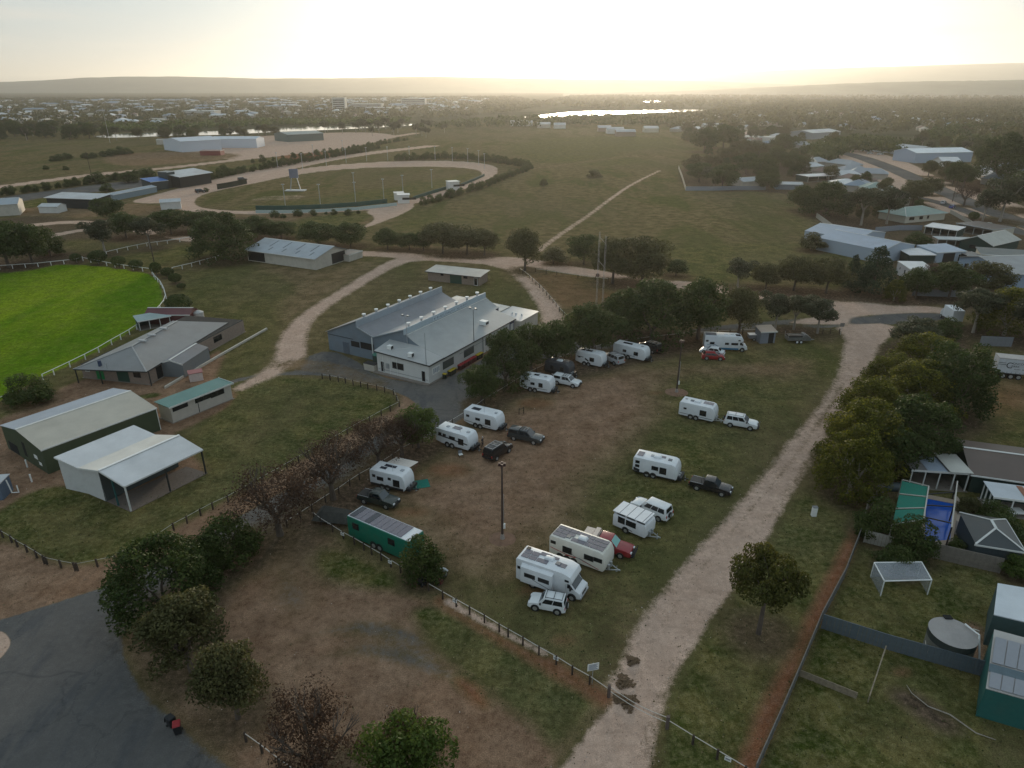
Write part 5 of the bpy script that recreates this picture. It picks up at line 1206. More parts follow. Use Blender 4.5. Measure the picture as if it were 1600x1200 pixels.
def opening(parent, f, L, W, u, wd, z0, z1, kind, off=.0):
    q = face_q(f, L, W, 0, 1); l = (Vector(q[1]) - Vector(q[0])).length
    u = l + u if u < 0 else u
    a, b = (u - wd / 2) / l, (u + wd / 2) / l
    def plate(aa, bb, za, zb, o_, t_):
        m = MB(); p0 = bil(q, aa, 0); p1 = bil(q, bb, 0); n = (Vector(q[1]) - Vector(q[0])).cross(Vector((0, 0, 1))).normalized()
        pts = [Vector((p0.x, p0.y, za)), Vector((p1.x, p1.y, za)), Vector((p1.x, p1.y, zb)), Vector((p0.x, p0.y, zb))]
        return m.plate([p + n * (o_ + off) for p in pts], t_)
    if kind == 'window':
        e = .07 / l; w_ = plate(a - e, b + e, z0 - .07, z1 + .07, .04, .05).done('window', fasc, parent); plate(a, b, z0, z1, .055, .015).done('pane', glass, w_)
    elif kind == 'darkwin':
        e = .05 / l; w_ = plate(a - e, b + e, z0 - .05, z1 + .05, .04, .05).done('window', fascd, parent); plate(a, b, z0, z1, .055, .015).done('pane', glass, w_)
        n_ = max(1, int(wd / 1.1))
        for k in range(1, n_): x = a + (b - a) * k / n_; plate(x - .02 / l, x + .02 / l, z0, z1, .07, .015).done('mullion', fascd, w_)
    elif kind == 'door': plate(a, b, z0, z1, .04, .05).done('door', fasc, parent); plate(a + .1 / l, b - .1 / l, z0 + .15, z1 - .15, .055, .015).done('door_pane', glass, parent)
    elif kind == 'green': plate(a, b, z0, z1, .05, .05).done('door', mat('green_door', (.015, .06, .045), .5, noise=.1), parent)
    elif kind == 'brightgreen': plate(a, b, z0, z1, .05, .05).done('door', mat('bright_green_door', (.01, .22, .07), .5, noise=.1), parent)
    elif kind == 'roller': plate(a, b, z0, z1, .03, .03).done('roller_door', mat('roller_steel', (.30, .32, .34), .5, noise=.1, ribs=(2, .2)), parent)
    elif kind == 'dark': plate(a, b, z0, z1, .012, .015).done('opening', darkin, parent)  # flat plate on the wall, interior shade painted as its dark colour
    elif isinstance(kind, bpy.types.Material): plate(a, b, z0, z1, .02, .02).done('panel', kind, parent)
def building(name, label, A, B, Cc=None, W=None, h=3.0, roof='gable_x', rise_=1.2, oh=.35, wm=None, rm=None, ops=(), open_=(), rm2=None, posts=0, ridge=0.5, cat='building', trim=None, group=None, slab=False, gable_m=None, base=0.0, fr=None):
    a, rz, L, W = fr if fr else frame3(A, B, Cc, W)
    t = thing(name, label, cat, (a.x, a.y, base), rz, group); T = .12; trim = trim or fasc
    ry = ridge * W if roof.endswith('x') or roof == 'hip' else ridge * L
    def zr(x, y):
        if roof == 'gable_x': return h + rise_ * (1 - (abs(y - ry) / (ry if y < ry else W - ry + 1e-6)))
        if roof == 'gable_y': return h + rise_ * (1 - (abs(x - ry) / (ry if x < ry else L - ry + 1e-6)))
        if roof == 'skil_x': return h + rise_ * y / W
        if roof == 'skil_y': return h + rise_ * x / L
        return h
    # walls
    def wall(f):
        m = MB()
        if f in 'FB':
            y = 0 if f == 'F' else W; y0, y1 = (0, T) if f == 'F' else (W - T, W)
            pts = [(0, 0), (L, 0), (L, zr(L, y)), (0, zr(0, y))]
            if roof == 'gable_y': pts = [(0, 0), (L, 0), (L, h), (ry, h + rise_), (0, h)]
            m.prism([(p, q) for p, q in pts], y0, y1)
        else:
            x0, x1 = (0, T) if f == 'L' else (L - T, L); x = 0 if f == 'L' else L
            pts = [(T, 0), (W - T, 0), (W - T, zr(x, W)), (T, zr(x, 0))]
            if roof == 'gable_x': pts = [(T, 0), (W - T, 0), (W - T, h), (ry, h + rise_ - .05), (T, h)]
            m.prism_x(pts, x0, x1)
        m.done('wall', wm, t)
    for f in 'FBLR':
        if f not in open_: wall(f)
    if open_ or slab:
        MB().box(-.2, L + .2, -.2, W + .2, 0, .05).done('floor_slab', conc, t)
    if posts:
        for f in open_:
            q = face_q(f, L, W, 0, 1)
            for k in range(posts + 1):
                p = bil(q, k / posts, 0); x = min(max(p.x, .1), L - .1); y = min(max(p.y, .1), W - .1); MB().beam((x, y, .05), (x, y, zr(x, y)), .14).done('post', trim, t)
    RT = .07; e = .03
    def rp(pts, m_, nm='roof'):
        p = [Vector(x) for x in pts]; n = (p[1] - p[0]).cross(p[2] - p[0])
        if n.z < 0: p = p[::-1]
        MB().plate([x + Vector((0, 0, RT + e)) for x in p], RT).done(nm, m_, t)
    o = oh
    if roof == 'gable_x':
        s1 = rise_ / max(ry, .01); s2 = rise_ / max(W - ry, .01)
        rp([(-o, -o, h - s1 * o), (L + o, -o, h - s1 * o), (L + o, ry, h + rise_), (-o, ry, h + rise_)], rm)
        rp([(-o, ry, h + rise_), (L + o, ry, h + rise_), (L + o, W + o, h - s2 * o), (-o, W + o, h - s2 * o)], rm2 or rm)
        MB().box(-o, L + o, ry - .18, ry + .18, h + rise_ + RT + e - .02, h + rise_ + RT + e + .04).done('ridge_cap', trim, t)
        MB().box(-o, L + o, -o - .10, -o - .003, h - s1 * o - .08, h - s1 * o + .1).done('gutter', trim, t)
    elif roof == 'gable_y':
        s1 = rise_ / max(ry, .01); s2 = rise_ / max(L - ry, .01)
        rp([(-o, -o, h - s1 * o), (ry, -o, h + rise_), (ry, W + o, h + rise_), (-o, W + o, h - s1 * o)], rm2 or rm)
        rp([(ry, -o, h + rise_), (L + o, -o, h - s2 * o), (L + o, W + o, h - s2 * o), (ry, W + o, h + rise_)], rm)
        MB().box(ry - .18, ry + .18, -o, W + o, h + rise_ + RT + e - .02, h + rise_ + RT + e + .04).done('ridge_cap', trim, t)
        for (xa, xb, za, zb) in ((-o, ry, h - s1 * o, h + rise_), (ry, L + o, h + rise_, h - s2 * o)):
            MB().plate([(xa, -o - .02, za - .12), (xb, -o - .02, zb - .12), (xb, -o - .02, zb + .12), (xa, -o - .02, za + .12)], .04).done('barge_board', trim, t)
    elif roof == 'skil_x':
        s = rise_ / W; rp([(-o, -o, h - s * o), (L + o, -o, h - s * o), (L + o, W + o, h + rise_ + s * o), (-o, W + o, h + rise_ + s * o)], rm)
        MB().box(-o, L + o, -o - .1, -o - .003, h - s * o - .1, h - s * o + .1).done('gutter', trim, t)
    elif roof == 'skil_y':
        s = rise_ / L; rp([(-o, -o, h - s * o), (L + o, -o, h + rise_ + s * o), (L + o, W + o, h + rise_ + s * o), (-o, W + o, h - s * o)], rm)
        MB().plate([(-o, -o - .03, h - s * o - .12), (L + o, -o - .03, h + rise_ + s * o - .12), (L + o, -o - .03, h + rise_ + s * o + .1), (-o, -o - .03, h - s * o + .1)], .03).done('fascia', trim, t)
    elif roof == 'hip':
        k = min(L, W) / 2; s = rise_ / k; zz = h - s * o
        c0, c1, c2, c3 = (-o, -o, zz), (L + o, -o, zz), (L + o, W + o, zz), (-o, W + o, zz)
        if L >= W: r0, r1 = (k, W / 2, h + rise_), (L - k, W / 2, h + rise_); fs = [[c0, c1, r1, r0], [c1, c2, r1], [c2, c3, r0, r1], [c3, c0, r0]]
        else: r0, r1 = (L / 2, k, h + rise_), (L / 2, W - k, h + rise_); fs = [[c0, c1, r0], [c1, c2, r1, r0], [c2, c3, r1], [c3, c0, r0, r1]]
        for f_ in fs: rp(f_, rm)
        up = Vector((0, 0, RT + e + .02))
        MB().beam(Vector(r0) + up, Vector(r1) + up, .3, .06).done('ridge_cap', trim, t)
        for c_, r_ in ((c0, r0), (c1, r1 if L >= W else r0), (c2, r1), (c3, r0 if L >= W else r1)): MB().beam(Vector(c_) + up, Vector(r_) + up, .2, .05).done('hip_cap', trim, t)
        m = MB(); m.box(-o - .1, L + o + .1, -o - .1, -o - .003, zz - .1, zz + .08); m.box(L + o + .003, L + o + .1, -o, W + o, zz - .1, zz + .08); m.done('gutter', trim, t)
    elif roof == 'flat':
        rp([(-o, -o, h), (L + o, -o, h), (L + o, W + o, h), (-o, W + o, h)], rm)
        m = MB(); m.box(-o - .05, L + o + .05, -o - .05, -o, h - .1, h + .16); m.box(L + o, L + o + .05, -o, W + o, h - .1, h + .16); m.done('fascia', trim, t)
    for (f, u, wd, z0, z1, kd) in ops: opening(t, f, L, W, u, wd, z0, z1, kd)
    return t, L, W
zinc = roofm('zinc_roof', (.30, .34, .38), 0, .6); zincy = roofm('zinc_roof_across', (.30, .34, .38), 1, .6)
lightr = roofm('pale_steel_roof', (.46, .47, .48), 0, .6); whiter = roofm('white_roof', (.66, .65, .65), 0, .55, dirt=.12); whitery = roofm('white_roof_across', (.62, .63, .63), 1, .55, dirt=.15)
brick = mat('brick_wall', (.26, .20, .165), .9, noise=.15, nscale=2.5, bump=.2, bscale=12); creamw = mat('cream_wall', (.50, .46, .40), .8, noise=.08, nscale=1, dirt=.2)
greyw = mat('blue_grey_wall', (.155, .195, .235), .6, noise=.08, nscale=.8, ribs=(0, .4), dirt=.15); olivew = mat('olive_wall', (.050, .068, .036), .7, noise=.1, nscale=.8, dirt=.1)
whitew = mat('white_wall', (.62, .61, .59), .7, noise=.06, nscale=.7, dirt=.15); tealr = roofm('teal_roof', (.085, .20, .185), 0, .5, dirt=.15)
greyr = roofm('weathered_grey_roof', (.225, .225, .225), 0, .45, dirt=.2); darkw = mat('dark_green_wall', (.02, .045, .038), .8, noise=.1)

# --- the exhibition pavilion
def pavilion():
    Bc = P(671, 601); Fr = P(841, 502); yd = (Fr - Bc).normalized(); rz = math.atan2(yd.y, yd.x) - math.pi / 2
    t = thing('exhibition_pavilion', 'large pavilion with two curved grey roofs and a white walled front wing', 'building', Bc, rz)
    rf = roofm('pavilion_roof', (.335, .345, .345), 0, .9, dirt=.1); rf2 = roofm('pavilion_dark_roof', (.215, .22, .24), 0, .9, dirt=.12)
    y0, y1 = 4.2, 31.5
    # curved hall roofs: profile across x
    h1 = [(-27.9, 3.85), (-19.75, 7.30)]; d1 = [(-19.55, 7.30), (-19.5, 6.15)]
    c1 = [(-19.5, 6.15), (-18.6, 5.72), (-17.6, 5.35), (-16.6, 5.02), (-15.7, 4.80)]
    h2 = [(-15.7, 4.80), (-8.35, 7.55)]; d2 = [(-8.15, 7.55), (-8.1, 6.60)]
    c2 = [(-8.1, 6.60), (-7.2, 6.05), (-6.2, 5.50), (-5.3, 5.08), (-4.7, 4.90), (0.35, 3.72)]
    def sheet(pr, ya, yb, m_, nm, th=.08):
        for (xa, za), (xb, zb) in zip(pr[:-1], pr[1:]): MB().plate([(xa, ya, za), (xb, ya, zb), (xb, yb, zb), (xa, yb, za)], th).done(nm, m_, t)
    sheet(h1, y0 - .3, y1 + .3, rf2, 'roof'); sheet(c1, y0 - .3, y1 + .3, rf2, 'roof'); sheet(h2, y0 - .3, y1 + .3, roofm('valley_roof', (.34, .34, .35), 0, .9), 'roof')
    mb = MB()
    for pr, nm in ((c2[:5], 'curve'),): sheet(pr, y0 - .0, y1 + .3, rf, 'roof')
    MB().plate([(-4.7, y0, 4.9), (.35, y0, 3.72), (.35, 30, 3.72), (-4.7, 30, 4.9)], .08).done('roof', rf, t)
    MB().box(-19.72, -19.5, y0 - .3, y1 + .3, 6.1, 7.42).done('ridge_wall', zinc, t); MB().box(-8.32, -8.1, y0 - .3, y1 + .3, 6.55, 7.67).done('ridge_wall', mat('light_ridge_wall', (.40, .47, .52), .5, noise=.06, dirt=.1), t)
    MB().box(-8.0, -7.85, y0, y1 + .3, 6.42, 6.54).done('roof_flashing', fasc, t)
    # grey gable walls of the halls
    prof1 = [(-27.6, 0), (-15.7, 0), (-15.7, 4.7), (-16.6, 4.95), (-17.6, 5.25), (-18.6, 5.62), (-19.5, 6.05), (-19.6, 7.22), (-27.6, 3.80)]
    MB().prism(prof1, y0, y0 + .2).done('gable_wall', greyw, t); MB().prism(prof1, y1 - .2, y1).done('gable_wall', greyw, t)
    prof2 = [(-15.69, 0), (-4.7, 0), (-4.7, 4.8), (-6.2, 5.4), (-7.2, 5.95), (-8.1, 6.5), (-8.2, 7.5), (-15.69, 4.7)]
    MB().prism(prof2, y0 + .001, y0 + .2).done('gable_wall', greyw, t); MB().prism([(a if a > -15.7 else a, b) for a, b in prof2], y1 - .2, y1).done('gable_wall', greyw, t)
    MB().box(-27.6, -27.4, y0 + .2, y1 - .2, 0, 3.7).done('side_wall', greyw, t)
    # white barge lines on the gables
    for (pa, pb) in (((-15.7, 4.86), (-19.5, 6.2)), ((-15.7, 4.86), (-8.2, 7.6))): MB().beam((pa[0], y0 - .34, pa[1]), (pb[0], y0 - .34, pb[1]), .06, .16).done('barge_board', mat('grey_trim', (.40, .44, .47), .5), t)
    MB().box(-27.7, -21, y0 - .05, y0, 3.3, 3.42).done('wall_band', fascd, t)
    # the white wing
    xl = -11.6
    MB().prism([(xl, 0), (0, 0), (0, 3.72), (xl, 4.12)], 0, .15).done('front_wall', whitew, t)
    MB().prism_x([(.15, 0), (30, 0), (30, 3.7), (.15, 3.7)], -.15, 0).done('side_wall', whitew, t)
    MB().prism_x([(.15, 0), (y0, 0), (y0, 4.85), (.15, 4.1)], xl, xl + .15).done('side_wall', whitew, t)
    MB().box(-4.7, -.15, 29.8, 30, 0, 3.7).done('rear_wall', whitew, t)
    wr = roofm('wing_roof', (.37, .375, .375), 1, .6, dirt=.1)
    MB().plate([(xl - .3, -.3, 4.22), (.35, -.3, 3.78), (.35, y0 + .01, 3.80), (-4.7, y0 + .01, 4.92)], .07).done('wing_roof', wr, t)
    MB().plate([(xl - .3, -.3, 4.22), (-4.7, y0 + .01, 4.92), (xl - .3, y0 + .01, 5.0)], .07).done('wing_roof', wr, t)
    MB().beam((xl - .32, -.36, 4.1), (.4, -.36, 3.68), .08, .2).done('gutter', fascd, t); MB().box(.36, .46, -.3, 30, 3.52, 3.72).done('gutter', fascd, t)
    MB().box(xl - .6, .25, -.75, 0, 0, .22).done('front_step', conc, t); MB().box(0, .3, 0, 6, 0, .18).done('front_step', conc, t)
    # rear low building
    MB().prism([(-5, 0), (1.3, 0), (1.3, 3.1), (-5, 3.3)], 30.01, 38).done('rear_block', creamw, t); MB().plate([(-5.2, 30.2, 3.42), (1.5, 30.2, 3.25), (1.5, 38.2, 3.25), (-5.2, 38.2, 3.42)], .08).done('rear_roof', lightr, t)
    sheet([(-19.4, 4.0), (-5.2, 3.6)], y1 + .3, 37.2, mat('translucent_sheet', (.52, .50, .47), .5, noise=.2, nscale=.8), 'lean_to_roof')
    for x in (-19, -14.3, -9.7, -5.4): MB().beam((x, 37, 0), (x, 37, 3.6 + .028 * (-5.2 - x)), .14).done('post', galv, t)
    for x in (-2.5, -1.6, -.2): MB().cyl((x, 33.5, 3.3), (x, 33.5, 3.7), .18, 10).done('roof_vent', lampg, t)
    # fittings on the front wall
    def fw(x0, x1, z0, z1, m_, nm, d=.04): return MB().box(x0, x1, -d, 0, z0, z1).done(nm, m_, t)
    w1 = fw(-8.1, -5.55, 1.5, 2.75, fascd, 'window'); MB().box(-8.0, -5.65, -.055, -.04, 1.6, 2.65).done('pane', glass, w1)
    for xa, xb in ((-10.85, -9.9), (-1.65, -.7)): dd = fw(xa, xb, .25, 2.45, fasc, 'door'); MB().box(xa + .12, xb - .12, -.055, -.04, .4, 2.3).done('pane', glass, dd)
    fw(-9.5, -8.85, 1.3, 2.2, galv, 'meter_box', .2)
    for x in (-10.2, -8.6, -7.0): MB().beam((x, -.05, .2), (x, -.05, 3.5), .06).done('downpipe', whitep, t)
    MB().box(-11.4, -.3, -.05, -.001, .75, .80).done('wall_band', greyst, t)
    # long side
    def sw(ya, yb, z0, z1, m_, nm, d=.04): return MB().box(0, d, ya, yb, z0, z1).done(nm, m_, t)
    for ya, yb in ((4.2, 7.6), (11.0, 14.4), (18.6, 20.6), (24.0, 27.0)):
        k = sw(ya, yb, 1.3, 2.75, fascd, 'window'); MB().box(.04, .055, ya + .1, yb - .1, 1.4, 2.65).done('pane', mat('security_mesh', (.07, .085, .085), .6), k)
    nb = sw(1.0, 3.3, 1.4, 2.7, whitep, 'notice_board')
    for k in range(4): MB().box(.042, .05, 1.25 + .5 * k, 1.6 + .5 * k, 1.6 + .1 * (k % 2), 2.5).done('notice', mat('notice_grey', (.4, .43, .48), .7), nb)
    kk = sw(28.0, 29.8, 1.2, 3.2, mat('navy_frame', (.02, .03, .10), .5), 'door'); MB().box(.042, .06, 28.3, 29.5, 1.5, 2.9).done('pane', fasc, kk)
    MB().beam((.5, 8.8, 2.9), (.5, 17.5, 2.9), .05).done('cable_tray', greyst, t); MB().beam((.06, 17.6, 0), (.06, 17.6, 3.6), .08).done('downpipe', fascd, t)
    # rear grey fittings
    for (x0_, x1_, z0, z1, m_, nm) in ((-21.6, -19.5, 1.9, 3.0, darkin, 'window'), (-23.8, -22.2, 0, 2.4, mat('grey_door', (.10, .12, .15), .6), 'door')): MB().box(x0_, x1_, y0 - .05, y0, z0, z1).done(nm, m_, t)
    MB().box(-19.2, -15.9, y0 - .05, y0, 1.9, 3.2).done('window', darkin, t)
    MB().cyl((-16, y0 - .3, 0), (-16, y0 - .3, 4.7), .1, 8).done('downpipe', whitep, t)
    # whirly vents along the ridges
    for i in range(7): y = 6.8 + i * 3.6; v = MB().cyl((-20.1, y, 7.1), (-20.1, y, 7.75), .2, 10).done('roof_vent', galv, t); MB().cyl((-20.1, y, 7.72), (-20.1, y, 7.94), .38, 12).done('vent_cap', whitep, v)
    for i in range(7): y = 6.3 + i * 3.9; v = MB().cyl((-8.9, y, 7.2), (-8.9, y, 7.95), .2, 10).done('roof_vent', galv, t); MB().cyl((-8.9, y, 7.92), (-8.9, y, 8.16), .40, 12).done('vent_cap', whitep, v)
    # evaporative coolers
    for (x, y, z) in ((-9.6, 1.5, 4.35), (-4.4, .8, 4.15)): k = MB().box(x - .45, x + .45, y - .4, y + .4, z, z + .75).done('air_cooler', whitep, t, bevel=.04); MB().box(x + .46, x + .5, y - .3, y + .3, z + .1, z + .65).done('grille', blackp, k)
    k = MB().box(-3.0, -1.4, 21.0, 22.2, 4.45, 5.25).done('air_cooler', whitep, t, bevel=.04)
    for j in range(3): MB().box(-1.39, -1.36, 21.1 + j * .36, 21.36 + j * .36, 4.6, 5.1).done('grille', blackp, k)
    # roof sign
    sg = MB().box(-8.06, -8.02, 12.6, 24.4, 6.72, 7.45).done('roof_sign', mat('pale_sign', (.48, .55, .60), .5), t)
    rl_ = random.Random(3); m = MB(); y = 13.0      # worn lettering, too faint to read in the photograph
    while y < 24.0:
        if rl_.random() < .86: m.box(-8.02, -8.01, y, y + .1, 6.84, 7.32).box(-8.02, -8.009, y + .1, y + .32, 6.84 + rl_.choice((0, .2, .4)), 6.93 + rl_.choice((.0, .2, .38)) + .01)
        y += .52
    m.done('lettering', mat('sign_letters', (.20, .25, .31), .5), sg)
    return t
pavt = pavilion(); PM = Matrix.Translation(pavt.location) @ Matrix.Rotation(pavt.rotation_euler[2], 4, 'Z')
def onpav(x, y, z=0): return PM @ Vector((x, y, z))
PR = pavt.rotation_euler[2]
# masts and lights on the pavilion
def lamp_mast(label, x, y, zb, h, dark=False, lamps=True):
    t = thing('lamp_mast' if lamps else 'radio_mast', label, 'light mast' if lamps else 'mast', onpav(x, y, zb), PR); m_ = blackp if dark else galv
    MB().cyl((0, 0, 0), (0, 0, h), .07, 8, .045).done('pole', m_, t)
    if lamps:
        MB().beam((-.6, 0, h), (.6, 0, h), .07).done('cross_arm', galv, t)
        for s in (-1, 1): MB().hexa([(s * .6 - .2, -.25, h + .05), (s * .6 + .2, -.25, h + .05), (s * .6 + .2, .15, h - .05), (s * .6 - .2, .15, h - .05)], [(s * .6 - .2, -.35, h + .35), (s * .6 + .2, -.35, h + .35), (s * .6 + .2, .1, h + .3), (s * .6 - .2, .1, h + .3)]).done('floodlight', galv, t)
lamp_mast('grey floodlight mast rising at the left of the pavilion front roof', -7.6, 4.0, 4.6, 5.6)
lamp_mast('dark floodlight mast at the right eave of the pavilion', .2, 14.2, 3.6, 6.4, True)
lamp_mast('thin bare mast at the front corner of the pavilion', -.3, -.2, 3.7, 5.9, False, False)
# skip and tank beside it
t = thing('rain_tank', 'dark green squat tank beside the pavilion side door', 'tank', onpav(-13.4, 2.6), PR); MB().cyl((0, 0, 0), (0, 0, 2.3), 1.2, 20).done('tank_body', darkw, t); MB().cyl((0, 0, 2.3), (0, 0, 2.5), 1.22, 20, .4).done('tank_top', mat('tank_top', (.05, .16, .12), .6), t)
t = thing('storage_bin', 'cream waste skip in front of the dark green tank', 'skip', onpav(-13.3, .2), PR); MB().hexa([(-1.2, -.6, 0), (1.2, -.6, 0), (1.2, .6, 0), (-1.2, .6, 0)], [(-1.3, -.7, 1.3), (1.3, -.7, 1.3), (1.3, .7, 1.3), (-1.3, .7, 1.3)]).done('body', creamw, t); MB().box(-1.3, 1.3, -.7, .7, 1.3, 1.38).done('lid', blackp, t)

# wheelie bins
def bin_(label, loc, rz, body, lid, group=None, openl=False):
    t = thing('wheelie_bin', label, 'wheelie bin', loc, rz, group)
    MB().hexa([(-.24, -.25, .06), (.24, -.25, .06), (.24, .25, .06), (-.24, .25, .06)], [(-.29, -.33, .98), (.29, -.33, .98), (.29, .33, .98), (-.29, .33, .98)]).done('body', body, t, bevel=.02)
    if openl: MB().plate([(-.3, .36, .98), (.3, .36, .98), (.3, .5, .35), (-.3, .5, .35)], .03).done('lid', lid, t)
    else: MB().hexa([(-.31, -.36, .98), (.31, -.36, .98), (.31, .36, .98), (-.31, .36, .98)], [(-.27, -.3, 1.08), (.27, -.3, 1.08), (.27, .33, 1.1), (-.27, .33, 1.1)]).done('lid', lid, t, bevel=.015)
    for s in (-1, 1): MB().cyl((s * .27, .26, .1), (s * .32, .26, .1), .1, 10).done('wheel', rubber, t)
    MB().beam((-.2, .38, .95), (.2, .38, .95), .03).done('handle', blackp, t)
bd = mat('bin_green_black', (.018, .028, .022), .6, noise=.1); yl = mat('yellow_lid', (.45, .33, .02), .5); rl = mat('red_lid', (.30, .02, .025), .5); ogl = mat('green_lid', (.10, .14, .03), .5)
for i, y in enumerate((3.4, 5.0, 5.7, 6.4)): bin_(['yellow lidded bin standing apart, nearest the pavilion corner', 'yellow lidded bin, left of three against the white wall', 'yellow lidded bin, middle of three against the white wall', 'yellow lidded bin, right of three against the white wall'][i], onpav(.9, y), PR + math.pi / 2, bd, yl, 'yellow lidded bins by the pavilion')
for i in range(8): bin_('red lidded bin in the tight row along the white pavilion wall', onpav(.9, 8.2 + i * .72), PR + math.pi / 2, mat('bin_red_dark', (.09, .018, .02), .6), rl, 'red lidded bins by the pavilion')
for i in range(3): bin_('yellow lidded bin at the far end of the bin row by the tree', onpav(.9, 14.2 + i * .72), PR + math.pi / 2, bd, yl, 'yellow lidded bins at the far end')
bin_('black bin with its red lid closed on the car park kerb', P(279, 1145), .4, blackp, rl)
bin_('black bin tipped open beside the red lidded one on the kerb', P(269, 1134), 1.0, blackp, blackp, None, True)

# --- other buildings of the showground
t, L, W = building('livestock_shed', 'long grey roofed livestock shed with dark skylight strips', (388, 407), (494, 422), W=13.5, h=3.3, rise_=1.9, roof='gable_x', ridge=.60, wm=creamw, rm=roofm('shed_roof', (.33, .37, .41), 0, .7), rm2=zinc, ops=[('F', 3.6, 6.6, .2, 2.9, 'dark'), ('R', 10.0, 6, .2, 3.2, 'dark')], oh=.5)
for k in range(4):
    for j in (0, 1):
        x = L * (.22 + .2 * k + .06 * j); y0, y1 = (3.4, 7.4) if j == 0 else (1.2, 3.2); z = lambda y: 3.3 + 1.9 * y / (.6 * W) + .12
        MB().plate([(x, y0, z(y0)), (x + .45, y0, z(y0)), (x + .45, y1, z(y1)), (x, y1, z(y1))], .03).done('skylight', mat('skylight_dark', (.10, .115, .13), .4), t)
building('low_annexe', 'low cream walled pen at the right end of the livestock shed', (546, 409), (567, 402), W=5, h=1.9, roof='flat', wm=creamw, rm=roofm('pen_top', (.26, .22, .19), 0, .5), oh=.05)
building('amenities_block', 'small pinkish brick block with green doors behind the pavilion', (669, 438), (749, 447), (675, 430), h=2.5, roof='skil_x', rise_=.35, oh=.55, wm=brick, rm=roofm('cream_roof', (.50, .46, .41), 0, .5), trim=fascd, ops=[('F', 8.4, 3.4, 0, 2.2, 'green'), ('F', 4.3, .9, 1.7, 2.2, 'dark'), ('F', -4.0, 1.2, 1.6, 2.2, 'dark'), ('F', -1.0, 1.1, 0, 2.15, 'door')])
# clubhouse
cl, L, W = building('clubhouse', 'grey hip roofed brick clubhouse beside the green oval', (131, 590), (233, 601), W=29, h=2.55, roof='flat', wm=brick, rm=darkin, oh=-.1, slab=True, trim=fascd,
    ops=[('F', 1.2, 1.0, 1.3, 2.0, 'door'), ('F', 3.8, 1.6, .1, 2.3, 'brightgreen'), ('F', 8.6, 2.4, .1, 2.4, 'green'), ('F', 11.6, 1.4, 1.2, 2.2, 'darkwin'), ('R', 3, 1.5, .1, 2.3, 'dark'), ('R', 12, 2.5, 1.1, 2.2, 'darkwin'), ('R', 20, 2.5, 1.1, 2.2, 'darkwin')])
def club_roof():
    M = Matrix.Translation(cl.location) @ Matrix.Rotation(cl.rotation_euler[2], 4, 'Z'); Mi = M.inverted()
    e = 2.75; top = 4.9
    def q(u, v, z): return Mi @ P(u, v, z)
    a, b, c, d = q(114, 577, e), q(229, 581, e), q(357, 504, e), q(270, 501, e + .3); r0, r1 = q(206, 541, top), q(277, 501.5, top)
    cr = greyr
    for pts in ([a, b, r0], [b, c, r1, r0], [d, a, r0, r1]):
        MB().plate(pts if ((pts[1] - pts[0]).cross(pts[2] - pts[0])).z > 0 else pts[::-1], .08).done('roof', cr, cl)
    up = Vector((0, 0, .06))
    MB().beam(r0 + up, r1 + up, .35, .07).done('ridge_cap', mat('pale_cap', (.38, .37, .36), .6), cl)
    for x, y in ((a, r0), (b, r0)): MB().beam(x + up, y + up, .22, .05).done('hip_cap', mat('pale_cap', (.38, .37, .36), .6), cl)
    for x, y in ((a, b), (b, c)): MB().beam(x - up, y - up, .1, .18).done('gutter', fascd, cl)
    for f in (0, .33, 1.0): p = a.lerp(b, f); MB().beam((p.x + .1, p.y + .3, 0), (p.x + .1, p.y + .3, e - .1), .14).done('post', fascd, cl)
    for f in (.33, .66, .97): p = b.lerp(c, f); MB().beam((p.x - .3, p.y + .1, 0), (p.x - .3, p.y + .1, e - .1), .14).done('post', fascd, cl)
    for (u, v) in ((223, 533), (237, 524), (256, 514)): p = q(u, v, top); MB().box(p.x - .8, p.x + .8, p.y - .25, p.y + .25, p.z, p.z + .25).done('ridge_vent', lightr, cl)
    p = q(156, 569, 3.4); MB().cyl(p - Vector((0, 0, .4)), p + Vector((0, 0, .7)), .3, 10).done('roof_vent', mat('navy_vent', (.04, .06, .11), .5), cl)
    p = q(167, 573, 3.2); MB().cyl(p - Vector((0, 0, .3)), p + Vector((0, 0, .7)), .07, 8).done('flue', galv, cl)
club_roof()
building('garden_shed', 'grey ribbed steel shed tucked against the clubhouse', (252, 588), (289, 590), (280, 560), h=2.5, roof='gable_y', rise_=.7, wm=mat('steel_wall', (.15, .165, .175), .6, noise=.08, ribs=(0, .4)), rm=roofm('shed_steel_roof', (.17, .175, .19), 1, .5), oh=.05)
building('storage_shed', 'maroon shed between the clubhouse and the oval fence', (229, 507), (299, 507), W=4.2, h=2.2, rise_=.9, roof='gable_x', wm=mat('maroon_wall', (.10, .03, .032), .7, noise=.1), rm=roofm('maroon_roof', (.115, .035, .040), 0, .4), oh=.1)
building('shelter', 'low shelter with a pale blue green roof at the oval fence', (219, 517), (268, 508), W=3.4, h=2.1, rise_=.3, roof='skil_x', wm=darkw, rm=roofm('pale_green_roof', (.26, .34, .34), 0, .4), oh=.25, open_='F', posts=3)
t = thing('water_tank', 'small white poly tank at the back of the clubhouse', 'tank', P(312, 501)); MB().cyl((0, 0, 0), (0, 0, 2.0), 1.1, 16).cyl((0, 0, 2.0), (0, 0, 2.4), 1.1, 16, .3).done('tank_body', mat('poly_tank', (.42, .41, .40), .6), t)
t = thing('kiosk', 'small pinkish white booth beside the long low wall', 'booth', P(307, 593), .5); MB().box(-1.1, 1.1, -.9, .9, 0, 1.5).done('body', mat('pink_white', (.55, .47, .45), .7, noise=.08), t); MB().box(-1.2, 1.2, -1, 1, 1.5, 1.62).done('lid', mat('pink_red', (.30, .12, .12), .7), t)
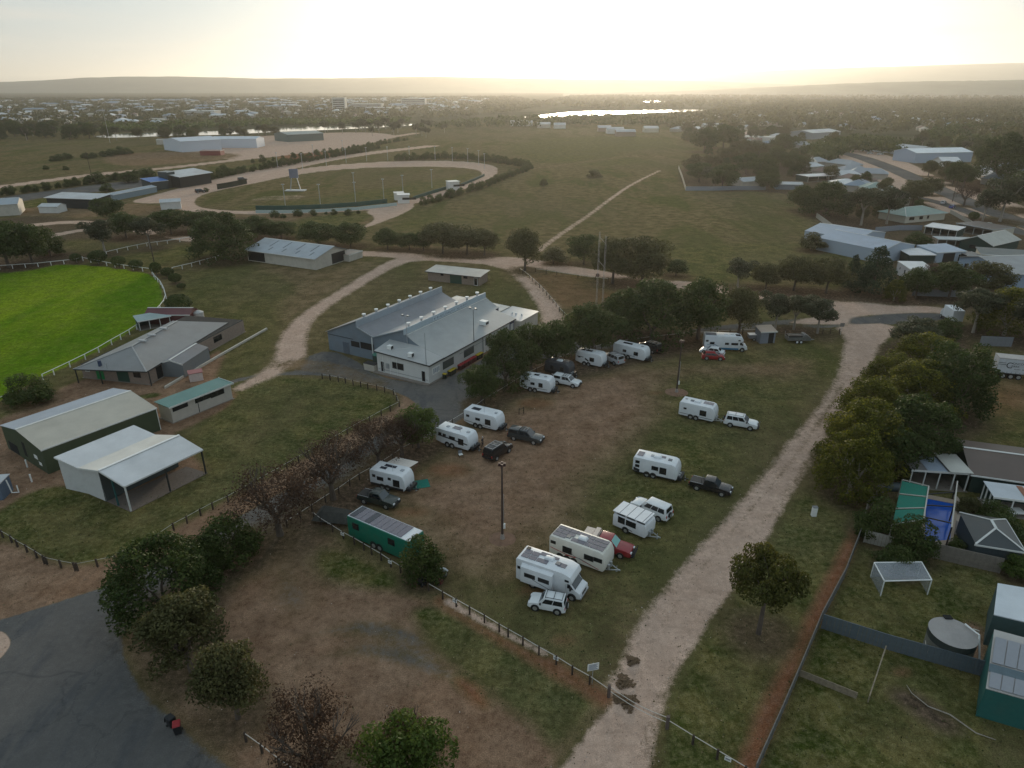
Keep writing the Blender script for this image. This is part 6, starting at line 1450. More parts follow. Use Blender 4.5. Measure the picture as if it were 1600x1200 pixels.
# toilet block with teal roof
building('toilet_block', 'white toilet block with a teal roof and shaded top openings', (271, 661), (364, 623), (246, 655), h=2.75, roof='flat', wm=mat('blockwork', (.47, .43, .38), .8, noise=.08, nscale=1, bump=.15, bscale=6), rm=tealr, oh=.35, slab=True,
    ops=[('F', 1.6, 2.6, 1.75, 2.55, 'dark'), ('F', 5.6, 2.8, 1.75, 2.55, 'darkwin'), ('F', -2.6, 2.4, 1.6, 2.5, 'darkwin'), ('F', -6.2, .12, 0, 2.7, 'dark')])
# big olive shed
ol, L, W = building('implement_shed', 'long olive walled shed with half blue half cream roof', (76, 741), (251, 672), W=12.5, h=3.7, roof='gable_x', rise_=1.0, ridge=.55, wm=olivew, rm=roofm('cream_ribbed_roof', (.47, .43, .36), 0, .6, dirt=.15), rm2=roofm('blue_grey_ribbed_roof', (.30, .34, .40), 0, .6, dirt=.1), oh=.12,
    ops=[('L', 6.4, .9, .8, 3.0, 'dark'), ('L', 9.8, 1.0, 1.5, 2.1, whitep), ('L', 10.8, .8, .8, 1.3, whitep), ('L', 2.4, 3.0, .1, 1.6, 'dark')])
MB().beam((L + .12, .2, 0), (L + .12, .2, 3.6), .12).done('downpipe', whitep, ol)
# white hay shed, two joined roofs
def white_shed():
    a, rz, L, W = frame3((151, 771), (279, 706), W=11.0)
    t = thing('machinery_shed', 'white two gabled shed with an open dark bay on posts', 'building', a, rz)
    M = (Matrix.Translation(a) @ Matrix.Rotation(rz, 4, 'Z')).inverted()
    hv, hr = 4.0, 4.9
    q = lambda u, v, z: M @ P(u, v, z)
    p = dict(fl=q(84, 714, 4.9), fr=q(209, 664, 4.9), vl=q(121, 731, 4.0), vr=q(243, 679, 4.0), rl=q(154, 735.5, 4.9), rr=q(280, 680, 4.9), el=q(194, 760, 3.7), er=q(317, 702, 3.7))
    for a_, b_, c_, d_, m_ in (('fl', 'vl', 'vr', 'fr', whiter), ('vl', 'rl', 'rr', 'vr', roofm('creamy_white_roof', (.62, .60, .55), 0, .55)), ('rl', 'el', 'er', 'rr', whiter)):
        pts = [p[a_], p[b_], p[c_], p[d_]]
        if ((pts[1] - pts[0]).cross(pts[2] - pts[0])).z < 0: pts = pts[::-1]
        MB().plate(pts, .08).done('roof', m_, t)
    MB().beam(p['rl'] + Vector((0, 0, .06)), p['rr'] + Vector((0, 0, .06)), .35, .06).done('ridge_cap', whitep, t)
    for a_, b_ in (('fl', 'vl'), ('vl', 'rl'), ('rl', 'el')): MB().beam(p[a_] - Vector((0, 0, .12)), p[b_] - Vector((0, 0, .12)), .08, .2).done('barge_board', fasc, t)
    MB().beam(p['el'] - Vector((0, 0, .1)), p['er'] - Vector((0, 0, .1)), .1, .18).done('gutter', fasc, t)
    # cladding on the left end and the far side
    def down(p_): return Vector((p_.x, p_.y, 0))
    i = .35; dx = (p['fr'] - p['fl']).normalized() * i
    A_, B_, C_ = p['fl'] + dx, p['vl'] + dx, p['vl'].lerp(p['rl'], .82) + dx
    wmm = mat('white_ribbed_wall', (.56, .56, .55), .6, noise=.05, ribs=(1, .4), dirt=.12)
    for u_, v_ in ((A_, B_), (B_, C_)):
        MB().plate([down(u_), down(v_), v_ - Vector((0, 0, .12)), u_ - Vector((0, 0, .12))], .08).done('wall', wmm, t)
    D_ = p['fr'] - dx
    MB().plate([down(A_), down(D_), D_ - Vector((0, 0, .1)), A_ - Vector((0, 0, .1))], .08).done('wall', wmm, t)
    E_, F_, G_, H_ = p['fr'] - dx, p['vr'] - dx, p['rr'] - dx, p['er'] - dx
    MB().plate([down(E_), down(F_), F_ - Vector((0, 0, .1)), E_ - Vector((0, 0, .1))], .08).done('wall', wmm, t)
    MB().plate([down(C_ - dx * .2), down(F_.lerp(G_, .8)), F_.lerp(G_, .8) - Vector((0, 0, .15)), C_ - Vector((0, 0, .15))], .08).done('inner_wall', mat('dark_inner_wall', (.06, .075, .075), .8, noise=.1), t)
    for f in (0.012, .5, .985): P_ = p['el'].lerp(p['er'], f) + (p['rl'] - p['el']).normalized() * .15; MB().beam((P_.x, P_.y, 0), (P_.x, P_.y, P_.z - .1), .16).done('post', fasc if f < .1 else fascd, t)
    P_ = p['rl'].lerp(p['el'], .35) + dx; MB().beam((P_.x, P_.y, 0), (P_.x, P_.y, P_.z - .1), .16).done('post', mat('teal_post', (.02, .10, .10), .6), t)
    lo = [down(C_), down(p['el']), down(p['er']), down(p['rr'])]
    n_ = (lo[1] - lo[0]).cross(lo[2] - lo[0]).z
    MB().plate([x + Vector((0, 0, .05)) for x in (lo if n_ > 0 else lo[::-1])], .06).done('floor_slab', mat('earth_floor', (.14, .115, .10), .95, noise=.15), t)
white_shed()
t = thing('fuel_tank', 'blue grey cabin at the left edge below the olive shed', 'cabin', P(-8, 775), .15); MB().box(-2.5, 1.6, -1.2, 1.3, 0, 2.2).done('body', mat('blue_cabin', (.10, .14, .20), .6, noise=.1), t); MB().box(-2.6, 1.7, -1.3, 1.4, 2.2, 2.32).done('roof', lightr, t); MB().tube([(1.9, 0, 2.2), (2.1, 0, .3), (2.9, 0, .3), (2.9, 0, 1.3)], [.08] * 4, 8).done('pipe', whitep, t)
for lb, u, v in (('white bollard on the dirt beside the olive shed end', 50, 753), ('short white bollard nearest the white shed corner', 43, 730)):
    t = thing('bollard', lb, 'bollard', P(u, v)); MB().cyl((0, 0, 0), (0, 0, 1.1), .1, 10).done('post', whitep, t); MB().cyl((0, 0, 1.1), (0, 0, 1.16), .11, 10).done('cap', whitep, t)
# tin hut
building('tin_hut', 'small grey tin hut with a rusty pale roof and an open dark doorway', (1187, 537), (1210, 536), W=2.6, h=2.5, roof='skil_x', rise_=.4, wm=mat('tin_blue_grey', (.19, .21, .25), .6, noise=.12, ribs=(0, .3)), rm=roofm('rusty_pale_roof', (.46, .36, .29), 0, .35, dirt=.5), oh=.2, ops=[('F', 2.25, 1.1, 0, 2.2, 'dark')])

# --- houses and sheds on the right
bluesh = roofm('light_blue_grey_roof', (.34, .39, .47), 1, .6, dirt=.06); bluw = mat('light_blue_grey_wall', (.34, .40, .48), .6, noise=.05, ribs=(0, .5))
building('gabled_shed', 'pale blue grey gabled shed behind the paling fence, further of the pair', (1337, 392), (1380, 380), W=18, h=3.6, roof='gable_y', rise_=1.5, wm=bluw, rm=bluesh, oh=.1)
building('gabled_shed', 'larger pale blue grey gabled shed, nearer of the pair', (1375, 412), (1425, 402), W=22, h=3.8, roof='gable_y', rise_=1.7, wm=bluw, rm=bluesh, oh=.1)
building('skillion_shed', 'small flat dark walled shed with pale roof between white shed and blue shed', (1418, 412), (1458, 412), W=7, h=2.6, roof='skil_x', rise_=.4, wm=darkw, rm=whiter, oh=.3)
building('barn_shed', 'white barn shed with a high front door facing the trees', (1399, 427), (1432, 446), W=6.5, h=3.4, roof='skil_y', rise_=-.6, wm=mat('pinkish_white_wall', (.46, .44, .45), .6, noise=.06), rm=whitery, oh=.1, ops=[('L', 3.2, 2.2, 0, 3.0, 'roller'), ('F', 5.0, .7, 1.1, 2.2, 'dark'), ('F', 2.0, .4, 1.6, 2.2, 'dark')])
building('open_garage', 'blue grey garage with an open bay holding a white car', (1460, 411), (1506, 408), W=8, h=3.0, roof='skil_x', rise_=.6, wm=bluw, rm=bluesh, oh=.1, ops=[('F', 4.6, 4.2, 0, 2.7, 'dark'), ('F', 10.6, .9, 1.0, 1.9, 'darkwin'), ('F', 8.4, .9, 0, 2.3, 'door')])
gm_ = roofm('green_grey_roof', (.20, .29, .26), 0, .4); cw2 = mat('cream_render', (.52, .48, .40), .8, noise=.05)
building('house', 'cream house with a green hipped roof by the residential road', (1413, 349), (1475, 343), W=12, h=2.8, roof='hip', rise_=2.0, wm=cw2, rm=gm_, oh=.6, ops=[('F', 3.5, 2.6, 1.0, 2.1, 'darkwin'), ('F', 8.5, 1.8, 1.0, 2.1, 'darkwin'), ('F', 12.2, 1.0, 1.0, 2.1, 'darkwin')])
building('verandah_shed', 'white roofed verandah with dark underside behind the green roofed house', (1443, 365), (1493, 372), W=7, h=2.6, roof='skil_x', rise_=.3, wm=darkw, rm=whiter, oh=.3, open_='F', posts=4)
building('carport', 'long dark carport edged by a pale rim near the residential road', (1492, 361), (1548, 372), W=11, h=2.8, roof='flat', wm=cw2, rm=roofm('dark_brown_roof', (.085, .075, .07), 0, .5), oh=.15, trim=lightr, open_='F', posts=4)
building('patio', 'dark pergola strip left of the big cream hipped roof', (1463, 386), (1520, 388), W=5, h=2.5, roof='flat', wm=brick, rm=roofm('grey_patio_roof', (.30, .34, .36), 0, .5), oh=.1, open_='F', posts=4)
building('house', 'large house with a broad cream grey hipped roof', (1497, 389), (1548, 398), W=17, h=2.9, roof='gable_y', rise_=2.1, wm=darkw, rm=roofm('cream_grey_roof', (.38, .37, .33), 1, .5), oh=.5, ops=[('F', 4, 2, 1, 2, 'darkwin'), ('F', 9, 2, 1, 2, 'darkwin')])
building('garden_room', 'pale cubicle outbuilding left of the blue garage', (1451, 398), (1466, 399), W=4, h=2.5, roof='flat', wm=cw2, rm=lightr, oh=.2)
building('house', 'long low cream house with skylights at the right edge', (1530, 412), (1640, 420), W=7, h=2.9, roof='skil_x', rise_=.5, wm=cw2, rm=roofm('dark_grey_house_roof', (.10, .115, .11), 0, .5), oh=.4, ops=[('F', 4, 2, 1, 2, 'window'), ('F', 12, 2, 1, 2, 'window')])
building('house', 'pale walled two storey house cut by the right edge above the grey fence', (1572, 455), (1660, 452), (1560, 425), h=4.6, roof='gable_x', rise_=1.8, ridge=.6, wm=mat('pale_blue_wall', (.28, .36, .47), .7, noise=.05), rm=roofm('grey_tile_roof', (.30, .30, .30), 0, .4), oh=.7, ops=[('L', 3.0, 1.0, 1.4, 3.4, 'darkwin'), ('L', 6.5, 1.0, 1.4, 3.4, 'darkwin')])
building('tank_shelter', 'dark rubbish strewn lean to left of the cream low house', (1508, 412), (1530, 412), W=5, h=2.4, roof='flat', wm=darkin, rm=roofm('rubbish_roof', (.16, .15, .14), 0, .4, dirt=.6), oh=.1)
building('white_warehouse', 'long white roofed warehouse across the residential road', (1429, 255), (1517, 253), W=22, h=6.5, roof='gable_x', rise_=2.2, wm=mat('pale_blue_steel', (.36, .42, .52), .6, noise=.05, ribs=(0, 1)), rm=roofm('bright_white_roof', (.72, .74, .76), 0, 1.0, dirt=.05), oh=.2)
building('grey_warehouse', 'grey gabled depot shed left of the long white warehouse', (1390, 240), (1430, 245), W=18, h=5, roof='gable_x', rise_=2, wm=lightr, rm=zinc, oh=.2)
building('grey_warehouse', 'wide grey depot building near the far parked white truck', (1268, 218), (1312, 215), W=26, h=6, roof='gable_x', rise_=2, wm=mat('dull_steel_wall', (.25, .27, .29), .7, noise=.08), rm=lightr, oh=.2)
building('white_house', 'small white gabled house in front of the long white warehouse', (1472, 262), (1500, 262), W=12, h=3.5, roof='gable_x', rise_=2.5, wm=whitew, rm=whiter, oh=.6)
building('carport', 'white ribbed double carport roof near the residential corner', (1262, 285), (1325, 282), W=10, h=3.0, roof='flat', wm=darkw, rm=whiter, oh=.3, open_='F', posts=4)
building('house', 'house with cream gable roof above the white carport', (1250, 262), (1275, 262), W=16, h=3.2, roof='gable_x', rise_=2.6, wm=cw2, rm=roofm('cream_old_roof', (.48, .44, .38), 0, .6), oh=.5)
building('house', 'white roofed house half hidden left of the green roofed one', (1292, 297), (1345, 300), W=14, h=3.0, roof='hip', rise_=2.2, wm=cw2, rm=whiter, oh=.5)
building('house', 'house with pale green hipped roof behind the brown gums', (1345, 304), (1398, 306), W=14, h=3.0, roof='hip', rise_=2.2, wm=cw2, rm=gm_, oh=.5)
building('long_shed', 'low grey shed by the corner of the walled paddock block', (1212, 296), (1254, 297), W=7, h=2.6, roof='gable_x', rise_=.8, wm=greyw, rm=lightr, oh=.1)
building('fibro_house', 'low blue roofed house beside the walled block fence', (1160, 292), (1190, 290), W=9, h=2.6, roof='gable_x', rise_=1.4, wm=creamw, rm=zinc, oh=.3)
building('fuel_station', 'white roadside building with pink trim beyond the walled block', (1158, 222), (1208, 224), W=16, h=5, roof='flat', wm=whitew, rm=lightr, oh=.2, ops=[('F', 12, 14, 3.4, 4.1, mat('pink_trim', (.40, .18, .17), .6))])
for i, (u, v, w_, wm_, rm_) in enumerate([(945, 206, 20, brick, zinc), (962, 209, 26, whitew, zinc), (978, 213, 30, brick, zinc), (1018, 207, 22, cw2, lightr), (1085, 208, 18, cw2, whiter), (1115, 202, 30, whitew, lightr), (875, 201, 18, whitew, zinc), (815, 197, 34, whitew, lightr), (850, 200, 20, creamw, lightr)]):
    building('farm_building', ['brick farm shed, leftmost of the group on the far paddock edge', 'white farm shed in the group on the far paddock edge', 'longest farm shed of the group on the far paddock edge', 'cream shed right of the farm group on the far paddock edge', 'white roofed house on the far edge above the walled block', 'long pale building left of the pink trimmed one', 'small white shed alone on the far paddock edge', 'long white shed at the left end of the far paddock edge', 'pale shed right of the long white one on the far edge'][i], (u - w_ / 2, v), (u + w_ / 2, v), W=14, h=4.5, roof='gable_x', rise_=2, wm=wm_, rm=rm_, oh=.3)
# --- backyard with pool
building('brown_roofed_house', 'long brown roofed house behind the swimming pool', (1512, 768), (1660, 790), W=9.5, h=2.7, roof='gable_x', rise_=1.2, wm=darkw, rm=roofm('brown_roof', (.125, .092, .078), 0, .45), oh=.4)
t, L, W = building('carport', 'rusty white corrugated carport on white posts in front of the brown roofed house', (1545, 803), (1640, 816), W=3.6, h=2.4, roof='flat', wm=darkw, rm=roofm('patched_white_roof', (.50, .53, .57), 0, .6), oh=.1, open_='FLR', posts=3, trim=whitep)
for k in (3, 5): MB().box(k * .8 + 1.0, k * .8 + 1.7, .1, W - .1, 2.512, 2.53).done('rusty_sheet', mat('rust_sheet', (.30, .13, .08), .8, noise=.3), t)
t, L, W = building('pergola', 'flat patio roof of grey, blue and white sheets behind the pool lawn', (1418, 762), (1508, 768), W=4.2, h=2.6, roof='flat', wm=darkw, rm=roofm('grey_sheet', (.20, .19, .19), 0, .5), oh=.05, open_='F', posts=4)
MB().box(L * .27, L * .62, -.1, W, 2.712, 2.74).done('blue_sheet', roofm('blue_sheet_roof', (.30, .35, .43), 0, .5), t); MB().box(L * .62, L + .1, -.5, W + .3, 2.95, 3.0).done('white_sheet', roofm('cream_sheet_roof', (.50, .49, .45), 0, .5), t)
t, L, W = building('pavilion_gazebo', 'dark hipped garden pavilion with white roof ribs behind the slatted fence', (1516, 880), (1588, 892), W=6.0, h=2.6, roof='hip', rise_=.9, wm=mat('slate_blue_wall', (.040, .055, .062), .7), rm=roofm('slate_roof', (.050, .058, .062), 0, .5, rough=.35), oh=.15, trim=fasc)
# teal house bottom right
def teal_house():
    t = thing('teal_house', 'teal walled building with white and solar covered roofs at the bottom right', 'building', P(1537, 1185), 0)
    o = t.location
    def q(u, v, z): p = P(u, v, z); return Vector((p.x - o.x, p.y - o.y, p.z))
    tealw = mat('teal_wall', (.020, .115, .105), .6, noise=.08, dirt=.1)
    z = 3.0; a, b = q(1540, 1077, z), q(1700, 1122, z); c, d = q(1553, 985, z + .9), q(1720, 1030, z + .9)
    a0, b0 = Vector((a.x, a.y, 0)), Vector((b.x, b.y, 0))
    MB().plate([a0, b0, b, a], .1).done('wall', tealw, t); c0 = Vector((c.x, c.y, 0)); MB().plate([c0, a0, a, c], .1).done('wall', tealw, t)
    up = Vector((0, 0, .12)); MB().plate([a + up, b + up, d + up, c + up], .08).done('roof', roofm('corrugated_pale_roof', (.44, .42, .40), 0, .35), t)
    def on(f, g): return (a + up).lerp(b + up, f).lerp((c + up).lerp(d + up, f), g)
    n = (b - a).cross(c - a).normalized()
    for i in range(5):
        for j, (g0, g1) in enumerate(((.02, .26), (.42, .86))):
            f0 = .02 + i * .125; MB().plate([on(f0, g0) + n * .12, on(f0 + .115, g0) + n * .12, on(f0 + .115, g1) + n * .12, on(f0, g1) + n * .12], .04).done('solar_panel', mat('pale_solar', (.27, .28, .31), .3, noise=.05), t)
    MB().plate([on(-.0, .27) + n * .05, on(.9, .27) + n * .05, on(.9, .40) + n * .05, on(0, .40) + n * .05], .03).done('roof_band', mat('band_blue', (.09, .13, .155), .5), t)
    # far flat white roof
    z2 = 3.6; e = [q(1553, 960, z2), q(1700, 995, z2), q(1700, 935, z2), q(1559, 911, z2)]
    MB().plate(e, .1).done('roof', roofm('flat_white_roof', (.58, .62, .66), 0, .8, dirt=.04), t)
    MB().plate([Vector((e[0].x, e[0].y, 0)), Vector((e[1].x, e[1].y, 0)), e[1] - up, e[0] - up], .1).done('wall', mat('teal_grey_wall', (.05, .09, .09), .7), t); MB().plate([Vector((e[3].x, e[3].y, 0)), Vector((e[0].x, e[0].y, 0)), e[0] - up, e[3] - up], .1).done('wall', mat('teal_grey_wall', (.05, .09, .09), .7), t)
teal_house()
# --- racecourse and depot
building('grandstand', 'dark glass fronted grandstand with a pale roof at the racecourse', (283, 294), (331, 286), W=11, h=5.6, roof='skil_x', rise_=1.5, wm=mat('black_glass_wall', (.02, .024, .026), .3), rm=lightr, oh=1.0)
building('control_tower', 'dark square tower beside the racecourse grandstand', (265, 294), (277, 292), W=6, h=7.8, roof='flat', wm=mat('charcoal_wall', (.045, .055, .055), .7), rm=greyr, oh=.1)
building('stand_wing', 'low stand with a blue awning left of the racecourse tower', (238, 298), (264, 295), W=9, h=4.2, roof='skil_x', rise_=1, wm=mat('charcoal_wall', (.045, .055, .055), .7), rm=roofm('blue_awning', (.05, .16, .42), 0, 1), oh=.4)
building('stable_block', 'long black walled stable with a pale roof beside the racecourse lawn', (76, 324), (152, 327), W=9, h=4.2, roof='skil_x', rise_=.8, wm=mat('black_wall', (.018, .022, .024), .6), rm=lightr, oh=.6)
building('glass_walkway', 'low pale blue glazed walkway along the racecourse straight', (178, 314), (246, 300), W=5, h=2.6, roof='gable_x', rise_=.6, wm=mat('glazed_blue', (.20, .26, .30), .4), rm=roofm('glass_roof', (.28, .33, .38), 0, 1), oh=.1)
building('grey_shed', 'grey gabled shed at the left edge below the racecourse', (-30, 340), (32, 336), W=14, h=4.5, roof='gable_x', rise_=1.5, wm=creamw, rm=zinc, oh=.2)
building('small_shed', 'small pale shed right of the grey shed at the left edge', (62, 333), (92, 333), W=6, h=2.6, roof='gable_x', rise_=.8, wm=whitew, rm=lightr, oh=.2)
building('marquee', 'white roofed low shed beside the racecourse bend', (252, 328), (284, 326), W=7, h=3, roof='gable_x', rise_=.8, wm=whitew, rm=lightr, oh=.2)
building('factory', 'white factory shed with a low gable in the depot, left one', (285, 238), (347, 234), W=34, h=8, roof='gable_x', rise_=2.0, wm=mat('factory_white', (.55, .58, .64), .6, noise=.04), rm=roofm('factory_roof', (.52, .55, .60), 0, 1, dirt=.04), oh=.2)
building('factory', 'long white factory shed behind the first one', (330, 231), (402, 231), W=20, h=7, roof='gable_x', rise_=1.6, wm=mat('factory_white', (.55, .58, .64), .6, noise=.04), rm=roofm('factory_roof', (.52, .55, .60), 0, 1, dirt=.04), oh=.2)
building('factory_annexe', 'red walled low building below the white factory', (313, 243), (345, 243), W=8, h=3.4, roof='flat', wm=mat('factory_red', (.22, .05, .045), .7), rm=mat('factory_red_roof', (.24, .10, .08), .7), oh=.1)
building('workshop', 'long grey green workshop in the far depot', (450, 222), (506, 219), W=28, h=6.5, roof='gable_x', rise_=1.6, wm=mat('grey_green_wall', (.12, .15, .14), .7, noise=.06), rm=roofm('grey_green_roof', (.22, .26, .25), 0, 1), oh=.2)
building('factory_annexe', 'long beige shed left of the white factory', (245, 226), (285, 225), W=14, h=4, roof='flat', wm=creamw, rm=roofm('beige_roof', (.30, .27, .24), 0, 1), oh=.1)
building('start_box', 'white judges box at the near edge of the racetrack', (622, 318), (640, 317.5), W=5, h=3.6, roof='flat', wm=whitew, rm=whiter, oh=.3, ops=[('F', 5, 6, 1.5, 2.5, 'dark')])
building('start_box', 'white judges box on the right bend of the racetrack', (703, 298), (718, 297), W=5, h=4.2, roof='flat', wm=whitew, rm=whiter, oh=.3, ops=[('F', 5, 6, 1.8, 2.8, 'dark')])
building('start_box', 'second white hut behind the near judges box', (617, 313), (631, 312.5), W=4, h=3.2, roof='flat', wm=whitew, rm=whiter, oh=.3)
# ------------------------------------------------------------------ fences, poles, signs, yard things
def rail_fence(name, label, px, posth=1.05, step=None, postm=None, railmat=None, railh=.92, posts_at=None, pw=.16, rw=.07, cat='fence', two=False, interp=None):
    """posts and pipe rails; px are the post feet in the photo, or a path walked with a fixed step"""
    pts = [P(u, v) for u, v in px]
    if interp:
        path = pts; out = [path[0]]; acc = 0
        for a, b in zip(path[:-1], path[1:]):
            n = max(1, round((b - a).length / interp))
            for k in range(1, n + 1): out.append(a.lerp(b, k / n))
        pts = out
    o = pts[0]; t = thing(name, label, cat, o)
    pm = unit('post_%s_%s' % ((postm or timber_d).name, pw), postm or timber_d, lambda m: m.box(-pw / 2, pw / 2, -pw / 2, pw / 2, -.05, 1))
    rm_ = unit('rail_%s' % (railmat or railm).name, railmat or railm, lambda m: m.cyl((0, 0, 0), (1, 0, 0), .5, 8))
    for p in pts:
        q = p - o; po = obj('post', pm, t, q, random.uniform(-.1, .1), (1, 1, posth * random.uniform(.97, 1.03)))
    for a, b in zip(pts[:-1], pts[1:]):
        d = b - a; l = d.length
        for h in ((railh, railh * .5) if two else (railh,)):
            r = obj('rail', rm_, t, (a - o) + Vector((0, 0, h + .03)), math.atan2(d.y, d.x), (l, rw, rw))
    return t
rail_fence('rail_fence', 'pipe rail fence in front of the green bus', [(491, 811), (502, 820), (520, 831), (537, 842), (554, 851), (569, 860), (581, 867), (596, 876), (611, 886), (626, 895), (642, 905)])
rail_fence('rail_fence', 'pipe rail fence running from the motorcycles down to the chained track gate', [(670, 923), (692, 936), (713, 948), (734, 960), (757, 973), (780, 987), (794, 995), (817, 1008), (842, 1023), (869, 1038), (894, 1054), (921, 1069), (950, 1089)])
rail_fence('rail_fence', 'pipe rail fence right of the chained gate running off the bottom edge', [(1042, 1138), (1082, 1163), (1120, 1186), (1163, 1212), (1200, 1235)])
rail_fence('rail_fence', 'rail fence along the asphalt lane behind the lower left caravans', [(449, 824), (470, 811), (488, 799), (509, 785), (530, 772), (547, 760), (562, 750), (580, 740), (600, 728), (614, 719), (628, 709), (645, 700), (660, 691), (676, 683), (690, 674), (707, 664), (725, 653), (744, 641), (757, 631), (767, 625), (787, 613), (806, 601), (827, 588), (838, 583), (851, 577), (866, 568), (882, 562), (893, 558), (906, 555), (918, 551), (930, 548), (940, 545), (950, 543)], two=False)
rail_fence('rail_fence', 'rail fence behind the top row of caravans under the dark trees', [(950, 543), (965, 541), (982, 537), (1000, 535), (1020, 532), (1040, 530), (1060, 528), (1080, 526), (1100, 525), (1120, 524), (1140, 523), (1160, 522), (1180, 521)])
rail_fence('bollard_row', 'row of dark posts on the lawn corner right of the camper trailer', [(1285, 522), (1297, 521.5), (1311, 521)], rw=.012)
rail_fence('rail_fence', 'curved post and cable fence round the top of the mown lawn', [(504, 592), (516, 594), (529, 597), (540, 599), (552, 602), (564, 605), (575, 608), (589, 610), (601, 613), (615, 617), (620, 626), (624, 636)], rw=.035)
rail_fence('rail_fence', 'long rail fence along the lawn side of the asphalt lane', [(624, 636), (610, 643), (596, 650), (578, 660), (559, 670), (543, 679), (528, 688), (512, 697), (497, 706), (482, 714), (467, 723), (449, 733), (432, 743), (412, 754), (394, 764), (375, 775), (357, 785), (333, 796), (314, 806), (293, 818), (272, 829), (247, 846), (218, 860), (187, 875)], rw=.05)
rail_fence('rail_fence', 'curved post and cable fence between the lawn and the gravel verge at the left', [(182, 880), (153, 886), (122, 892), (96, 887), (74, 882), (58, 872), (43, 863), (28, 855), (19, 848), (5, 840), (-14, 828)], rw=.035)
for lb, u, v in (('dark post paired with the fence post at the lawn verge', 118, 892), ('spare dark post beside the cable fence near the left edge', 70, 881)):
    t = thing('timber_post', lb, 'post', P(u, v)); MB().box(-.08, .08, -.08, .08, 0, 1.1).done('post', timber_d, t); MB().box(-.09, .09, -.09, .09, 1.1, 1.13).done('cap', timber_d, t)
rail_fence('rail_fence', 'short rail fence below the car park trees at the bottom', [(385, 1159), (410, 1177), (437, 1198), (462, 1216)])
rail_fence('rail_fence', 'rail fence beside the pavilion loop road', [(812, 424), (822, 431), (832, 440), (843, 450), (854, 462), (864, 474), (874, 487), (887, 500)], posth=1.1, interp=3.4)
rail_fence('rail_fence', 'dark rail fence along the far edge of the reddish scrub', [(837, 425), (870, 430), (903, 435), (930, 438), (950, 441)], interp=4.5)
wp = mat('white_rail_paint', (.74, .74, .72), .5, noise=.05)
def oval_rail(label, px, step=3.6): return rail_fence('white_rail_fence', label, px, posth=1.15, postm=wp, railmat=wp, railh=1.1, interp=step, pw=.14, rw=.14)
oval_rail('white running rail on the far side of the green oval', [(-60, 422), (0, 421), (60, 417), (120, 410.5), (130, 407)])
oval_rail('white running rail behind the clipped trees', [(130, 408), (180, 418), (238, 426)])
oval_rail('white running rail curving from the clipped trees round the oval to the clubhouse', [(238, 429), (243, 437), (251, 445), (257, 456), (260, 467), (257, 476), (251, 484), (243, 492), (225, 508), (203, 523), (175, 539), (155, 551), (134, 562), (110, 574), (85, 586), (68, 594)])
oval_rail('white running rail at the lower left beyond the spreading tree', [(24, 621), (12, 626), (-4, 634), (-40, 650)])
oval_rail('white rail fence across the grass beyond the clipped trees', [(167, 399), (200, 391), (230, 385), (262, 381), (300, 375)])
oval_rail('white rail fence ending at the livestock shed', [(270, 424), (300, 417), (325, 410), (350, 403)])
def low_wall(label, pts, h=.5, w_=.3, m_=None, name='low_wall', cat='wall'):
    ps = [P(*p) for p in pts]; o = ps[0]; t = thing(name, label, cat, o)
    for a, b in zip(ps[:-1], ps[1:]): 
        MB().beam(a - o + Vector((0, 0, h / 2)), b - o + Vector((0, 0, h / 2)), w_, h).done('wall_segment', m_ or creamw, t)
    return t
low_wall('long low cream kerb wall on the grass beside the clubhouse', [(258, 607), (300, 582), (350, 553), (417, 515)], .4)

def panel_fence(label, px, h, m_, step=2.4, name='panel_fence', cat='fence', postm=None, cap=True, z0=0.0):
    """steel or timber panels between posts, every panel its own part"""
    ps = [P(*p) for p in px]; o = ps[0]; t = thing(name, label, cat, o)
    pm = unit('fence_panel_' + m_.name + str(h), m_, lambda m: [m.box(i / 8 + .004, (i + 1) / 8 - .004, -.02 - (i % 2) * .02, .02 - (i % 2) * .02, .03, h) for i in range(8)])
    po = unit('fence_post_' + (postm or m_).name + str(h), postm or m_, lambda m: m.box(-.04, .04, -.05, .05, 0, h + .06))
    for a, b in zip(ps[:-1], ps[1:]):
        d = b - a; n = max(1, round(d.length / step)); l = d.length / n; r = math.atan2(d.y, d.x)
        for k in range(n):
            p = a.lerp(b, k / n) - o
            obj('fence_panel', pm, t, p, r, (l, 1, 1)); obj('post', po, t, p, r)
        if cap: MB().beam(a - o + Vector((0, 0, h + .03)), b - o + Vector((0, 0, h + .03)), .07, .05).done('top_rail', postm or m_, t)
    return t
gsteel = mat('grey_fence_steel', (.19, .20, .22), .6, noise=.08); cfence = mat('cream_fence', (.42, .39, .34), .7, noise=.12, dirt=.3); bfence = mat('slate_fence', (.10, .125, .145), .6, noise=.12, dirt=.1); tfence = mat('grey_timber_fence', (.19, .165, .14), .9, noise=.25)
panel_fence('long weathered fence running down the right side from the pool garden to the bottom edge', [(1346, 832), (1318, 905), (1281, 975), (1250, 1050), (1218, 1125), (1178, 1215)], 1.5, mat('weathered_fence', (.16, .155, .145), .85, noise=.25, dirt=.3))
panel_fence('slate blue fence between the two back lawns', [(1283, 982), (1382, 1014), (1460, 1036), (1545, 1060)], 1.7, bfence)
panel_fence('pale slatted fence in front of the garden pavilion', [(1440, 868), (1500, 882), (1562, 896)], 1.9, mat('slatted_fence', (.20, .175, .15), .85, noise=.2), step=2.0)
panel_fence('cream fence beside the pool bushes', [(1349, 847), (1392, 858)], 1.6, cfence, step=2.0)
panel_fence('grey fence at the right edge above the curtain sided trailer', [(1530, 540), (1552, 541), (1580, 542)], 2.0, gsteel)
panel_fence('pale fence closing the paddock end of the house blocks', [(1275, 340), (1305, 363), (1336, 392)], 1.9, cfence, step=3)
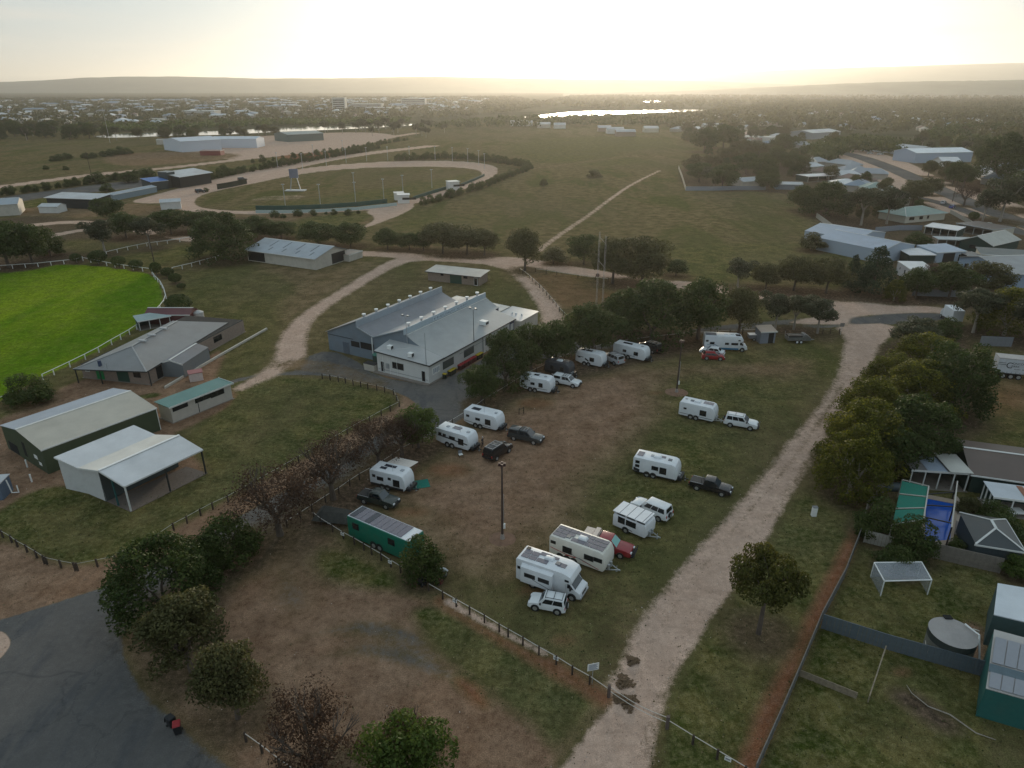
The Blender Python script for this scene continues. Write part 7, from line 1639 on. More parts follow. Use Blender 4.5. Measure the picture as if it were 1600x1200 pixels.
panel_fence('pale fence along the left of the walled block', [(1060, 264), (1066, 280), (1071, 298)], 2.0, mat('pale_brick_fence', (.48, .43, .36), .8, noise=.1), step=4)
panel_fence('grey blue fence along the front of the walled block', [(1071, 298), (1110, 298), (1150, 297), (1196, 297)], 2.0, mat('blue_grey_fence', (.24, .26, .30), .7, noise=.08), step=3)
panel_fence('grey fence behind the gabled sheds garden', [(1367, 363), (1405, 360), (1440, 360)], 1.8, mat('blue_grey_fence', (.24, .26, .30), .7, noise=.08), step=3)
panel_fence('low grey fence under the roadside trees at the right', [(1425, 462), (1480, 464), (1520, 464)], 1.7, gsteel, step=3)
panel_fence('dark boundary fence hidden behind the right thicket', [(1345, 835), (1352, 800), (1380, 770)], 1.6, tfence)
panel_fence('pale fence in front of the green roofed house verge', [(1484, 333), (1505, 345), (1525, 356)], 1.5, cfence, step=3)
t = thing('timber_beam', 'long pale timber board fence lying low across the lower back lawn', 'board', P(1249, 1056)); a = P(1249, 1056); b = P(1338, 1092)
for k in range(3): MB().beam(Vector((0, 0, .12 + k * .24)), b - a + Vector((0, 0, .12 + k * .24)), .05, .225).done('board', timber, t)
t = thing('garden_rail', 'thin timber rail leaning off the slate fence', 'rail', P(1356, 1097)); a = P(1356, 1097); b = P(1381, 1022); MB().beam((0, 0, .75), b - a + Vector((0, 0, 1.0)), .1, .06).done('rail', timber, t); [MB().beam((b - a) * f + Vector((0, 0, 0)), (b - a) * f + Vector((0, 0, .8)), .08).done('post', timber, t) for f in (0, .5, 1)]
t = thing('fallen_branch', 'pale fallen branch on the burnt patch of the lower back lawn', 'branch', P(1450, 1105)); MB().tube([(0, 0, .1), (1.2, -1.0, .3), (2.4, -2.6, .12), (3.6, -3.2, .08)], [.05, .06, .05, .03], 6).done('limb', barkp, t); MB().tube([(0, 0, .1), (-.8, 1.2, .3), (-1.0, 1.8, .6)], [.05, .04, .02], 6).done('twig', barkp, t)
# big rain tank
def rain_tank():
    c = P(1490, 987, 2.45); c.z = 0; t = thing('rain_tank', 'large round concrete rainwater tank with a dark band and pale lid', 'water tank', c); r = 1.95
    MB().cyl((0, 0, 0), (0, 0, 1.6), r, 36).done('tank_wall', mat('tank_grey_green', (.17, .17, .145), .8, noise=.15, dirt=.2), t); MB().cyl((0, 0, 1.6), (0, 0, 2.35), r + .02, 36).done('dark_band', mat('tank_dark_band', (.035, .045, .042), .6, noise=.1), t)
    MB().cyl((0, 0, 2.35), (0, 0, 2.55), r + .05, 36, .4).done('lid', mat('tank_lid', (.33, .31, .30), .8, noise=.12, nscale=.6), t)
    MB().box(.2, .9, 1.6, 2.1, 2.42, 2.52).done('hatch', darkin, t)
    MB().tube([(1.5, .8, 2.6), (1.9, -.6, 2.65), (1.9, -1.7, .2)], [.09] * 3, 8).done('downpipe', whitep, t)
    MB().tube([(2.2, .6, 2.2), (2.7, .5, 2.1), (2.8, .3, .2)], [.07] * 3, 8).done('overflow_pipe', creamw, t)
    MB().tube([(-2.1, -.9, .1), (-2.5, -.5, 1.2)], [.05] * 2, 6).beam((-2.5, -.5, 1.2), (-2.15, .2, 1.2), .05).done('ladder', creamw, t)
rain_tank()
# soccer goal with net
def goal():
    net = mat('white_net', (.50, .53, .58), .8, noise=0, alpha=.24)
    a = P(1381, 909); b = P(1450, 929); d = (b - a); 
    t = thing('soccer_goal', 'white netted goal frame standing on the upper back lawn', 'goal', a, 0)
    # crossbars: front foot points a..; pixels give the top frame
    h = 1.9
    q = lambda u, v, z: P(u, v, z) - a
    A, B = q(1382, 908, h), q(1456, 906, h)     # front top bar
    C_, Dd = q(1366, 879, h), q(1440, 878, h)   # rear top bar
    m = MB()
    for x, y in ((A, B), (C_, Dd), (A, C_), (B, Dd)): m.tube([x, y], [.06] * 2, 8)
    for x in (A, B, C_, Dd): m.tube([x, Vector((x.x, x.y, 0))], [.05] * 2, 8)
    m.done('frame', whitep, t)
    dn = lambda p: Vector((p.x, p.y, .02))
    for pts in ([A, B, Dd, C_], [C_, Dd, dn(Dd), dn(C_)], [A, C_, dn(C_), dn(A)], [B, Dd, dn(Dd), dn(B)]): MB().plate(pts, .01).done('net', net, t)
goal()
# pool
def pool():
    c = [P(u, v) for u, v in ((1444, 848), (1484, 845), (1492, 789), (1447, 780))]
    o = c[0].copy(); t = thing('swimming_pool', 'bright blue backyard swimming pool beside the green shade cover', 'pool', o)
    c = [x - o for x in c]; 
    def ring(s): ce = sum(c, Vector()) / 4; return [(ce + (x - ce) * s) for x in c]
    MB().plate([x + Vector((0, 0, .10)) for x in ring(1.0)], .02).done('water', mat('pool_water', (.010, .085, .42), .12, noise=.1, nscale=.5, bump=.1, bscale=2), t)
    R1, R2 = ring(1.0), ring(1.22)
    for i in range(4):
        j = (i + 1) % 4; MB().plate([R2[i] + Vector((0, 0, .16)), R2[j] + Vector((0, 0, .16)), R1[j] + Vector((0, 0, .16)), R1[i] + Vector((0, 0, .16))], .14).done('coping', mat('sandstone_paving', (.36, .28, .22), .9, noise=.1), t)
    t2 = thing('paved_path', 'pale sandstone path beside the pool garden', 'path', P(1500, 800)); q = [P(u, v, .03) - t2.location for u, v in ((1490, 770), (1500, 780), (1497, 800), (1530, 828), (1518, 836), (1492, 815))]
    MB().plate(q if ((q[1] - q[0]).cross(q[2] - q[0])).z > 0 else q[::-1], .05).done('paving', mat('pale_sandstone', (.42, .35, .29), .9, noise=.1), t2)
    # brick paving patch
    t3 = thing('paved_terrace', 'grey brown paved terrace between pool and garden pavilion', 'terrace', P(1500, 830)); q = [P(u, v, .06) - t3.location for u, v in ((1490, 834), (1512, 838), (1514, 824), (1492, 812))]
    MB().plate(q if ((q[1] - q[0]).cross(q[2] - q[0])).z > 0 else q[::-1], .05).done('paving', mat('grey_brown_paving', (.20, .17, .16), .9, noise=.15), t3)
pool()
def shade():
    z = 2.6; t = thing('shade_cover', 'green shade cloth canopy beside the pool on a cream frame', 'shade canopy', P(1396, 830)); o = t.location
    q = lambda u, v, zz=z: P(u, v, zz) - o
    a, b, c, d = q(1394, 820), q(1443, 812), q(1451, 760), q(1410, 750)
    g = mat('green_shade_cloth', (.010, .17, .12), .7, noise=.08, dirt=.05)
    fr = mat('cream_beam', (.50, .47, .42), .6)
    for k in range(3):
        f0, f1 = k / 3, (k + 1) / 3; up = Vector((0, 0, .0))
        pts = [a.lerp(d, f0), b.lerp(c, f0), b.lerp(c, f1 - .02), a.lerp(d, f1 - .02)]; MB().plate(pts, .03).done('shade_panel', g, t)
    for f in (0, .333, .667, 1): MB().beam(a.lerp(d, f) + Vector((0, 0, .05)), b.lerp(c, f) + Vector((0, 0, .05)), .09).done('beam', fr, t)
    MB().beam(b + Vector((0, 0, .05)), c + Vector((0, 0, .05)), .14).done('beam', fr, t)
    for p in (a, b, c, d): MB().beam(Vector((p.x, p.y, 0)), Vector((p.x, p.y, z)), .12).done('post', fr, t)
    # open frame over the pool
    t2 = thing('pergola', 'open dark pergola beams crossing above the pool', 'pergola', P(1486, 850)); o2 = t2.location; q2 = lambda u, v, zz=z: P(u, v, zz) - o2
    e, f = q2(1487, 824), q2(1496, 752)
    MB().beam(e, f, .14).done('side_beam', fr, t2)
    bb, cc = q2(1443, 812), q2(1451, 760)
    for k in (0.08, .42, .75): MB().beam(bb.lerp(cc, k), e.lerp(f, k), .12).done('cross_beam', blackp, t2)
    for p in (e, e.lerp(f, .5), f): MB().beam(Vector((p.x, p.y, 0)), p, .12).done('post', blackp, t2)
shade()
t = thing('clothes_table', 'white square table on the lawn below the rusty carport', 'table', P(1586, 806)); MB().box(-.8, .8, -.7, .7, .7, .75).done('table_top', whitep, t); [MB().beam((x, y, 0), (x, y, .7), .06).done('leg', whitep, t) for x in (-.7, .7) for y in (-.6, .6)]
t = thing('rowing_boat', 'dark upturned dinghy beside the shade canopy', 'boat', P(1392, 765)); MB().tube([(-2, 0, .3), (-1, 0, .35), (1, 0, .35), (2.2, 0, .4)], [.1, .6, .65, .1], 10).done('hull', mat('slate_hull', (.06, .08, .09), .5), t, smooth=True); MB().beam((-1.8, -.3, .9), (-1.2, .2, 1.5), .05).done('strut', whitep, t)
t = thing('electrical_pillar', 'white service pillar on the grass right of the dirt track', 'service pillar', P(1271, 806)); MB().box(-.28, .28, -.22, .22, 0, 1.25).done('cabinet', whitep, t, bevel=.03); MB().box(-.3, .3, -.24, .24, 1.25, 1.32).done('cap', greyst, t)
# light poles
def pole_light(label, u, vb, vt, mound=1.6):
    h = rise(u, vb, vt); t = thing('floodlight_pole', label, 'light pole', P(u, vb))
    MB().cyl((0, 0, .15), (0, 0, h), .15, 10, .09).done('pole', mat('dark_brown_pole', (.06, .04, .035), .8, noise=.25), t)
    MB().cyl((0, 0, 0), (0, 0, .7), .32, 10, .17).done('footing', mat('pale_footing', (.33, .29, .26), .8), t)
    for a in range(4): 
        x, y = .28 * math.cos(a * 1.57), .28 * math.sin(a * 1.57); MB().box(x - .14, x + .14, y - .12, y + .12, h - .1, h + .28).done('floodlight', mat('brown_lamp', (.09, .05, .045), .5), t, bevel=.03)
    MB().box(.12, .35, -.12, .12, 1.5, 2.1).done('meter_box', whitep, t); MB().beam((.17, 0, 2.1), (.17, 0, h * .62), .04).done('conduit', galv, t)
    m = MB(); n = 14; pts = [(mound * math.cos(6.283 * i / n), mound * .9 * math.sin(6.283 * i / n), 0) for i in range(n)]; m.add(pts + [(0, 0, .12)], [(i, (i + 1) % n, n) for i in range(n)])
    m.done('earth_mound', mat('red_earth', (.20, .115, .075), .95, noise=.25, nscale=1.5), t)
pole_light('brown floodlight pole on a red earth mound, nearer of the two', 785, 842, 727)
pole_light('dark floodlight pole on the grass, further of the two', 1057, 613, 534, 2.0)
# lattice masts
for lb, u, vb, vt in (('tall thin left mast of the pair above the scrub', 931.5, 476, 362), ('tall thin right mast of the pair above the scrub', 941, 479, 368)):
    h = rise(u, vb, vt); t = thing('lattice_mast', lb, 'mast', P(u, vb))
    for a in range(3): x, y = .18 * math.cos(a * 2.09), .18 * math.sin(a * 2.09); MB().beam((x, y, 0), (x, y, h), .045).done('leg', mat('pale_mast', (.42, .38, .35), .6), t)
    m = MB(); k = 0
    while k * .6 < h - .6: a0, a1 = (k % 3) * 2.09, ((k + 1) % 3) * 2.09; m.beam((.18 * math.cos(a0), .18 * math.sin(a0), k * .6), (.18 * math.cos(a1), .18 * math.sin(a1), k * .6 + .6), .025); k += 1
    m.done('bracing', mat('pale_mast', (.42, .38, .35), .6), t)
t = thing('cross_wire', 'thin slanting braces between the two tall masts', 'brace'  , P(931.5, 476)); a = P(931.5, 476); b = P(941, 479) - a
for h in (9.5, 15): MB().beam((0, 0, h + 1.2), b + Vector((0, 0, h)), .05).done('brace', mat('pale_mast', (.42, .38, .35), .6), t)
MB().cyl((0, .1, 7.2), (0, -.1, 7.2), .45, 14).done('round_target', mat('brown_disc', (.2, .12, .1), .8), t)
# signs
def sign(label, u, v, w_, h, zt, rows=4, rz=0, pm=None):
    t = thing('sign', label, 'sign', P(u, v), rz); MB().cyl((0, 0, 0), (0, 0, zt), .035, 8).done('post', galv, t); s = MB().box(-w_ / 2, w_ / 2, -.05, -.035, zt - h, zt).done('sign_board', pm or whitep, t)
    for k in range(rows): MB().box(-w_ * .40, w_ * (.38 - .1 * (k % 2)), -.056, -.05, zt - h * (k + 1.15) / (rows + 1) - .02, zt - h * (k + .85) / (rows + 1)).done('text_line', mat('navy_text', (.08, .12, .22), .6), s)
sign('white notice sign with blue writing behind the rail at the chained gate', 925, 1069, 1.05, .78, 2.45, 5, .25)
sign('grey back of a road sign by the posts near the camper trailer', 1313, 523, .9, .8, 2.6, 0, 0, mat('sign_back', (.18, .17, .16), .6))
for lb, u, v, r in (('small white plate on the bus side rail, upper', 537, 842, .5), ('small white plate on the bus side rail, lower', 611, 886, .5), ('small white plate on the rail below the motorcycles', 712, 947, .5), ('small pale plate on the rail left of the notice sign', 869, 1037, .5), ('small white plate on the rail at the bottom right', 1136, 1195, .5)):
    p = P(u, v); t = thing('fence_plate', lb, 'sign', p, -.5); MB().box(-.25, .25, -.13, -.11, .55, .95).done('plate', whitep, t); MB().box(-.18, .18, -.136, -.13, .68, .84).done('print', mat('plate_print', (.3, .3, .32), .6), t)
# chain gate
t = thing('chain_gate', 'sagging double chain gate across the dirt track', 'gate', P(951, 1089)); a = P(951, 1089); b = P(1042, 1138) - a
for x in (Vector((0, 0, 0)), b): MB().box(x.x - .12, x.x + .12, x.y - .12, x.y + .12, 0, 1.35).done('gate_post', mat('grey_brown_post', (.12, .09, .08), .9, noise=.2), t)
for za, zb, sag in ((1.25, 1.2, .35), (.75, .65, .28)):
    pts = [Vector((0, 0, za)).lerp(b + Vector((0, 0, zb)), k / 12) - Vector((0, 0, sag * math.sin(math.pi * k / 12))) for k in range(13)]; MB().tube(pts, [.03] * 13, 6).done('chain', railm, t)
t = thing('tap_frame', 'small timber frame stand on the grass above the parked utes', 'post frame', P(811, 648)); [MB().beam((x, x * .6, 0), (x, x * .6, 1.15), .12).done('post', timber_d, t) for x in (0, .75)]; MB().beam((0, 0, .95), (.75, .45, .95), .07).done('rail', timber_d, t)
t = thing('camp_chair', 'folding camp chair on the grass beside the black striped caravan', 'chair', P(720, 714), .4); MB().box(-.28, .28, -.25, .25, .42, .46).done('seat', whitep, t); MB().box(-.28, .28, .24, .28, .46, .95).done('backrest', greyst, t); [MB().beam((x, y, 0), (x, y, .42), .04).done('leg', blackp, t) for x in (-.26, .26) for y in (-.22, .22)]
t = thing('groundsheet', 'green mat on the grass under the rolled out awning', 'mat', P(655, 757), .3); MB().box(-1.3, 1.3, -1.0, 1.0, .02, .05).done('mat', mat('green_mat', (.01, .16, .12), .9), t); MB().box(-1.32, 1.32, -1.03, 1.03, .01, .03).done('hem', mat('dark_green_hem', (.01, .08, .06), .9), t)
# boulder piles of leaves on the track
for lb, u, v, s in (('brown heap of bark litter just inside the chained gate', 976, 1066, 1.0), ('brown heap of bark litter under the chain', 981, 1098, 1.1), ('small bark heap left of the chain', 966, 1092, .6), ('clump of dry weeds on the track edge', 988, 1033, .7)):
    t = thing('leaf_litter', lb, 'litter heap', P(u, v)); m = MB(); r = random.Random(u)
    for k in range(90): a = r.random() * 6.28; q = r.random() ** .6 * s * (.45 + .5 * abs(math.sin(a * 1.5 + u))); x, y = q * math.cos(a), q * math.sin(a); z = .28 * s * (1 - q / s) ; w_ = .14; m.add([(x - w_, y, z), (x, y - w_, z + r.uniform(-.05, .1)), (x + w_, y, z + r.uniform(0, .1)), (x, y + w_, z + .04)], [(0, 1, 2, 3)])
    m.done('litter', mat('bark_litter', (.13, .085, .05), .95, noise=.3), t)
    MB().add([(s * (.35 + .2 * (k % 3)) * math.cos(k * .785), s * (.35 + .15 * (k % 2)) * math.sin(k * .785), .01) for k in range(8)] + [(0, 0, .16 * s)], [(k, (k + 1) % 8, 8) for k in range(8)]).done('mound', mat('bark_litter', (.13, .085, .05), .95, noise=.3), t)
# person at the caravan drawbar
def person(label, u, v, rz, top, trousers, hair=(.55, .52, .5)):
    t = thing('person', label, 'person', P(u, v), rz)
    sk = D.meshes.new('body'); vs = [(0, 0, .95), (0, .01, 1.2), (0, .0, 1.42), (0, -.01, 1.52), (0, -.03, 1.66), (.10, 0, .90), (.12, -.03, .50), (.13, .02, .08), (.14, -.12, .04), (-.10, 0, .90), (-.11, .05, .50), (-.12, .12, .09), (-.12, -.02, .04), (.20, 0, 1.40), (.26, -.02, 1.13), (.24, -.20, .94), (-.20, 0, 1.40), (-.27, .03, 1.14), (-.24, -.12, .93)]
    es = [(0, 1), (1, 2), (2, 3), (3, 4), (0, 5), (5, 6), (6, 7), (7, 8), (0, 9), (9, 10), (10, 11), (11, 12), (2, 13), (13, 14), (14, 15), (2, 16), (16, 17), (17, 18)]
    rs_ = [.15, .15, .15, .06, .10, .10, .07, .05, .045, .10, .07, .05, .045, .07, .05, .035, .07, .05, .035]
    sk.from_pydata(vs, es, []); ob = D.objects.new('body', sk); COL.objects.link(ob); m1 = ob.modifiers.new('s', 'SKIN'); 
    for i, r_ in enumerate(rs_): sk.skin_vertices[0].data[i].radius = (r_, r_ * .8)
    sk.skin_vertices[0].data[0].use_root = True; m2 = ob.modifiers.new('b', 'SUBSURF'); m2.levels = 1
    dg = bpy.context.evaluated_depsgraph_get(); me = D.meshes.new_from_object(ob.evaluated_get(dg)); D.objects.remove(ob)
    skin = mat('skin', (.42, .26, .19), .6); me.materials.clear(); me.materials.append(top); me.materials.append(trousers); me.materials.append(skin)
    for p in me.polygons: z = p.center.z; p.material_index = 2 if (z > 1.49 or (abs(p.center.x) > .2 and z < 1.15)) else (1 if z < 1.0 else 0)
    obj('body', me, t); MB().cyl((0, -.03, 1.62), (0, -.02, 1.78), .10, 12, .06).done('hair', mat('grey_hair_' + str(hair[0]), hair, .9), t, bevel=.02)
person('person in dark clothes standing at the drawbar of the black striped caravan', 754, 699, 1.2, mat('dark_shirt', (.03, .032, .04), .9), mat('dark_trousers', (.02, .022, .03), .9))
# racecourse furniture
def race_fence(label, px, m_, h=1.3):
    ps = [P(*p) for p in px]; o = ps[0]; t = thing('track_barrier', label, 'barrier', o)
    for a, b in zip(ps[:-1], ps[1:]): MB().beam(a - o + Vector((0, 0, h / 2)), b - o + Vector((0, 0, h / 2)), .25, h).done('barrier_panel', m_, t)
race_fence('dark green barrier along the near straight of the racetrack', [(400, 328), (450, 328), (500, 326), (560, 322), (605, 317)], mat('dark_green_barrier', (.012, .06, .05), .6), 1.8)
race_fence('pale cyan barrier below the dark green one at the racetrack', [(400, 333), (450, 333), (500, 331.5), (560, 328), (620, 321)], mat('pale_cyan_barrier', (.36, .45, .44), .6), 1.2)
race_fence('dark green barrier on the right hand bend of the racetrack', [(646, 312), (680, 301), (700, 295)], mat('dark_green_barrier', (.012, .06, .05), .6), 1.5)
race_fence('dark green barrier above the second judges box', [(720, 291), (740, 283), (757, 275)], mat('dark_green_barrier', (.012, .06, .05), .6), 1.4)
race_fence('dark train like row of starting stalls on the racetrack', [(340, 296), (362, 292), (386, 287)], mat('stall_dark', (.03, .035, .02), .8), 2.6)
t = thing('big_screen', 'grey lattice screen tower on the racecourse infield', 'screen', P(462, 298)); MB().box(-2.2, 2.2, -.3, .3, 6.2, 10.5).done('screen_back', mat('screen_grey', (.18, .19, .25), .6), t); [MB().beam((x, 0, 0), (x * .5, 0, 6.4), .35).done('leg', galv, t) for x in (-2.6, 2.6)]; MB().box(-5, 5, -2, 2, 0, .4).done('base', lightr, t)
k = 0
for u, v in ((434, 262), (473, 264), (510, 259), (541, 255), (573, 252), (606, 251), (640, 250), (680, 250), (707, 252), (731, 254), (748, 258), (757, 264), (446, 322), (501, 322), (556, 318), (600, 312), (554, 300), (630, 305), (675, 294), (490, 247), (536, 239)):
    ob = thing('lamp_post', 'thin lamp post standing round the racetrack', 'lamp post', P(u, v), 0, 'lamp posts round the racetrack'); MB().cyl((0, 0, 0), (0, 0, 9), .14, 6).done('pole', galv, ob); MB().box(-.6, .6, -.3, .3, 9, 9.3).done('lamp_head', galv, ob)
for lb, u, v, h in (('tall wooden power pole on the verge left of the oval trees', 243, 420, 11), ('radio mast by the river trees at the upper left', 172, 223, 30), ('power pole by the highway at the left', 142, 270, 12), ('power pole on the residential verge', 1488, 315, 9), ('power pole in the depot beside the white factory', 286, 217, 16)):
    t = thing('power_pole', lb, 'pole', P(u, v)); MB().cyl((0, 0, 0), (0, 0, h), .16, 8, .1).done('pole', timber_d if h < 20 else galv, t); MB().beam((-1.1, 0, h - .8), (1.1, 0, h - .8), .14).done('cross_arm', timber_d if h < 20 else galv, t)
# ------------------------------------------------------------------ farther trees, shrubs, houses
def inpoly(px):
    w = [P(u, v) for u, v in px]; xs = [a.x for a in w]; ys = [a.y for a in w]
    def f(x, y):
        c = False; j = len(w) - 1
        for i in range(len(w)):
            if (ys[i] > y) != (ys[j] > y) and x < (xs[j] - xs[i]) * (y - ys[i]) / (ys[j] - ys[i]) + xs[i]: c = not c
            j = i
        return c
    return f, (min(xs), max(xs), min(ys), max(ys))
rf = random.Random(21); TAKEN = [(x, y, r) for x, y, r in TREE_SPOTS]
ROADS = [[(1230, 222), (1330, 240), (1400, 265), (1470, 298), (1560, 335), (1640, 365)]]
def roadfree(x, y, m):
    for r in ROADS:
        for a, b in zip(r[:-1], r[1:]):
            a_, b_ = P(*a), P(*b); d = b_ - a_; t = max(0, min(1, ((x - a_.x) * d.x + (y - a_.y) * d.y) / d.length_squared))
            if (a_ + d * t - Vector((x, y, 0))).length < m: return False
    return True
BL = [(o.matrix_world.translation if False else o.location, o.get('category')) for o in COL.objects if o.get('category') in ('building',)]
def clear_of_buildings(x, y, m):
    return all((p.x - x) ** 2 + (p.y - y) ** 2 > m * m for p, _ in BL)
def scatter(px, n, gap, tries=40):
    f, (x0, x1, y0, y1) = inpoly(px); out = []
    for _ in range(n * tries):
        if len(out) >= n: break
        x, y = rf.uniform(x0, x1), rf.uniform(y0, y1)
        if f(x, y) and all((x - a) ** 2 + (y - b) ** 2 > gap * gap for a, b in out[-400:]): out.append((x, y))
    return out
def quick_tree(x, y, h, w, kind, label, group, name='tree', cat='tree'):
    nv = 3 if (kind, 2) in CR else 2; v = rf.randrange(nv)
    t = thing(name, label, cat, (x, y, 0), rf.uniform(0, 6.28), group)
    obj('crown', CR[(kind, v)], t, scale=(w, w, h)); obj('trunk', TK[(kind, v)], t, scale=(w * .8, w * .8, h))
kinds = ['dark', 'olive', 'gum', 'dark', 'olive', 'shade']
for poly_, n, gap, hh, lb, gp in (
    ([(1062, 262), (1100, 225), (1240, 222), (1330, 245), (1300, 290), (1250, 297), (1200, 296), (1075, 296)], 34, 7, (6, 10), 'garden tree among the houses right of the walled paddock block', 'trees among the houses beyond the walled block'),
    ([(1330, 285), (1400, 300), (1440, 330), (1400, 345), (1335, 350), (1260, 330), (1250, 302)], 14, 6, (5, 9), 'tree crowded round the houses left of the residential road', 'trees round the houses left of the residential road'),
    ([(-40, 222), (-40, 208), (60, 205), (150, 212), (150, 222)], 30, 12, (11, 16), 'tall dark tree in the wood at the left edge beyond the plain', 'dark wood trees at the upper left'),
    ([(150, 222), (150, 216), (420, 207), (430, 214), (300, 222)], 22, 14, (9, 13), 'dark tree on the river bank beyond the depot', 'river bank trees beyond the depot'),
    ([(500, 208), (500, 204), (660, 198), (700, 205), (690, 216), (600, 214)], 22, 16, (9, 14), 'umbrella shaped tree by the river beyond the racecourse', 'umbrella trees by the river'),
    ([(1060, 222), (1060, 208), (1240, 205), (1330, 228), (1230, 228), (1120, 232)], 30, 14, (9, 13), 'tree in the suburb wood behind the far paddock', 'suburb trees behind the far paddock'),
    ([(1400, 232), (1440, 222), (1640, 238), (1640, 262), (1530, 262), (1520, 248)], 22, 11, (8, 13), 'dark tree around the long white warehouse', 'trees round the white warehouse')):
    for x, y in scatter(poly_, n, gap):
        if not (roadfree(x, y, 9) and clear_of_buildings(x, y, 8)): continue
        h = rf.uniform(*hh); quick_tree(x, y, h, h * rf.uniform(.85, 1.25), 'gum' if 'umbrella' in lb else rf.choice(kinds), lb, gp)
# hedges and shrub rows: every shrub a thing
def shrub_row(px, n, w, lb, gp, jit=1.0, hh=1.0):
    ws = [P(*p) for p in px]; L = [0]
    for a, b in zip(ws[:-1], ws[1:]): L.append(L[-1] + (b - a).length)
    for k in range(n):
        s = L[-1] * (k + .5) / n; i = max(j for j in range(len(ws) - 1) if L[j] <= s); p = ws[i].lerp(ws[i + 1], (s - L[i]) / max(1e-6, L[i + 1] - L[i]))
        q = w * rf.uniform(.7, 1.25); quick_tree(p.x + rf.uniform(-jit, jit), p.y + rf.uniform(-jit, jit), q * .9 * hh, q, 'gbush', lb, gp, 'shrub', 'shrub')
shrub_row([(-10, 308), (60, 299), (125, 290), (200, 279), (240, 272)], 26, 5, 'dark shrub in the row below the highway at the left', 'shrubs in the row below the highway')
shrub_row([(318, 283), (400, 267), (480, 253), (560, 239), (592, 232)], 42, 5.5, 'shrub in the hedge above the racetrack straight', 'shrubs of the hedge above the racetrack straight')
shrub_row([(385, 256), (450, 249), (530, 238), (596, 226), (640, 219)], 26, 5, 'shrub in the upper hedge beside the highway bend', 'shrubs of the upper hedge by the highway bend')
shrub_row([(620, 252), (690, 248), (760, 252), (829, 263)], 36, 6, 'shrub in the hedge round the far bend of the racetrack', 'shrubs of the hedge round the far racetrack bend')
shrub_row([(829, 264), (795, 277), (745, 297), (700, 310), (660, 322)], 30, 4.5, 'shrub in the hedge down the paddock side of the racetrack', 'shrubs of the hedge on the paddock side')
for i, (u, v, w) in enumerate([(430, 340, 8), (443, 341, 5), (466, 338, 8), (490, 337, 7), (510, 335, 3), (522, 335, 6), (545, 336, 7), (560, 334, 4)]): p = P(u, v); quick_tree(p.x, p.y, w * .75 * .55, w * .62, 'gbush', 'round shrub in the short row below the racetrack barrier', 'round shrubs below the racetrack barrier', 'shrub', 'shrub')
for u, v, w in ((84, 252, 7), (94, 251, 9), (105, 249, 9), (134, 248, 8), (146, 247, 8), (161, 245, 8), (174, 244, 10), (188, 242, 12), (200, 241, 9), (72, 265, 5), (103, 266, 5), (154, 287, 12), (202, 286, 12), (230, 281, 12), (168, 300, 8), (350, 270, 9), (322, 300, 4)): p = P(u, v); quick_tree(p.x, p.y, w * .6, w, 'gbush', 'dark scrub bush dotted on the plain beside the highway', 'scrub bushes on the plain by the highway', 'shrub', 'shrub')
# far masses of trees, past counting
def mass(name, polys, size=3.2, nl=26, hh=(7, 13), mt='dark', seed=1):
    rs = np.random.default_rng(seed); Vs, Ts = [], []
    for px, n in polys:
        pts = np.array(scatter(px, n, 0, 6)); m = len(pts)
        h = rs.uniform(hh[0], hh[1], m); w = h * rs.uniform(.5, .75, m)
        d = rs.normal(size=(m, nl, 3)); d /= np.linalg.norm(d, axis=2)[..., None]; d[..., 2] = np.abs(d[..., 2]) * 1.0 - .25
        c = np.concatenate([pts, np.zeros((m, 1))], 1)[:, None, :] + d * np.stack([w, w, h * .62], 1)[:, None, :] * (.7 + .35 * rs.random((m, nl, 1)))
        c[..., 2] += (h * .42)[:, None]
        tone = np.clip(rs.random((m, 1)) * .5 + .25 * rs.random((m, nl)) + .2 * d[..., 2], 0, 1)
        V, T = leaves(rs, c.reshape(-1, 3), d.reshape(-1, 3), size, tone.ravel()); Vs.append(V); Ts.append(T)
    me = leaf_mesh(name, np.concatenate(Vs), np.concatenate(Ts), LM[mt]); o = D.objects.new(name, me); COL.objects.link(o); o['kind'] = 'stuff'
    return o
mass('distant_woodland', [([(1000, 190), (1100, 176), (1240, 160), (1600, 157), (2000, 160), (2000, 240), (1600, 225), (1460, 208), (1330, 215), (1200, 200), (1060, 205)], 5200)], 3.4, 30, (8, 14), 'olive', 2)
mass('distant_woodland', [([(-300, 200), (-300, 158), (300, 154), (800, 152), (860, 165), (800, 178), (640, 190), (420, 194), (150, 204)], 6500)], 3.4, 24, (7, 12), 'olive', 3)
mass('distant_woodland', [([(820, 165), (900, 150), (1300, 150), (1240, 158), (1100, 170), (950, 172)], 1500), ([(1240, 158), (1300, 150), (2200, 148), (2200, 162), (1600, 158)], 1800)], 4.5, 20, (8, 13), 'olive', 4)
mass('distant_woodland', [([(640, 201), (780, 190), (900, 185), (1010, 186), (1080, 200), (900, 198), (760, 203)], 340), ([(1250, 240), (1330, 226), (1420, 232), (1400, 244), (1330, 240), (1280, 262)], 130), ([(1440, 222), (1470, 205), (1640, 200), (1640, 210), (1480, 212), (1640, 240)], 120)], 2.2, 60, (7, 12), 'dark', 5)
mass('riverside_scrub', [([(90, 208), (140, 196), (440, 188), (640, 187), (640, 193), (440, 197), (200, 207)], 900)], 2.6, 22, (4, 7), 'lime', 6)
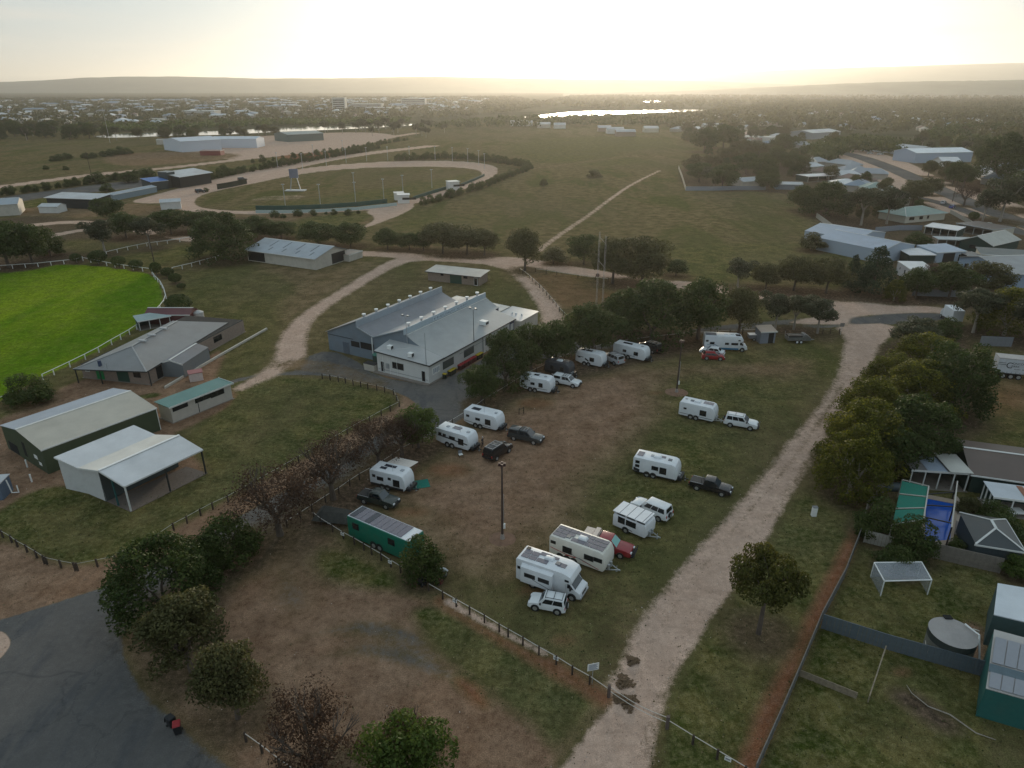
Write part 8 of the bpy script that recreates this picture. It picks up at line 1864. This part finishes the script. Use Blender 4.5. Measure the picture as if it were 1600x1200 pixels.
# houses of the far town
hr = [mat('far_roof_' + n, c, .6, noise=.08, nscale=.3) for n, c in (('white', (.52, .54, .56)), ('grey', (.28, .30, .33)), ('brown', (.17, .11, .09)), ('blue', (.20, .25, .31)), ('cream', (.40, .36, .30)))]
hw = mat('far_house_wall', (.36, .33, .29), .8, noise=.05)
def house_mesh(ri, L, W, h, r):
    mb = MB(); mb.box(-L / 2, L / 2, -W / 2, W / 2, 0, h); n = len(mb.f)
    z = h + .02; mb.add([(-L / 2 - .5, -W / 2 - .5, z), (L / 2 + .5, -W / 2 - .5, z), (L / 2 + .5, W / 2 + .5, z), (-L / 2 - .5, W / 2 + .5, z), (-L / 2 + W * .35, 0, z + r), (L / 2 - W * .35, 0, z + r)], [(0, 1, 5, 4), (1, 2, 5), (2, 3, 4, 5), (3, 0, 4), (3, 2, 1, 0)])
    me = mb.mesh('house', hw); me.materials.append(hr[ri])
    for p in me.polygons:
        if p.index >= n: p.material_index = 1
    return me
HM = [house_mesh(i % 5, L, W, h, r) for i, (L, W, h, r) in enumerate([(16, 10, 3, 2.2), (20, 11, 3, 2.4), (14, 9, 3, 2), (18, 12, 3, 2.4), (24, 12, 4, 2), (30, 14, 5, 2), (15, 10, 3, 2.5), (18, 9, 3, 2), (40, 18, 6, 2), (13, 9, 3, 2)])]
town = sorted(scatter([(-120, 200), (-120, 160), (300, 157), (760, 155), (760, 172), (560, 184), (420, 190), (150, 200)], 700, 16), key=lambda p: p[0] ** 2 + p[1] ** 2)
near_sub = scatter([(1255, 252), (1330, 262), (1400, 300), (1430, 322), (1395, 335), (1330, 330), (1262, 300)], 16, 13) + scatter([(1520, 262), (1640, 268), (1640, 325), (1570, 300)], 9, 15) + scatter([(1120, 212), (1230, 215), (1320, 232), (1240, 235), (1140, 228)], 12, 16)
sub = near_sub + scatter([(1000, 190), (1100, 180), (1300, 175), (1640, 178), (1640, 215), (1480, 205), (1330, 212), (1230, 222), (1060, 206)], 95, 16)
for i, (x, y) in enumerate(town[:200]):
    o = obj('town_house', HM[rf.randrange(10)], None, (x, y, 0), rf.choice((.2, 1.77)) + rf.uniform(-.2, .2), (1, 1, 1.15)); tag(o, 'pale roofed house in the far town across the river', 'house', 'houses of the far town across the river')
for i, (x, y) in enumerate(sub):
    hm = HM[rf.choice((0, 1, 2, 3, 6, 7, 9))]
    if not (clear_of_buildings(x, y, 14) and roadfree(x, y, 12)): continue
    o = obj('suburb_house', hm, None, (x, y, 0), rf.uniform(0, 3.1)); tag(o, 'house half hidden in the wooded suburb at the upper right', 'house', 'houses in the wooded suburb at the upper right')
V, F_, MI = [], [], []
for (x, y) in town[200:]:
    m = HM[rf.randrange(10)]; a = rf.uniform(0, 3.1); ca, sa = math.cos(a), math.sin(a); n = len(V)
    for v in m.vertices: V.append((x + v.co.x * ca - v.co.y * sa, y + v.co.x * sa + v.co.y * ca, v.co.z * 1.2))
    for p in m.polygons: F_.append(tuple(n + j for j in p.vertices)); MI.append(0 if p.material_index == 0 else 1 + hr.index(m.materials[1]))
me = D.meshes.new('distant_houses'); me.from_pydata(V, [], F_); me.materials.append(hw); [me.materials.append(h) for h in hr]; me.polygons.foreach_set('material_index', MI); o = D.objects.new('distant_houses', me); COL.objects.link(o); o['kind'] = 'stuff'
for lb, u, v, w, d, h in (('pale tower block rising over the far town', 530, 175, 26, 20, 26), ('long white hospital like block in the far town', 572, 172, 70, 30, 12), ('grey slab building at the right end of the far town', 646, 168, 60, 25, 20), ('low white hall in the far town', 590, 175, 50, 30, 8), ('long pale hall in the far town at the left', 440, 166, 80, 30, 8), ('low warehouse in the far town', 310, 180, 60, 30, 7)):
    p = P(u, v); t = thing('town_building', lb, 'building', p); MB().box(-w / 2, w / 2, 0, d, 0, h).done('wall', mat('town_pale', (.45, .44, .42), .8, noise=.05), t); MB().box(-w / 2 - .5, w / 2 + .5, -.5, d + .5, h, h + .6).done('roof', hr[0], t)
    for k in range(int(h / 4)): MB().box(-w / 2 + 2, w / 2 - 2, -.08, -.01, 1.5 + k * 4, 3.2 + k * 4).done('window_band', glass, t)
# ------------------------------------------------------------------ distant ridges, water, haze
def ridge(name, dist, pts, depth=2500, seed=1, colr=(0.07, 0.075, 0.05)):
    r = random.Random(seed); vs = []; fs = []
    us = np.linspace(pts[0][0], pts[-1][0], 160)
    hv = np.interp(us, [p[0] for p in pts], [p[1] for p in pts])
    for i, (u, v) in enumerate(zip(us, hv)):
        base = dist
        x = (u - 800) / F_PX; y = -(v - 600) / F_PX
        dy, dz = cp + y * sp, -sp + y * cp
        t = dist / dy; h = CAM_H + dz * t + r.uniform(-1, 1) * 1.5
        X = x * t
        for k, (dd, hh) in enumerate(((-depth * 0.5, -1), (-depth * 0.3, h * 0.25), (-depth * 0.12, h * 0.7), (0, h), (depth * 0.3, h * 0.6), (depth * 0.6, -1))):
            s = (dist + dd) / dist
            vs.append((X * s, dist + dd, hh + (r.uniform(-1, 1) * 4 if 0 < k < 3 else 0)))
    for i in range(len(us) - 1):
        for k in range(5):
            a = i * 6 + k; fs.append((a, a + 6, a + 7, a + 1))
    me = D.meshes.new(name); me.from_pydata(vs, [], fs); me.materials.append(mat(name + '_cover', colr, 0.95, noise=0.35, nscale=0.004))
    for p_ in me.polygons: p_.use_smooth = True
    o = D.objects.new(name, me); COL.objects.link(o); o['kind'] = 'structure'
ridge('hills', 7200, [(-900, 133), (0, 128), (60, 126), (120, 122), (190, 119.5), (280, 119.5), (350, 121), (400, 122.5), (560, 122), (620, 120), (680, 119.5), (740, 121), (860, 123), (960, 124), (1100, 127), (1300, 134), (1500, 141.5)], seed=3)
ridge('hills', 10500, [(700, 140), (840, 133), (960, 126), (1050, 121), (1130, 114), (1250, 108), (1400, 104), (1520, 100), (1700, 96), (2500, 90)], depth=4500, seed=5)
ridge('hills', 4600, [(880, 146.5), (1050, 143), (1200, 136), (1330, 130), (1450, 127), (1600, 125), (2300, 126)], depth=1800, seed=9)
wm = mat('water', (0.03, 0.035, 0.035), 0.08, noise=0, bump=0.15, bscale=0.05, spec=0.5)
def water(name, px, z=0.25):
    w = [P(u, v) for u, v in px]
    p = smooth_poly([(a.x, a.y) for a in w], 1)
    me = D.meshes.new(name); me.from_pydata([(x, y, z) for x, y in p], [], [tuple(range(len(p)))])
    me.materials.append(wm); o = D.objects.new(name, me); COL.objects.link(o); o['kind'] = 'structure'
water('river', [(800, 184), (842, 181), (880, 176), (925, 173.5), (970, 174), (1000, 172.5), (1105, 171), (1105, 174), (1000, 176.5), (960, 179), (900, 182), (850, 184)])
water('lagoon', [(1000, 157.5), (1035, 157.5), (1040, 159.5), (1005, 160)])
water('river', [(140, 214), (180, 209), (260, 207), (350, 205), (440, 199), (500, 197.5), (560, 196), (650, 193), (650, 196.5), (560, 201), (500, 204), (440, 206), (350, 211), (250, 213), (180, 216)])
me = D.meshes.new('haze')
bm = bmesh.new(); bmesh.ops.create_cube(bm, size=1.0)
for v in bm.verts:
    v.co.x *= 52400; v.co.y = v.co.y * 52400; v.co.z = (v.co.z + 0.5) * 421 - 1.6
bm.to_mesh(me); bm.free()
hm = D.materials.new('haze_air'); hm.use_nodes = True; t = hm.node_tree; t.nodes.clear()
pv = t.nodes.new('ShaderNodeVolumePrincipled'); oo = t.nodes.new('ShaderNodeOutputMaterial')
pv.inputs['Color'].default_value = (0.93, 0.91, 0.86, 1); pv.inputs['Density'].default_value = 0.000078; pv.inputs['Anisotropy'].default_value = 0.64
t.links.new(pv.outputs[0], oo.inputs['Volume'])
me.materials.append(hm)
hz = D.objects.new('haze', me); COL.objects.link(hz); hz['kind'] = 'stuff'
